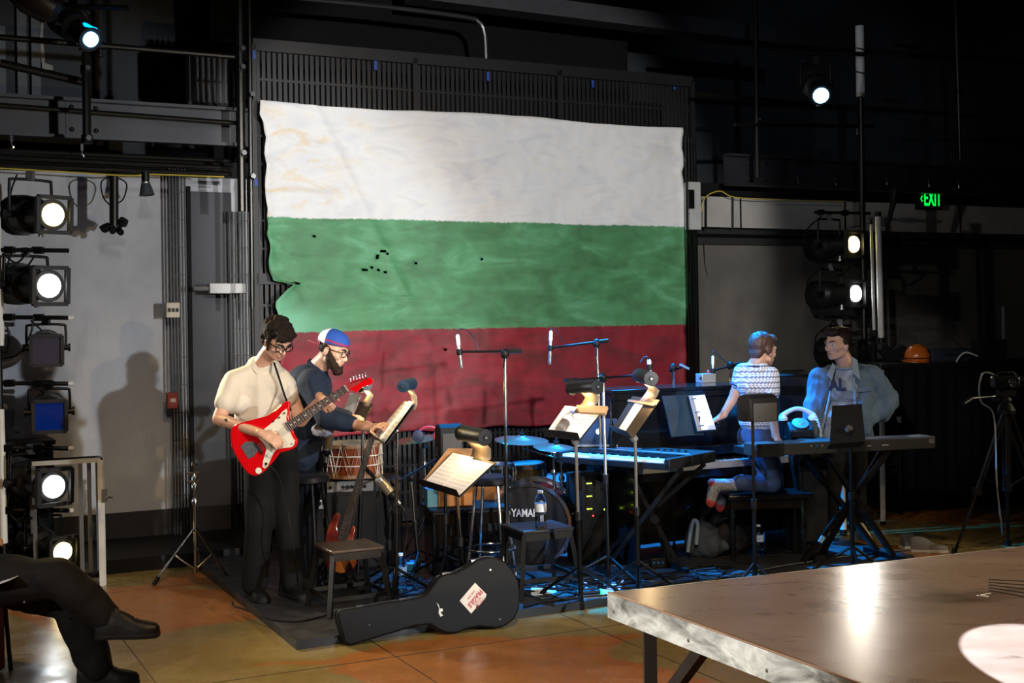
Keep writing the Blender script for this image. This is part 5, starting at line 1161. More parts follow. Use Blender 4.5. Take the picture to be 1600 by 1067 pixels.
# on the counter
c = at(1432, 553, dq+.25); c.z = zt4; g = thing('orange_helmet', 'orange helmet on the black counter', 'helmet', c)
MB().lathe(c, V((.1, -.05, 1)), [(.1, 0), (.115, .03), (.11, .09), (.08, .14), (.03, .165), (.004, .17)], 28).build('dome', mat('helmet_orange', '#c0601c', .25, coat=.3), g); MB().lathe(c, V((.1, -.05, 1)), [(.1, -.0), (.135, .0), (.135, .008), (.11, .02)], 28).build('brim', mat('helmet_orange', '#c0601c', .25, coat=.3), g)
MB().tube([c+V((math.cos(a)*.117, math.sin(a)*.117, .04)) for a in [PI*k/8+PI for k in range(9)]], .006, 6).build('strap', black_plastic, g)
m_ = MB(); c = at(1404, 552, dq+.3); c.z = zt4; m_.prism([c+V((x, 0, z)) for x, z in ((-.1, 0), (.09, 0), (.1, .12), (.04, .17), (-.05, .11), (-.12, .19), (-.13, .12))], (0, .12, 0))
single(m_, 'black_bag', black_matt, 'crumpled black bag beside the orange helmet', 'bag', bevel=.02)
c = at(1470, 556, dq+.3); c.z = zt4; g = thing('equipment_case', 'dark closed case on the counter right of the helmet', 'case', c)
MB().box(c+V((.05, 0, .06)), (.36, .25, .12)).build('case', mat('case_navy', '#1d2630', .6), g, bevel=.015); MB().box(c+V((.05, -.13, .07)), (.1, .015, .02)).build('handle', black_plastic, g)
c = at(1545, 560, dq+.3); c.z = zt4; g = thing('dark_box', 'dark box with thin post at right end of counter', 'box', c)
MB().box(c+V((0, 0, .1)), (.26, .2, .2)).build('carton', black_matt, g, bevel=.01); MB().beam(c+V((.14, 0, .05)), c+V((.14, 0, .5)), .02).build('post', mat('grey_post', '#77787a', .5, .4), g)
pts = curve_pts([at(1494, 565, dq-.02), at(1500, 556, dq), at(1510, 550, dq), at(1528, 556, dq)], 6); 
single(MB().tube(pts, .007, 6), 'white_cable', white_paint, 'thin white cable arching on the black counter', 'cable')
# camera on tripod
f0 = flo(1560, 852); dT = 8.9; hd = at(1572, 618, dT); base = V((hd.x, dT, 0))
g = thing('video_tripod', 'tall black tripod under the video camera', 'tripod', base)
apex = V((hd.x, dT, at(1572, 640, dT).z))
for e in (flo(1491, 866), flo(1575, 852), flo(1650, 846)):
    e = V((e.x, e.y, .0)); d = (e-apex); s = V((d.y, -d.x, 0)).normalized()
    mid = apex.lerp(e, .55)
    o = MB().tube([apex+s*.03, mid+s*.018], .011, 8); o.tube([apex-s*.03, mid-s*.018], .011, 8); lg = o.build('leg', mat('tripod_blackblue', '#2a2e36', .3, .7), g)
    MB().tube([mid-d*.02, e.lerp(mid, .03)], .013, 8).build('lower_tube', black_metal, lg); MB().box(mid, (.055, .045, .06)).build('leg_clamp', black_plastic, lg)
    MB().lathe(e, V((0, 0, 1)), [(.022, 0), (.022, .02), (.012, .05)], 12).build('rubber_foot', black_plastic, lg)
    a_ = apex-V((0, 0, .52)); MB().tube([V((apex.x, apex.y, apex.z-.55)), apex.lerp(e, .46)], .005, 6).build('spreader', black_metal, lg)
MB().tube([apex-V((0, 0, .56)), apex+V((0, 0, .05))], .014, 12).build('centre_column', black_metal, g)
MB().lathe(apex, V((0, 0, 1)), [(.06, -.03), (.065, 0), (.05, .03), (.035, .05)], 16).build('crown', black_plastic, g)
MB().lathe(apex, V((0, 0, 1)), [(.032, .04), (.04, .07), (.03, .1)], 16).build('pan_head', black_plastic, g); MB().box(apex+V((0, 0, .12)), (.12, .07, .04)).build('head_plate', black_plastic, g)
MB().lathe(apex+V((-.05, 0, .08)), V((-1, 0, 0)), [(.03, 0), (.03, .04), (.02, .045)], 14).build('tilt_knob', black_plastic, g)
MB().tube([apex+V((-.05, 0, .1)), at(1518, 622, dT-.2), at(1508, 629, dT-.25)], [.007, .007, .007], 8).build('pan_handle', chrome, g); MB().tube([at(1519, 621.5, dT-.2), at(1506, 630, dT-.26)], .014, 10).build('handle_grip', black_plastic, g)
cb = apex+V((0, 0, .145)); g = thing('video_camera', 'black video camcorder on the tall tripod', 'camera', cb)
MB().box(cb+V((-.005, 0, .055)), (.19, .085, .085)).build('body', mat('camera_black', '#1c1c1d', .35, .3), g, bevel=.015)
MB().lathe(cb+V((.03, -.04, .055)), V((.1, -1, 0)), [(.04, 0), (.042, .03), (.036, .035), (.03, .03)], 24).build('battery_dial', mat('camera_black', '#1c1c1d', .35, .3), g)
MB().lathe(cb+V((.09, 0, .058)), V((1, 0, 0)), [(.035, 0), (.038, .03), (.04, .07), (.032, .072)], 24).build('lens_barrel', black_plastic, g)
MB().tube([cb+V((-.08, 0, .095)), cb+V((-.06, 0, .12)), cb+V((.05, 0, .12)), cb+V((.07, 0, .1))], .01, 8).build('top_handle', black_plastic, g)
MB().box(cb+V((-.075, -.045, .05)), (.05, .02, .06)).build('side_screen', gloss_black, g, bevel=.004)
for k in (-1, 1): MB().lathe(cb+V((.025+.012*k, -.078, .055)), V((0, -1, 0)), [(.005, 0), (.005, .002)], 8).build('button', alu, g)
pts = curve_pts([cb+V((-.06, .0, .1)), at(1537, 582, dT), at(1530, 605, dT), at(1534, 628, dT), at(1552, 645, dT), at(1556, 700, dT), at(1558, 760, dT), flo(1568, 845)], 6)
single(MB().tube(pts, .006, 6), 'camera_cable', mat('grey_cable', '#8a8a88', .4), 'grey cable hanging from the video camera down its tripod', 'cable')
# tall chairs / racks behind, right
def tall_frame(px0, px1, pyt, pyb, label):
    a, b = flo(px0, pyb), flo(px1, pyb-2); za = at(px0, pyt, a.y).z; g = thing('metal_frame_rack', label, 'rack', a.lerp(b, .5)); bk = V((.05, .35, 0))
    for p in (a, b, a+bk, b+bk): MB().beam(p, V((p.x, p.y, za)), .022).build('post', black_metal, g)
    for z in (za, za*.55, .06):
        MB().beam(V((a.x, a.y, z)), V((b.x, b.y, z)), .018).build('rail', black_metal, g); MB().beam(V((a.x, a.y, z))+bk, V((b.x, b.y, z))+bk, .018).build('rail', black_metal, g)
    MB().box(V((b.x, b.y, za+.02)), (.03, .03, .05)).build('end_cap', white_paint, g, label='white end cap')
tall_frame(1375, 1407, 660, 805, 'tall thin black metal rack behind long electric piano')
tall_frame(1290, 1340, 700, 815, 'low black metal rack behind the X stand')
# shoes on the floor, bag, duffel
def shoe(c, yaw, L, name, label, mu, ms, cat='shoe', parent=None, group=None, lace=None, high=.05):
    R = Matrix.Rotation(yaw, 3, 'Z'); c = V(c); g = parent or thing(name, label, cat, c, group)
    w = L*.36; prof = [(-.5, .75), (-.42, .95), (-.1, .85), (.15, 1.0), (.35, .95), (.46, .7), (.5, .35)]
    def pol(k): return [c+R @ V((x*L, y*w/2*k, 0)) for x, y in prof]+[c+R @ V((x*L, -y*w/2*k, 0)) for x, y in reversed(prof)]
    MB().prism(pol(1.06), (0, 0, .022)).build('sole', ms, g, bevel=.004)
    m = MB(); rows = []
    for x, wy, h in ((-.48, .7, high+.035), (-.38, .9, high+.045), (-.15, .82, high+.04), (.0, .85, high+.02), (.15, .95, high*.9), (.32, .9, high*.75), (.45, .6, high*.6), (.495, .25, high*.4)):
        rows.append([c+R @ V((x*L, math.cos(a)*w/2*wy, .02+math.sin(a)*h)) for a in [PI*k/8 for k in range(9)]])
    vs = [p for r in rows for p in r]; fs = [(i*9+k, i*9+k+1, (i+1)*9+k+1, (i+1)*9+k) for i in range(len(rows)-1) for k in range(8)]+[tuple(range(9)), tuple(range(len(vs)-1, len(vs)-10, -1))]
    fs += [tuple(i*9 for i in range(len(rows)))+tuple(i*9+8 for i in reversed(range(len(rows))))]
    m.add(vs, fs); m.build('upper', mu, g)
    m = MB()
    for k in range(4): x = -.02+.06*k; m.tube([c+R @ V((x*L, w*.2, high*1.02+.02-.02*k*.4)), c+R @ V((x*L+.01, 0, high*1.15+.024-.02*k*.5)), c+R @ V((x*L, -w*.2, high*1.02+.02-.02*k*.4))], .004, 6)
    m.build('laces', lace or white_paint, g); return g
su = mat('shoe_grey', '#6d6a68', .8, bump=.3); so = mat('sole_pale', '#b8b4ac', .7)
shoe(flo(1452, 862), -.25, .27, 'canvas_shoe', 'grey canvas shoe lying nearest the tripod', su, so, lace=mat('blue_lace', '#5b8bb0', .7))
shoe(flo(1432, 855), .35, .27, 'canvas_shoe', 'grey canvas shoe behind the other, with blue laces', mat('shoe_bluegrey', '#56616c', .8, bump=.3), so, lace=mat('blue_lace', '#5b8bb0', .7))
# ================================================================ remeshed soft things
def R3(f, u):
    f = V(f).normalized(); u = V(u); r = f.cross(u).normalized(); u = r.cross(f); return Matrix((r, f, u)).transposed()
class Blob:
    def __init__(s): s.m = MB()
    def cap(s, p, q, r0, r1, n=12):
        p, q = V(p), V(q); s.m.tube([p, q], [r0, r1], n); s.m.ball(p, r0, None, n, 8); s.m.ball(q, r1, None, n, 8); return s
    def chain(s, pts, rs):
        for i in range(len(pts)-1): s.cap(pts[i], pts[i+1], rs[i], rs[i+1])
        return s
    def ball(s, c, r, R=None): s.m.ball(c, r, R, 16, 12); return s
    def build(s, name, m, parent=None, vox=.008, smooth=3, disp=None, label=None, ring=False):
        o = s.m.build(name, m, parent, label=label)
        r = o.modifiers.new('r', 'REMESH'); r.mode = 'VOXEL'; r.voxel_size = vox
        if smooth: k = o.modifiers.new('s', 'SMOOTH'); k.iterations = smooth; k.factor = .5
        dg = bpy.context.evaluated_depsgraph_get(); me = bpy.data.meshes.new_from_object(o.evaluated_get(dg))
        o.modifiers.clear(); old = o.data; o.data = me; bpy.data.meshes.remove(old); me.name = name
        if disp:
            a, sc, st = disp
            nn = [v.normal.copy() for v in me.vertices]
            for v, q in zip(me.vertices, nn):
                c = v.co; v.co = c+q*a*noise.noise(V((c.x*sc, c.y*sc, c.z*sc*st)))+q*a*.4*noise.noise(V((c.x*sc*2.7+9, c.y*sc*2.7, c.z*sc*2.7*st)))
        if not me.materials: me.materials.append(m)
        me.polygons.foreach_set('use_smooth', [True]*len(me.polygons)); me.update(); return o
c = onfloor(1100, 872); g = thing('tote_bag', 'slumped pale bag with strap on stage below piano', 'bag', c)
b = Blob(); b.ball(c+V((0, .1, .12)), (.13, .08, .14)); b.ball(c+V((.07, .08, .07)), (.12, .09, .08)); b.build('body', mat('bag_grey', '#343b45', .8, bump=.2), g, .012, 3, (.02, 9, 1))
MB().tube(curve_pts([at(1075, 862, c.y), at(1080, 825, c.y), at(1085, 812, c.y), at(1090, 820, c.y), at(1088, 850, c.y)], 5), .014, 8).build('strap', mat('strap_pale', '#7f93aa', .7), g)
c = onfloor(1140, 868); g = thing('duffel_bag', 'dark slumped duffel bag under the kneeling man', 'bag', c+V((0, .1, 0)))
b = Blob(); b.ball(c+V((0, .15, .13)), (.22, .14, .15)); b.ball(c+V((-.08, .15, .22)), (.12, .1, .12)); b.ball(c+V((.1, .13, .1)), (.14, .13, .1)); b.build('body', mat('duffel', '#232021', .8, bump=.3), g, .012, 3, (.03, 8, 1))
MB().tube(curve_pts([c+V((-.15, .03, .15)), c+V((-.05, -.02, .27)), c+V((.08, .0, .24)), c+V((.15, .03, .12))], 5), .01, 8).build('handle', black_plastic, g)
# ================================================================ CABLES on the deck
random.seed(11)
cab_m = mat('cable_black', '#19191b', .45); cab_b = mat('cable_blueish', '#22303c', .4)
def floor_cable(pp, label, m=cab_m, r=.0055, group=None, z=ST, wig=.04):
    pts = [flo(x, y, z+r) for x, y in pp]; out = []
    for i, p in enumerate(curve_pts(pts, 8)):
        out.append(p+V((wig*noise.noise(V((p.x*4, p.y*4, i*.05))), wig*noise.noise(V((p.y*4, p.x*4, 7))), .004*abs(noise.noise(V((p.x*9, p.y*9, 1)))))))
    return single(MB().tube(out, r, 6), 'floor_cable', m, label, 'cable', group)
floor_cable([(820, 948), (860, 938), (900, 934), (960, 928), (1060, 915), (1180, 892), (1300, 872), (1420, 858)], 'long cable following the front edge of the stage', r=.008, wig=.02)
floor_cable([(795, 920), (850, 935), (890, 925), (905, 935), (870, 945)], 'cable coiling right of the guitar case', cab_b)
floor_cable([(360, 940), (410, 965), (455, 970), (520, 960), (600, 948)], 'thin cable running from guitarist\'s feet to stool', wig=.06)
K = 0
for s_ in range(26):
    x, y = random.uniform(640, 1180), random.uniform(885, 925); y = min(y, 930-(x-640)*.07)
    pp = [(x, y)]
    for k in range(5): x += random.uniform(-70, 70); y += random.uniform(-14, 14); y = max(870, min(y, 945-(x-640)*.085)); pp.append((x, y))
    floor_cable(pp, 'black cable tangled with others on stage floor', random.choice([cab_m, cab_m, cab_b]), random.choice([.004, .0055, .007]), 'tangled cables on the stage floor', wig=.1)
m_ = None
for i, (x0, y0, x1, y1, x2, y2, x3, y3, lab) in enumerate(((900, 935, 965, 930, 975, 905, 905, 908, 'blue-lit sheet of paper lying on stage right of stool'), (915, 915, 955, 912, 962, 904, 920, 905, 'small paper lying behind the larger sheet on stage'), (830, 930, 870, 925, 866, 912, 830, 916, 'paper lying on stage under the black stool'))):
    single(MB().quad([flo(x0, y0, ST+.004), flo(x1, y1, ST+.004), flo(x2, y2, ST+.004), flo(x3, y3, ST+.004)], .002), 'loose_paper', paper, lab, 'paper')
c = onfloor(925, 930); g = thing('cable_connector', 'black cable plug with green light near stage edge', 'plug', c)
MB().tube([c+V((-.1, -.02, .02)), c+V((.05, .02, .02))], .016, 10).build('plug_body', black_plastic, g); MB().tube([c+V((.05, .02, .02)), c+V((.062, .023, .02))], .0165, 10).build('light_ring', mat('green_ring', (.02, .8, .2), .4, emit=1.2, var=0), g)
c = onfloor(1028, 886); g = thing('adapter_box', 'small blue-lit power adapter under synthesizer stand', 'adapter', c)
MB().box(c+V((0, 0, .035)), (.11, .07, .07)).build('case', black_plastic, g, bevel=.008)
for k in range(3): MB().box(c+V((-.03+.03*k, -.036, .04)), (.014, .004, .02)).build('socket', mat('blue_socket', '#3a6ea0', .3, .5), g)
c = onfloor(700, 895); g = thing('effects_pedal', 'round-topped effects pedal behind the guitar case', 'pedal', onfloor(638, 890))
c = onfloor(638, 890); MB().box(c+V((0, 0, .03)), (.14, .12, .06)).build('case', mat('pedal_teal', '#2a7a9a', .35, .3), g, bevel=.01); MB().lathe(c+V((0, -.02, .06)), V((0, 0, 1)), [(.014, 0), (.014, .02)], 12).build('switch', chrome, g)
# ================================================================ FOREGROUND TABLE
zt = .80; T0 = flo(952, 925, zt); e1 = (flo(1600, 853, zt)-T0).normalized(); e2 = (flo(1345, 1067, zt)-T0).normalized()
Lx, Ly = 2.9, 2.2; q = lambda a, b, c=0.: T0+e1*a+e2*b+V((0, 0, c))
t = NT('worn_steel_top')
st = t.co('Object', (1, 1.5, 1)); n1 = t.noise(1.3, 6, st, .6, .3)
c = t.ramp(n1, [(.30, C('#54463f')), (.42, C('#7a6a64')), (.62, C('#84746d')), (.8, C('#91827c'))])
sc1 = t.ramp(t.noise(3.2, 6, t.co('Object', (1, 2.2, 1)), .75, .8), [(.60, 0.), (.72, .7)]); c = t.mix(sc1, c, C('#221d1c'))
sc2 = t.ramp(t.noise(26, 4, t.co('Object', (.35, 5, 1)), .7, .3), [(.70, 0.), (.76, .6)]); c = t.mix(sc2, c, C('#c8bcb4'))
t.set(Base_Color=c, Roughness=t.ramp(t.noise(7, 6, st), [(.3, .2), (.7, .27)]), Metallic=.1, Specular_IOR_Level=.6); t.bump(t.noise(14, 5, st), .08, .004)
g = thing('steel_table', 'large steel-topped table with brown worn top in foreground', 'table', q(Lx/2, Ly/2, -zt))
MB().prism([q(0, 0), q(Lx, 0), q(Lx, Ly), q(0, Ly)], (0, 0, -.012)).build('tabletop', t.m, g)
t = NT('steel_fascia'); n1 = t.noise(5, 6, t.co('Object', (1, 1, 2.5)), .65, .8)
t.set(Base_Color=t.ramp(n1, [(.30, C('#50504c')), (.46, C('#a0a19b')), (.62, C('#d6d7d1'))]), Roughness=.4, Metallic=.1); fas = t.m
for a, b in ((q(-.003, -.003, -.045), q(-.003, Ly, -.045)), (q(-.003, -.003, -.045), q(Lx, -.003, -.045)), (q(Lx, 0, -.045), q(Lx, Ly, -.045)), (q(0, Ly, -.045), q(Lx, Ly, -.045))): MB().beam(a, b, .006, .09, V((0, 0, 1))).build('fascia', fas, g)
rust = mat('rust_edge', '#8a6a58', .5, .4)
MB().tube([q(-.004, .0, .001), q(-.004, Ly, .001)], .0035, 6).build('worn_edge', rust, g)
for b in (.04, .5, .9): MB().lathe(q(-.006, b, -.06), -e1, [(.007, 0), (.005, .003)], 10).build('rivet', alu, g)
leg_m = mat('table_leg', '#2e2622', .5, .4)
def leg(a, b): MB().beam(q(a, b, -zt), q(a, b, -.09), .045).build('leg', leg_m, g)
for a in (.10, Lx-.1):
    for b in (.10, Ly-.1): leg(a, b)
MB().beam(q(.10, .12, -.42), q(.10, .45, -.09), .04).build('brace', leg_m, g); MB().beam(q(.10, Ly-.12, -.42), q(.10, Ly-.45, -.09), .04).build('brace', leg_m, g)
MB().beam(q(.10, .1, -.42), q(Lx-.1, .1, -.42), .04).build('stretcher', leg_m, g); MB().beam(q(.10, Ly*.5, -.14), q(Lx-.1, Ly*.5, -.14), .04).build('stretcher', leg_m, g)
m_ = MB(); 
for k in range(5): m_.beam(flo(1545, 905+k*4.2, zt+.001), flo(1612, 908+k*6.5, zt+.001), .009, .002)
m_.build('grate_slots', black_matt, g, 'stuff')
m_ = MB().beam(flo(1527, 930, zt+.001), flo(1548, 926, zt+.001), .008, .001); m_.beam(flo(1527, 929, zt+.001), flo(1545, 931, zt+.001), .006, .001); m_.build('tape_mark', white_paint, g, label='small white tape mark')
# maroon chair
c = V((-2.87, 6.3, 0)); g = thing('maroon_chair', 'maroon upholstered chair under the seated person', 'chair', c)
mr = mat('maroon_fabric', '#5a1a2c', .85, bump=.4, bsc=200)
MB().box(c+V((0, 0, .40)), (.50, .5, .09)).build('seat', mr, g, bevel=.03); MB().box(c+V((-.24, 0, .72)), (.07, .48, .5), Matrix.Rotation(-.12, 3, 'Y')).build('backrest', mr, g, bevel=.03)
MB().box(c+V((.10, 0, .18)), (.24, .42, .34)).build('skirt', mr, g, bevel=.02)
for sx in (-.2, .22):
    for sy in (-.2, .2): MB().tube([c+V((sx, sy, .36)), c+V((sx*1.1, sy*1.05, 0))], .012, 8).build('leg', black_metal, g)
# ================================================================ PEOPLE
skin = lambda nm, c: mat(nm, c, .5, var=.08, sc=20, bump=.08, bsc=120)
eye_w = mat('eye_white', '#d9d6d0', .2); eye_d = mat('eye_dark', '#2a1c14', .2)
def head(B, c, R, s=1., neck=None, nr=.056):
    L = lambda x, y, z: V(c)+R @ V((x, y, z))*s
    B.ball(L(0, -.018, .035), (.073*s, .092*s, .080*s), R); B.ball(L(0, .012, -.005), (.066*s, .078*s, .085*s), R); B.ball(L(0, .030, -.062), (.050*s, .055*s, .045*s), R)
    B.ball(L(0, .070, -.092), (.022*s, .018*s, .018*s), R); B.cap(L(0, .086, .004), L(0, .106, -.034), .0085*s, .0125*s)
    for k in (-1, 1):
        B.ball(L(.011*k, .095, -.038), .0085*s); B.ball(L(.078*k, -.008, -.018), (.009*s, .020*s, .032*s), R); B.ball(L(.040*k, .058, -.028), (.022*s, .022*s, .022*s), R)
        B.cap(L(.012*k, .088, .022), L(.046*k, .072, .022), .009*s, .009*s); B.cap(L(.018*k, .080, .0105), L(.044*k, .070, .010), .006*s, .006*s); B.cap(L(.02*k, .078, -.013), L(.042*k, .07, -.012), .005*s, .005*s); B.cap(L(.05*k, .005, -.065), L(.02*k, .055, -.090), .022*s, .018*s)
    B.cap(L(-.018, .088, -.060), L(.018, .088, -.060), .007*s, .007*s); B.cap(L(-.015, .087, -.070), L(.015, .087, -.070), .008*s, .008*s)
    if neck is not None: B.cap(L(0, -.025, -.06), neck, nr*s, nr*1.1)
    return L
def face_bits(g, L, R, s, hm, lipm):
    for k in (-1, 1):
        e = MB().ball(L(.031*k, .0765, -.001), (.0115*s, .0105*s, .0065*s), None, 12, 8).build('eye', eye_w, g); MB().ball(L(.031*k, .0835, -.001), .0055*s, None, 10, 6).build('iris', eye_d, e)
        MB().tube([L(.014*k, .098, .022), L(.032*k, .094, .028), L(.050*k, .080, .024)], [.004*s, .005*s, .003*s], 8).build('eyebrow', hm, g)
    MB().tube([L(-.022, .086, -.0645), L(-.008, .096, -.062), L(.008, .096, -.062), L(.022, .086, -.0645)], [.002*s, .0045*s, .0045*s, .002*s], 8).build('lips', lipm, g)
def hand(B, w, d, n, t, curl=(.3, .5, .4), sc=1., spread=.12, thumb=(.6, .5), wr=.027):
    """w wrist, d towards knuckles, n palm normal (fingers curl that way), t towards the thumb"""
    w, d, n, t = V(w), V(d).normalized(), V(n), V(t); n = (n-d*n.dot(d)).normalized(); t = (t-d*t.dot(d)-n*t.dot(n)).normalized()
    offs = (.031, .011, -.010, -.030); ln = (.070, .078, .072, .056)
    for i, (o, l) in enumerate(zip(offs, ln)):
        kn = w+(d*(.088-.006*abs(i-1.2))+t*o)*sc; B.cap(w+d*.012*sc+t*o*.55*sc, kn, .015*sc, .0115*sc)
        p = kn; dd = (d+t*spread*(1.3-i)*.5).normalized(); a = 0; r = .0092*sc
        for j, (fr, c_) in enumerate(zip((.45, .31, .24), curl)):
            a += c_; q = p+(dd*math.cos(a)+n*math.sin(a))*l*fr*sc; B.cap(p, q, r, r*.9, 8); p = q; r *= .9
    b = w+(d*.022+t*.026)*sc; q = b+(d*.6+t*.75+n*.25).normalized()*.045*sc; B.cap(b, q, .015*sc, .0115*sc)
    a = thumb[0]; q2 = q+(d*math.cos(a)+t*.35+n*math.sin(a)).normalized()*.034*sc; B.cap(q, q2, .0105*sc, .0095*sc, 8)
    a += thumb[1]; q3 = q2+(d*math.cos(a)+n*math.sin(a)).normalized()*.026*sc; B.cap(q2, q3, .0095*sc, .0082*sc, 8)
    B.cap(w-d*.02*sc, w+d*.03*sc, wr*sc, .024*sc)
def collar(g, c, ax, r, m, th=.006):
    x, y, _ = basis(ax); MB().tube([V(c)+(x*math.cos(a)+y*math.sin(a))*r for a in [2*PI*k/24 for k in range(25)]], th, 8).build('collar', m, g)
def limb(B, pts, rs):
    B.chain([V(p) for p in pts], rs)
def glasses(g, L, R, s, m, rim=.0028, rw=.025, rh=.019, round_=False):
    o = None
    for k in (-1, 1):
        c = (.033*k, .104, -.002); pts = []
        for j in range(21):
            a = 2*PI*j/20; x, z = math.cos(a), math.sin(a)
            if not round_: x = math.copysign(abs(x)**.6, x); z = math.copysign(abs(z)**.6, z)
            pts.append(L(c[0]+x*rw, c[1]-.010*abs(c[0]+x*rw)/.05, c[2]+z*rh))
        mb = MB().tube(pts, rim*s, 6)
        if o is None: g2 = mb.build('glasses', m, g); o = g2
        else: mb.build('rim', m, o)
        MB().tube([L(.057*k, .092, .006), L(.074*k, .05, .006), L(.082*k, -.005, .002), L(.08*k, -.03, -.018)], rim*s, 6).build('temple', m, o)
    MB().tube([L(-.009, .106, .002), L(0, .109, .004), L(.009, .106, .002)], rim*s, 6).build('bridge', m, o)
def hair(g, L, R, s, m, lobes, disp=(.012, 38, 1.), vox=.007):
    B = Blob()
    for x, y, z, a, b, c in lobes: B.ball(L(x, y, z), (a*s, b*s, c*s), R)
    return B.build('hair', m, g, vox, 2, disp)
A_ = at
# ---------------- guitar player
g = thing('person', 'person in cream t-shirt and glasses playing a red electric guitar', 'person', footat(425, 7.85))
sk = skin('skin_warm', '#c99b80'); hm = mat('hair_dark_brown', '#1c1410', .85, bump=.6, bsc=180)
hc = A_(434, 531, 7.72); R = R3((.55, -.60, -.55), (.12, -.15, 1)); B = Blob()
nk = A_(409, 568, 7.84); L = head(B, hc, R, .98, nk, .052)
hip = A_(422, 705, 7.88); ch = A_(408, 600, 7.87)
shR, shL = A_(367, 592, 7.78), A_(446, 596, 7.90); elR, wrR = A_(342, 654, 7.68), A_(411, 678, 7.47); elL, wrL = A_(470, 657, 7.86), A_(502, 622, 7.66)
B.cap(nk, ch, .055, .07); B.cap(ch, hip, .07, .07); B.cap(ch, shR, .06, .05); B.cap(ch, shL, .06, .05)
limb(B, (shR, elR, wrR), (.052, .042, .027)); limb(B, (shL, elL, wrL), (.05, .04, .027))
fwdR = (A_(436, 690, 7.45)-wrR).normalized(); hand(B, wrR, fwdR, (.1, .6, -.75), (.3, .2, .9), (.5, .7, .5), 1., .1)
hand(B, wrL, (.62, -.18, -.75), (.05, -1, .3), (.75, 0, .6), (.9, .9, .5), 1.0, .1)
kneeR, anR, kneeL, anL = A_(404, 812, 7.85), A_(399, 915, 7.92), A_(448, 812, 7.9), A_(456, 915, 7.95)
limb(B, (hip-V((.08, 0, 0)), kneeR, anR), (.08, .05, .035)); limb(B, (hip+V((.08, 0, 0)), kneeL, anL), (.08, .05, .035))
B.build('body', sk, g, .0068, 2)
face_bits(g, L, R, .98, hm, mat('lips', '#9c5f55', .5))
hair(g, L, R, .98, hm, [(0, -.03, .06, .092, .108, .088), (0, .045, .085, .075, .055, .045), (.02, .075, .070, .05, .03, .03), (-.03, .06, .075, .045, .035, .035), (.074, -.02, .01, .016, .05, .05), (-.074, -.02, .01, .016, .05, .05), (0, -.09, -.01, .06, .035, .06), (-.078, .03, -.02, .008, .012, .04), (.078, .03, -.02, .008, .012, .04)], (.015, 36, 1))
glasses(g, L, R, .98, gloss_black, .0034, .027, .019)
B = Blob(); tee = mat('tee_cream', '#d2c8b6', .85, var=.04, bump=.15, bsc=300)
B.cap(A_(403, 574, 7.86), A_(420, 574, 7.86), .075, .075); B.cap(A_(385, 600, 7.86), A_(432, 600, 7.88), .115, .112); B.cap(A_(396, 650, 7.88), A_(430, 650, 7.9), .125, .125); B.cap(A_(398, 680, 7.88), A_(430, 682, 7.9), .12, .12)
B.cap(A_(409, 600, 7.87), A_(412, 680, 7.89), .12, .125); B.cap(A_(384, 588, 7.84), A_(363, 601, 7.78), .072, .074); B.cap(A_(363, 601, 7.78), A_(354, 628, 7.72), .074, .074); B.cap(A_(385, 588, 7.83), A_(366, 594, 7.79), .074, .071); B.cap(A_(375, 630, 7.8), A_(358, 632, 7.76), .07, .06)
B.cap(A_(432, 588, 7.9), A_(447, 600, 7.88), .07, .066); B.cap(A_(447, 600, 7.88), A_(450, 618, 7.84), .066, .062)
B.build('t_shirt', tee, g, .01, 4, (.012, 7, .5))
collar(g, nk-V((-.004, 0, .028)), hc-nk, .068, tee)
B = Blob(); pants = mat('trousers_black', '#0c0c0d', .85, var=.1, bump=.2, bsc=200)
B.cap(A_(408, 705, 7.88), A_(436, 705, 7.9), .115, .115); limb(B, (A_(407, 720, 7.88), kneeR, anR+V((0, 0, .02))), (.105, .085, .082)); limb(B, (A_(440, 720, 7.9), kneeL, anL+V((0, 0, .02))), (.105, .08, .07))
B.build('trousers', pants, g, .012, 4, (.014, 6, .3))
bs = mat('shoe_black', '#141414', .5)
for an, yw in ((anR, -1.1), (anL, -.9)): shoe(V((an.x+.03, an.y-.05, ST)), yw, .29, '', '', bs, bs, parent=g, lace=bs)
ti = mat('tattoo_ink', '#4a4038', .6)
m_ = MB(); 
e0_, e1_ = elR, wrR; ax_ = (e1_-e0_).normalized(); sd = V((0, -1, 0)); up_ = ax_.cross(sd).normalized()
for s0, h0, rr_ in ((.10, .012, .012), (.10, .012, .006), (.17, -.008, .010), (.05, -.012, .009)):
    cc_ = e0_.lerp(e1_, s0*2); 
    m_.tube([cc_+sd*(.0415-.015*s0)+ax_*math.cos(a)*rr_+V((0, 0, 1))*(math.sin(a)*rr_+h0) for a in [2*PI*k/10 for k in range(11)]], .0028, 5)
m_.tube([e0_+sd*.041, e0_.lerp(e1_, .45)+sd*.036+V((0, 0, -.01))], .0025, 5)
m_.build('tattoo', ti, g, 'stuff')
single(MB().tube(curve_pts([A_(428, 566, 7.78), A_(436, 590, 7.74), A_(445, 618, 7.73), A_(454, 640, 7.62)], 5), .007, 6), 'guitar_strap', mat('strap_black', '#151515', .6), 'black strap crossing the cream t-shirt', 'strap')
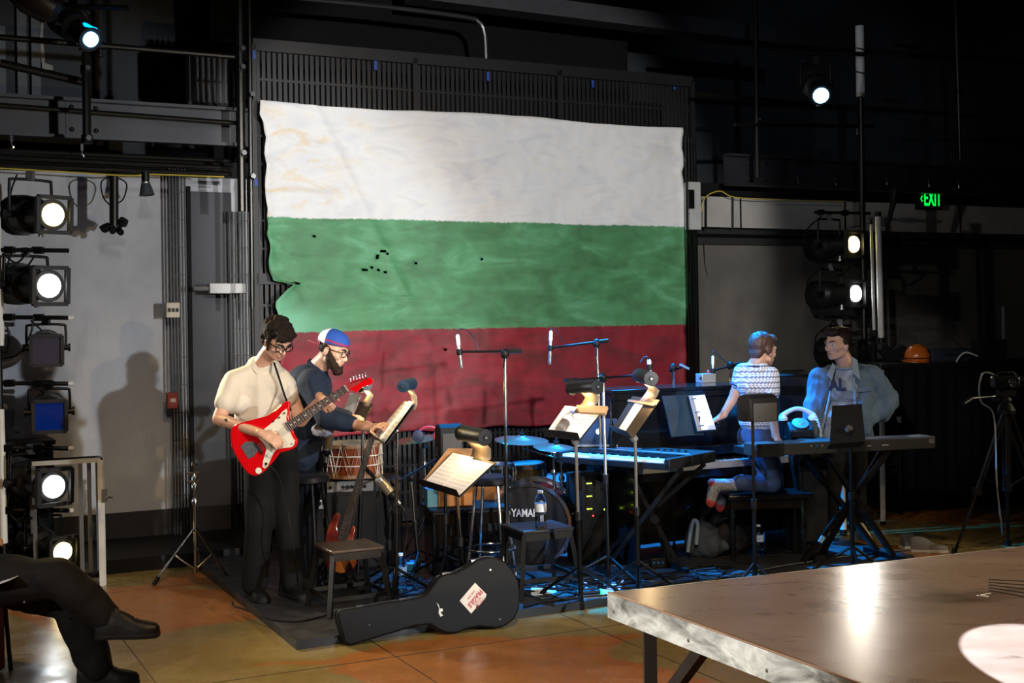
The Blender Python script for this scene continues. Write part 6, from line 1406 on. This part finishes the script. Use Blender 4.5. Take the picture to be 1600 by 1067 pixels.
# ---------------- red guitar
DG = 7.53; G = lambda x, y, o=0.: A_(x, y, DG+o+(x-410)*-.0003)
body_px = [(359.6, 677), (362, 667), (370, 662), (385, 657.6), (403, 653), (418, 649), (431, 640), (440, 631), (446, 627), (450, 626), (453, 630), (451, 642), (451.5, 652), (455, 664), (458, 676), (462, 683), (465, 688), (463, 697), (458, 701), (450, 704), (437, 707), (430, 717), (425, 723), (420, 729), (411, 738), (404, 742), (398, 743.6), (391, 742), (385.5, 738), (378, 729), (372, 719), (366, 709), (362, 699), (360, 688)]
g = thing('electric_guitar', 'cherry red offset electric guitar with cream pickguard', 'guitar', G(410, 743, .02))
redl = mat('guitar_red', (.60, .003, .006), .12, coat=.8, var=.03); cream = mat('pickguard_cream', '#ddd6c2', .35, var=.03)
MB().prism([G(x, y) for x, y in body_px], (0, .042, 0)).build('body', redl, g, bevel=.009)
pg = [(420, 664), (433, 653), (441, 643), (447, 638), (449, 641), (447, 652), (449, 662), (454, 676), (457, 683), (461, 688), (459, 695), (455, 698), (448, 699), (439, 700), (431, 702), (427, 708), (424, 714.5), (420, 724), (418, 729), (413.5, 731.5), (410, 729), (411, 720), (413.5, 712), (416, 702), (415, 697), (410, 690), (402, 682), (401, 679)]
MB().prism([G(x, y, -.0035) for x, y in pg], (0, .003, 0)).build('pickguard', cream, g)
MB().lathe(G(404, 735, -.002), V((0, -1, 0)), [(.019, 0), (.018, .002)], 24).build('round_sticker', cream, g, label='round pale sticker')
nd = (G(542, 604)-G(449, 666)).normalized(); npx = V((-nd.z, 0, nd.x))
if npx.z < 0: npx = -npx
n0, n1 = G(449, 667, -.012), G(541, 606, -.012); hw0, hw1 = .029, .0215
MB().prism([n0-npx*hw0, n1-npx*hw1, n1+npx*hw1, n0+npx*hw0], (0, .022, 0)).build('neck', mat('maple_neck', '#8a5a34', .4), g, bevel=.006)
fb = [n0-npx*hw0-nd*.0, n1-npx*hw1, n1+npx*hw1, n0+npx*hw0]
MB().prism([p-V((0, .004, 0)) for p in fb], (0, .005, 0)).build('fretboard', mat('rosewood', '#3a2219', .5, var=.25, sc=40), g)
Ln = (n1-n0).length; full = Ln/(1-2**(-21/12.)); 
for k in range(0, 22):
    d_ = full*(1-2**(-k/12.)); s_ = 1-d_/Ln
    if s_ < 0: break
    c_ = n0.lerp(n1, s_)-V((0, .0052, 0)); h_ = hw0+(hw1-hw0)*s_; MB().tube([c_-npx*h_, c_+npx*h_], .0013 if k else .002, 5).build('fret', alu if k else cream, g)
for k in (3, 5, 7, 9, 12, 15, 17, 19):
    d_ = full*(1-(2**(-k/12.)+2**(-(k-1)/12.))/2); c_ = n0.lerp(n1, 1-d_/Ln)-V((0, .0045, 0)); MB().lathe(c_, V((0, -1, 0)), [(.0045, 0), (.0045, .001)], 10).build('inlay_dot', cream, g)
hs_px = [(541, 598), (546, 598), (553, 594), (563, 591.5), (573, 589.5), (580, 590), (583, 593), (582, 598), (578, 601), (573, 602), (567, 604), (561, 609), (558, 612), (553, 611), (549, 609), (546, 610)]
MB().prism([G(x, y, -.012) for x, y in hs_px], (0, .014, 0)).build('headstock', redl, g, bevel=.002)
for k in range(6):
    p = G(549+k*4.6, 598-k*1.5, -.014); o = MB().lathe(p, V((0, -1, 0)), [(.0055, 0), (.0055, .006)], 10).build('tuner_post', chrome, g)
    q_ = p+V((-.006, .006, .022)); MB().tube([p+V((-.002, .006, .008)), q_], .002, 6).build('tuner_shaft', chrome, o); MB().ball(q_+V((-.002, 0, .006)), (.006, .004, .009)).build('tuner_button', chrome, o)
brg = G(404, 700, -.006)
for k in range(6):
    o_ = -.0185+.0074*k; a_ = brg+npx*o_*1.2; MB().tube([a_+V((0, -.006, 0)), n1+npx*o_*.85+V((0, -.006, 0)), G(549+(5-k)*4.6, 598-(5-k)*1.5, -.02)], .0007, 5).build('string', alu, g)
MB().prism([G(x, y, -.004) for x, y in ((376, 697), (383, 690), (394, 689), (402, 697), (403, 704), (396, 713), (388, 716), (383, 709))], (0, .004, 0)).build('tremolo_plate', mat('tremolo_chrome', '#b8bcc0', .22, .9, var=.3, sc=60), g)
MB().beam(brg-npx*.04, brg+npx*.04, .014, .012, V((0, 1, 0))).build('bridge', chrome, g)
for s_ in (.3, .62):
    c_ = brg.lerp(n0, s_)-V((0, .002, 0)); MB().beam(c_-npx*.043, c_+npx*.043, .012, .038, V((0, 1, 0))).build('pickup', cream, g, bevel=.003)
for x, y in ((428, 702), (421, 711)): MB().lathe(G(x, y, -.004), V((0, -1, 0)), [(.011, 0), (.010, .012)], 16).build('control_knob', cream, g)
for x, y in ((427, 658), (436, 652), (444, 645)): MB().box(G(x, y, -.005), (.016, .006, .006), Matrix.Rotation(-.6, 3, 'Y')).build('switch', gloss_black, g)
MB().lathe(G(416, 724, -.004), V((0, -1, 0)), [(.008, 0), (.008, .006)], 12).build('output_jack', black_metal, g)
MB().lathe(G(455.5, 693, -.004), V((0, -1, 0)), [(.005, 0), (.004, .004)], 12).build('screw', alu, g)
single(MB().tube(curve_pts([G(420, 726, -.03), G(436, 745, .02), G(448, 790, .1), G(458, 850, .1), onfloor(468, 935)], 6), .004, 6), 'guitar_cable', cab_m, 'thin guitar cable falling from guitar to the stage', 'cable')
# ---------------- man in cap
g = thing('person', 'bearded person in navy sweater and backwards blue cap reaching for pages', 'person', footat(462, 8.2))
sk2 = skin('skin_light', '#cfa48c'); hm2 = mat('beard_brown', '#2a1b14', .7, bump=.6, bsc=200)
hc = A_(521, 546, 8.22); R = R3((.90, -.33, -.33), (.25, .0, 1)); B = Blob(); nk = A_(497, 573, 8.28); L = head(B, hc, R, 1.02, nk, .06)
ch = A_(482, 605, 8.3); hip = A_(463, 712, 8.35); sh, el, wr = A_(488, 600, 8.1), A_(516, 656, 8.02), A_(582, 668, 7.92); sh2 = A_(480, 594, 8.5)
B.cap(nk, ch, .055, .07); B.cap(ch, hip, .07, .07); B.cap(ch, sh, .06, .05); B.cap(ch, sh2, .06, .05); limb(B, (sh, el, wr), (.055, .048, .03)); el2, wr2 = A_(512, 650, 8.55), A_(560, 655, 8.45); limb(B, (sh2, el2, wr2), (.055, .048, .03))
hand(B, wr, A_(601, 662, 7.84)-wr, (.55, -.1, -.8), (.25, -.9, .2), (.35, .5, .4), 1.05, .2); hand(B, wr2, (.8, -.1, -.3), (0, 0, -1), (0, -1, 0), (.3, .4, .3), 1.)
k1, a1, k2, a2 = A_(452, 815, 8.25), A_(462, 905, 8.25), A_(475, 815, 8.45), A_(478, 898, 8.5)
limb(B, (hip+V((-.05, 0, 0)), k1, a1), (.085, .055, .035)); limb(B, (hip+V((.06, .1, 0)), k2, a2), (.085, .055, .035)); B.build('body', sk2, g, .0072, 2)
face_bits(g, L, R, 1.02, hm2, mat('lips', '#9c5f55', .5)); glasses(g, L, R, 1.02, mat('glass_frame_brown', '#2b2320', .3), .0026, .024, .019, True)
B = Blob(); 
for k in (-1, 1): B.chain([L(.066*k, .008, -.015), L(.058*k, .026, -.055), L(.034*k, .060, -.095)], (.017, .029, .030))
B.cap(L(-.034, .062, -.1), L(.034, .062, -.1), .022, .022); B.ball(L(0, .072, -.115), (.044, .036, .036), R); B.cap(L(-.024, .089, -.052), L(.024, .089, -.052), .006, .006); B.build('beard', hm2, g, .006, 2, (.006, 60, 1))
hair(g, L, R, 1.02, hm2, [(0, -.045, .0, .066, .055, .05), (.07, -.02, .0, .012, .035, .03), (-.07, -.02, .0, .012, .035, .03)], (.006, 50, 1))
t = NT('cap_fabric'); ob = t.n('ShaderNodeNewGeometry').outputs['Position']
vm = t.n('ShaderNodeVectorMath', operation='SUBTRACT'); t.put(vm.inputs[0], ob); vm.inputs[1].default_value = tuple(hc)
dp = t.n('ShaderNodeVectorMath', operation='DOT_PRODUCT'); t.put(dp.inputs[0], vm.outputs[0]); dp.inputs[1].default_value = tuple(R @ V((0, 1, .15)))
du = t.n('ShaderNodeVectorMath', operation='DOT_PRODUCT'); t.put(du.inputs[0], vm.outputs[0]); du.inputs[1].default_value = tuple(R @ V((0, 0, 1)))
bl_ = t.mix(t.math('MULTIPLY', t.math('LESS_THAN', du.outputs['Value'], .062), t.math('GREATER_THAN', du.outputs['Value'], .047)), C('#1c4a9c'), C('#8a2c5c'))
t.set(Base_Color=t.mix(t.math('LESS_THAN', dp.outputs['Value'], -.03), bl_, C('#dfe4ea')), Roughness=.8); t.bump(t.noise(200, 2), .3, .002)
B = Blob(); B.ball(L(0, -.016, .052), (.092, .112, .082), R); o = B.build('cap', t.m, g, .006, 3)
# cut cap below brow line
bm = bmesh.new(); bm.from_mesh(o.data); loc = V(g.location); bmesh.ops.bisect_plane(bm, geom=bm.verts[:]+bm.edges[:]+bm.faces[:], plane_co=L(0, 0, .034)-loc, plane_no=R @ V((0, -.12, 1)), clear_inner=True); bm.to_mesh(o.data); bm.free(); sd_ = o.modifiers.new('t', 'SOLIDIFY'); sd_.thickness = .004
m_ = MB(); rim = [L(.088*math.sin(a), -.02-.105*math.cos(a), .036-.008) for a in [(-1.05+2.1*k/14) for k in range(15)]]; out = [L(.075*math.sin(a), -.02-.105*math.cos(a)-.075*math.cos(a*1.3)*max(0, math.cos(a*1.45)), .020-.02*math.cos(a)) for a in [(-1.05+2.1*k/14) for k in range(15)]]
m_.prism(rim+out[::-1], R @ V((0, 0, .005))); m_.build('visor', mat('visor_crimson', '#9c1f44', .7), g, label='crimson visor')
B = Blob(); navy = mat('sweater_navy', '#12233a', .85, var=.1, bump=.3, bsc=250)
B.cap(A_(494, 580, 8.28), ch, .085, .14); B.cap(A_(478, 600, 8.22), A_(480, 600, 8.42), .135, .135); B.cap(ch, A_(474, 660, 8.32), .16, .15); B.cap(A_(474, 660, 8.32), A_(467, 706, 8.34), .15, .14)
B.chain([A_(488, 600, 8.12), A_(512, 652, 8.02), A_(548, 662, 7.97)], (.10, .078, .056)); B.chain([sh2, el2, A_(540, 652, 8.48)], (.1, .075, .055)); B.build('sweater', navy, g, .011, 4, (.014, 6, .6))
collar(g, nk-V((.005, 0, .008)), hc-nk, .072, navy, .012)
B = Blob(); B.cap(hip, hip+V((.03, .08, 0)), .13, .13); limb(B, (hip+V((-.04, 0, -.03)), k1, a1), (.11, .085, .07)); limb(B, (hip+V((.06, .1, -.03)), k2, a2), (.11, .085, .07)); B.build('trousers', mat('trousers_navy', '#0c1018', .85, bump=.2, bsc=200), g, .012, 4, (.014, 6, .3))
for an in (a1, a2): shoe(V((an.x+.05, an.y-.04, ST)), -.5, .29, '', '', bs, bs, parent=g, lace=bs)
c = A_(503, 668, 8.05); m_ = Blob(); m_.ball(c, (.07, .03, .05)); m_.ball(c+V((.05, .0, .03)), (.05, .02, .04)); o = m_.build('white_cloth', mat('cloth_pale', '#9aa0aa', .8), None, .01, 2, (.03, 14, 1)); o['label'] = 'crumpled pale cloth on the roped drum beside reaching arm'; o['category'] = 'cloth'
# ---------------- kneeling man
g = thing('person', 'person in patterned short-sleeved top kneeling on the piano bench', 'person', V((A_(1190, 760, 8.95).x, 8.95, zb+.01)))
sk3 = skin('skin_pale', '#d3a78f'); hm3 = mat('hair_brown', '#3a241a', .55, bump=.6, bsc=180)
hc = A_(1193, 546, 8.95); R = R3((.80, .55, -.12), (0, 0, 1)); B = Blob(); nk = A_(1180, 570, 8.93); L = head(B, hc, R, 1.0, nk, .052)
ch, hip = A_(1183, 603, 8.93), A_(1184, 690, 8.95); s1, e1k, w1 = A_(1161, 581, 8.95), A_(1146, 622, 9.0), A_(1129, 649, 9.02); s2, e2k, w2 = A_(1203, 586, 8.9), A_(1204, 640, 8.86), A_(1213, 684, 8.84)
B.cap(nk, ch, .05, .065); B.cap(ch, hip, .065, .065); B.cap(ch, s1, .055, .048); B.cap(ch, s2, .055, .048); limb(B, (s1, e1k, w1), (.048, .038, .026)); limb(B, (s2, e2k, w2), (.048, .038, .026))
hand(B, w1, (-.55, .3, -.35), (.1, .3, -1), (.5, .7, .2), (.35, .5, .5), .95, .25); hand(B, w2, (.35, -.15, -.5), (.0, .1, -1), (-.6, .2, 0), (.7, .4, .3), .95, .2)
kn1, an1, kn2, an2 = A_(1207, 757, 8.86), A_(1150, 757, 8.84), A_(1212, 757, 9.05), A_(1160, 757, 9.05)
limb(B, (hip+V((-.02, -.07, 0)), kn1, an1), (.08, .05, .036)); limb(B, (hip+V((.03, .08, 0)), kn2, an2), (.08, .05, .036)); ft1, ft2 = A_(1111, 783, 8.82), A_(1126, 790, 9.0)
for a_1, f_1 in ((an1, ft1), (an2, ft2)): B.chain([a_1, f_1+V((.028, 0, .11)), f_1], (.033, .03, .025)); B.build('body', sk3, g, .0072, 2)
face_bits(g, L, R, 1.0, hm3, mat('lips', '#9c5f55', .5))
hair(g, L, R, 1.0, hm3, [(0, -.03, .045, .086, .100, .085), (0, .05, .082, .06, .05, .035), (0, .08, .085, .04, .03, .02), (0, -.07, -.02, .06, .04, .055), (.074, -.02, .0, .014, .035, .04), (-.074, -.02, .0, .014, .035, .04)], (.006, 30, .5))
t = NT('knit_pattern'); geo = t.n('ShaderNodeNewGeometry').outputs['Position']; sp = t.n('ShaderNodeSeparateXYZ'); t.put(sp.inputs[0], geo)
z = sp.outputs[2]; zg = t.math('ADD', z, t.math('MULTIPLY', t.math('PINGPONG', t.math('ADD', sp.outputs[0], sp.outputs[1]), .012), .8))
f1 = t.math('FRACT', t.math('MULTIPLY', zg, 26.)); bd1 = t.math('LESS_THAN', f1, .38); f2 = t.math('FRACT', t.math('MULTIPLY', z, 52.)); bd2 = t.math('MULTIPLY', t.math('LESS_THAN', f2, .3), t.math('GREATER_THAN', t.math('FRACT', t.math('MULTIPLY', t.math('ADD', sp.outputs[0], sp.outputs[1]), 45.)), .4))
t.set(Base_Color=t.mix(t.math('MAXIMUM', t.math('MULTIPLY', bd1, .85), t.math('MULTIPLY', bd2, .8)), C('#b6b8c2'), C('#43485c')), Roughness=.85); t.bump(f1, .3, .003); knit = t.m
B = Blob(); B.cap(A_(1176, 578, 8.93), A_(1188, 578, 8.92), .07, .07); B.cap(A_(1172, 598, 8.94), A_(1194, 600, 8.92), .105, .10); B.cap(A_(1174, 630, 8.94), A_(1192, 632, 8.93), .10, .10); B.cap(A_(1176, 655, 8.94), A_(1192, 657, 8.94), .10, .10)
B.chain([A_(1168, 586, 8.95), s1, A_(1155, 598, 8.97)], (.07, .07, .064)); B.chain([A_(1196, 588, 8.91), s2, A_(1205, 612, 8.88)], (.07, .068, .068)); B.build('patterned_top', knit, g, .009, 3, (.01, 8, .6))
trim = mat('navy_trim', '#151c3a', .8)
collar(g, nk-V((0, 0, .012)), (.1, .05, 1), .066, trim, .007)
for c, ax2, r_ in ((A_(1205, 617, 8.88), (0, 0, 1), .058), (A_(1153, 603, 8.97), (.4, 0, 1), .056)):
    x2, y2, _ = basis(ax2); MB().tube([c+(x2*math.cos(a)+y2*math.sin(a))*r_ for a in [2*PI*k/24 for k in range(25)]], .007, 6).build('sleeve_trim', trim, g)
B = Blob(); jn = mat('jeans_navy', '#2a3a58', .85, var=.15, bump=.3, bsc=220)
B.cap(hip+V((-.04, 0, .03)), hip+V((.04, 0, .03)), .115, .115); B.chain([hip+V((-.01, -.06, 0)), A_(1200, 735, 8.88), kn1+V((0, 0, .01)), an1+V((.02, 0, .01))], (.105, .085, .068, .055)); B.chain([hip+V((.03, .08, 0)), A_(1206, 735, 9.03), kn2+V((0, 0, .01)), an2+V((.02, 0, .01))], (.105, .085, .068, .055)); B.build('jeans', jn, g, .011, 4, (.01, 7, .6))
t = NT('argyle_sock'); vr = t.n('ShaderNodeTexVoronoi'); t.put(vr.inputs['Vector'], t.co('Object', (28, 28, 28))); t.set(Base_Color=t.ramp(vr.outputs[0], [(.3, C('#4a4c54')), (.5, C('#8a8a90'))]), Roughness=.9); sock = t.m; rs_ = mat('sock_red', '#a83a3a', .9)
for an, ft in ((an1, ft1), (an2, ft2)):
    B = Blob(); hl = ft+V((.028, 0, .115)); B.cap(an-V((.01, 0, 0)), hl, .046, .044); B.cap(hl, ft, .046, .036); o = B.build('sock', sock, g, .008, 3)
    B = Blob(); B.cap(ft, ft+(ft-hl).normalized()*.015, .039, .032); B.build('sock_toe', rs_, g, .008, 2); B = Blob(); B.ball(hl-V((.016, 0, -.014)), (.036, .042, .034)); B.build('sock_heel', rs_, g, .008, 2)
# ---------------- man in denim jacket
g = thing('person', 'person in denim jacket and pale lettered sweatshirt, hand on hip', 'person', footat(1315, 9.75))
hc = A_(1308, 537, 9.75); R = R3((-.80, -.58, -.06), (0, 0, 1)); B = Blob(); nk = A_(1322, 568, 9.78); L = head(B, hc, R, 1.08, nk, .06)
ch, hip = A_(1318, 605, 9.8), A_(1316, 690, 9.82); s1, e1k, w1 = A_(1283, 590, 9.8), A_(1271, 640, 9.75), A_(1266, 682, 9.65); s2, e2k, w2 = A_(1356, 590, 9.8), A_(1388, 622, 9.85), A_(1357, 655, 9.72)
B.cap(nk, ch, .055, .07); B.cap(ch, hip, .07, .07); B.cap(ch, s1, .06, .05); B.cap(ch, s2, .06, .05); limb(B, (s1, e1k, w1), (.055, .045, .03)); limb(B, (s2, e2k, w2), (.055, .045, .03))
hand(B, w2, (-.75, -.1, -.45), (-.1, .9, 0), (.2, -.3, 1), (.2, .3, .3), 1.05, .2); hand(B, w1, (-.1, -.2, -1), (.5, .4, 0), (.0, -1, 0), (.4, .4, .3), 1.05, .2)
k1, a1, k2, a2 = A_(1298, 765, 9.7), A_(1290, 826, 9.7), A_(1338, 765, 9.82), A_(1342, 828, 9.8)
limb(B, (hip+V((-.08, 0, 0)), k1, a1), (.09, .055, .038)); limb(B, (hip+V((.08, 0, 0)), k2, a2), (.09, .055, .038)); B.build('body', skin('skin_fair', '#c79a82'), g, .0075, 2)
face_bits(g, L, R, 1.08, hm3, mat('lips', '#9c5f55', .5))
hair(g, L, R, 1.08, mat('hair_dark', '#241814', .55, bump=.6, bsc=180), [(0, -.035, .052, .084, .095, .075), (0, .045, .088, .062, .05, .034), (0, .078, .084, .045, .025, .022), (0, -.08, -.01, .055, .035, .045), (.074, -.015, .01, .012, .03, .035), (-.074, -.015, .01, .012, .03, .035)], (.006, 30, .5))
B = Blob(); sw = mat('sweatshirt_grey', '#8c97a6', .85, var=.05, bump=.2, bsc=250)
B.cap(A_(1318, 582, 9.8), A_(1324, 582, 9.8), .08, .08); B.cap(A_(1306, 608, 9.78), A_(1334, 608, 9.8), .115, .115); B.cap(A_(1306, 650, 9.78), A_(1332, 650, 9.8), .125, .125); B.cap(A_(1306, 678, 9.78), A_(1332, 678, 9.8), .12, .12); B.build('sweatshirt', sw, g, .010, 4, (.012, 6, .5))
pL = A_(1308, 601, 9.655); lettering('AL', pL, V((1, -.04, 0)), V((0, .05, 1)), .125, mat('letter_navy', '#232a44', .8), g, 'chest_letters', .006, .85, 'navy chest lettering')
collar(g, nk-V((0, 0, .02)), (-.1, -.15, 1), .078, sw, .009)
B = Blob(); dn_ = mat('denim_blue', '#54677a', .85, var=.15, sc=10, bump=.35, bsc=180)
B.cap(A_(1300, 588, 9.88), A_(1342, 588, 9.88), .10, .10); B.cap(A_(1298, 640, 9.92), A_(1342, 640, 9.92), .12, .12); B.cap(A_(1296, 680, 9.92), A_(1342, 680, 9.92), .12, .12)
B.chain([A_(1290, 590, 9.82), s1, e1k, A_(1268, 672, 9.68)], (.09, .09, .078, .062)); B.chain([A_(1348, 590, 9.82), s2, e2k, A_(1362, 652, 9.75)], (.095, .1, .095, .066)); B.cap(A_(1366, 600, 9.82), A_(1372, 640, 9.85), .1, .09)
B.chain([A_(1345, 590, 9.76), A_(1350, 625, 9.74), A_(1350, 668, 9.76)], (.075, .075, .07)); B.chain([A_(1288, 592, 9.76), A_(1282, 630, 9.72), A_(1276, 680, 9.68)], (.055, .045, .035)); o = B.build('denim_jacket', dn_, g, .010, 3, (.028, 8, .6))
cm2 = mat('denim_pale', '#7c8a96', .85, bump=.3, bsc=200)
MB().quad([A_(1333, 582, 9.66), A_(1345, 594, 9.64), A_(1340, 562, 9.72), A_(1331, 556, 9.74)], .008).build('collar_flap', cm2, g, bevel=.003); MB().quad([A_(1292, 585, 9.66), A_(1300, 594, 9.64), A_(1306, 572, 9.70), A_(1301, 566, 9.72)], .008).build('collar_flap', cm2, g, bevel=.003)
MB().tube(curve_pts([A_(1333, 590, 9.655), A_(1336, 630, 9.65), A_(1334, 678, 9.67)], 6), .012, 6).build('placket', cm2, g); MB().tube(curve_pts([A_(1300, 592, 9.69), A_(1296, 620, 9.67), A_(1288, 655, 9.66), A_(1280, 690, 9.65)], 6), .010, 6).build('placket', cm2, g)
MB().box(A_(1350, 608, 9.655), (.11, .01, .035), Matrix.Rotation(-.1, 3, 'Y')).build('pocket_flap', dn_, g, bevel=.003)
for y in (605, 625, 645, 665): MB().lathe(A_(1335, y, 9.64), V((0, -1, 0)), [(.008, 0), (.007, .004)], 10).build('button', alu, g)
B = Blob(); B.cap(hip+V((-.06, 0, 0)), hip+V((.06, 0, 0)), .125, .125); limb(B, (hip+V((-.08, 0, -.03)), k1, a1+V((0, 0, .03))), (.115, .085, .07)); limb(B, (hip+V((.08, 0, -.03)), k2, a2+V((0, 0, .03))), (.115, .085, .07)); B.build('trousers', pants, g, .012, 4, (.012, 6, .4))
cr2 = mat('sneaker_cream', '#c9bda0', .7)
shoe(flo(1262, 843, ST)+V((.0, .05, 0)), PI-.15, .30, '', '', cr2, so, parent=g, high=.07); shoe(V((a2.x, a2.y-.08, ST)), -1.6, .30, '', '', cr2, so, parent=g, high=.07)
# ---------------- seated person in the left foreground
g = thing('person', 'person in black trousers sitting with crossed legs at lower left', 'person', V((-2.85, 6.25, .45)))
B = Blob(); hp1, hp2 = V((-2.78, 6.10, .56)), V((-2.78, 6.34, .54)); K1, A1, K2, A2 = at(98, 903, 5.98), at(162, 962, 6.02), at(112, 935, 6.2), at(150, 1050, 6.2); A2.z = .10
ch = V((-2.92, 6.25, 1.02)); nk = V((-2.90, 6.25, 1.22)); hc = V((-2.86, 6.25, 1.38)); R = R3((.9, .4, -.2), (0, 0, 1)); L = head(B, hc, R, 1., nk)
B.cap(V((-2.86, 6.22, .60)), ch, .13, .12); B.cap(ch, V((-2.90, 6.05, 1.14)), .08, .055); B.cap(ch, V((-2.92, 6.45, 1.14)), .08, .055); e1_ = V((-2.75, 6.0, .86)); w1_ = V((-2.80, 5.95, .70)); e2_ = V((-2.80, 6.5, .86)); w2_ = V((-2.72, 6.38, .74))
limb(B, (V((-2.90, 6.05, 1.14)), e1_, w1_), (.05, .042, .028)); limb(B, (V((-2.92, 6.45, 1.14)), e2_, w2_), (.05, .042, .028)); hand(B, w1_, (1, .2, -.2), (0, .3, -1), (0, 1, 0)); hand(B, w2_, (1, -.2, -.2), (0, -.3, -1), (0, -1, 0))
limb(B, (hp1, K1, A1), (.08, .055, .036)); limb(B, (hp2, K2, A2), (.08, .055, .036)); B.build('body', sk2, g, .009, 2); face_bits(g, L, R, 1., hm, mat('lips', '#9c5f55', .5))
hair(g, L, R, 1., hm, [(0, -.03, .05, .09, .105, .085), (0, -.07, -.02, .06, .04, .06), (0, .05, .085, .06, .045, .03)])
B = Blob(); B.cap(V((-2.86, 6.22, .62)), ch, .15, .15); B.chain([V((-2.90, 6.05, 1.12)), e1_, w1_-V((.05, 0, 0))], (.085, .065, .045)); B.chain([V((-2.92, 6.45, 1.12)), e2_, w2_-V((.05, 0, 0))], (.085, .065, .045)); B.cap(V((-2.90, 6.08, 1.12)), V((-2.92, 6.42, 1.12)), .085, .085); B.build('sweater', mat('sweater_charcoal', '#26272a', .85, bump=.2), g, .013, 3, (.012, 6, 1))
B = Blob(); B.cap(hp1, hp2, .13, .13); B.chain([hp1, hp1.lerp(K1, .5)-V((0, 0, .01)), K1+V((-.02, 0, .0)), K1.lerp(A1, .5), A1], (.135, .125, .093, .095, .07)); B.chain([hp2, hp2.lerp(K2, .5), K2, K2.lerp(A2, .5), A2+V((0, 0, .0))], (.13, .12, .098, .092, .08)); B.build('trousers', mat('trousers_charcoal', '#151415', .8, var=.15, bump=.25, bsc=160), g, .011, 4, (.02, 6, .7))
MB().lathe(at(38, 940, 5.86), V((0, -1, 0)), [(.006, 0), (.005, .003)], 10).build('stud', alu, g)
sh_c = at(200, 995, 6.0); bt2 = mat('shoe_leather', '#141211', .45, bump=.2)
shoe(sh_c, .05, .30, '', '', bt2, bs, parent=g, lace=black_plastic, high=.075); shoe(V((A2.x+.06, A2.y, 0)), .1, .30, '', '', bt2, bs, parent=g, lace=black_plastic, high=.075)
pc_ = [at(-40, 925, 5.9), at(15, 905, 5.82), at(40, 893, 6.0), at(-10, 905, 6.1)]
single(MB().quad(pc_, .004), 'loose_papers', paper, 'white papers lying on the seated person\'s lap', 'paper')
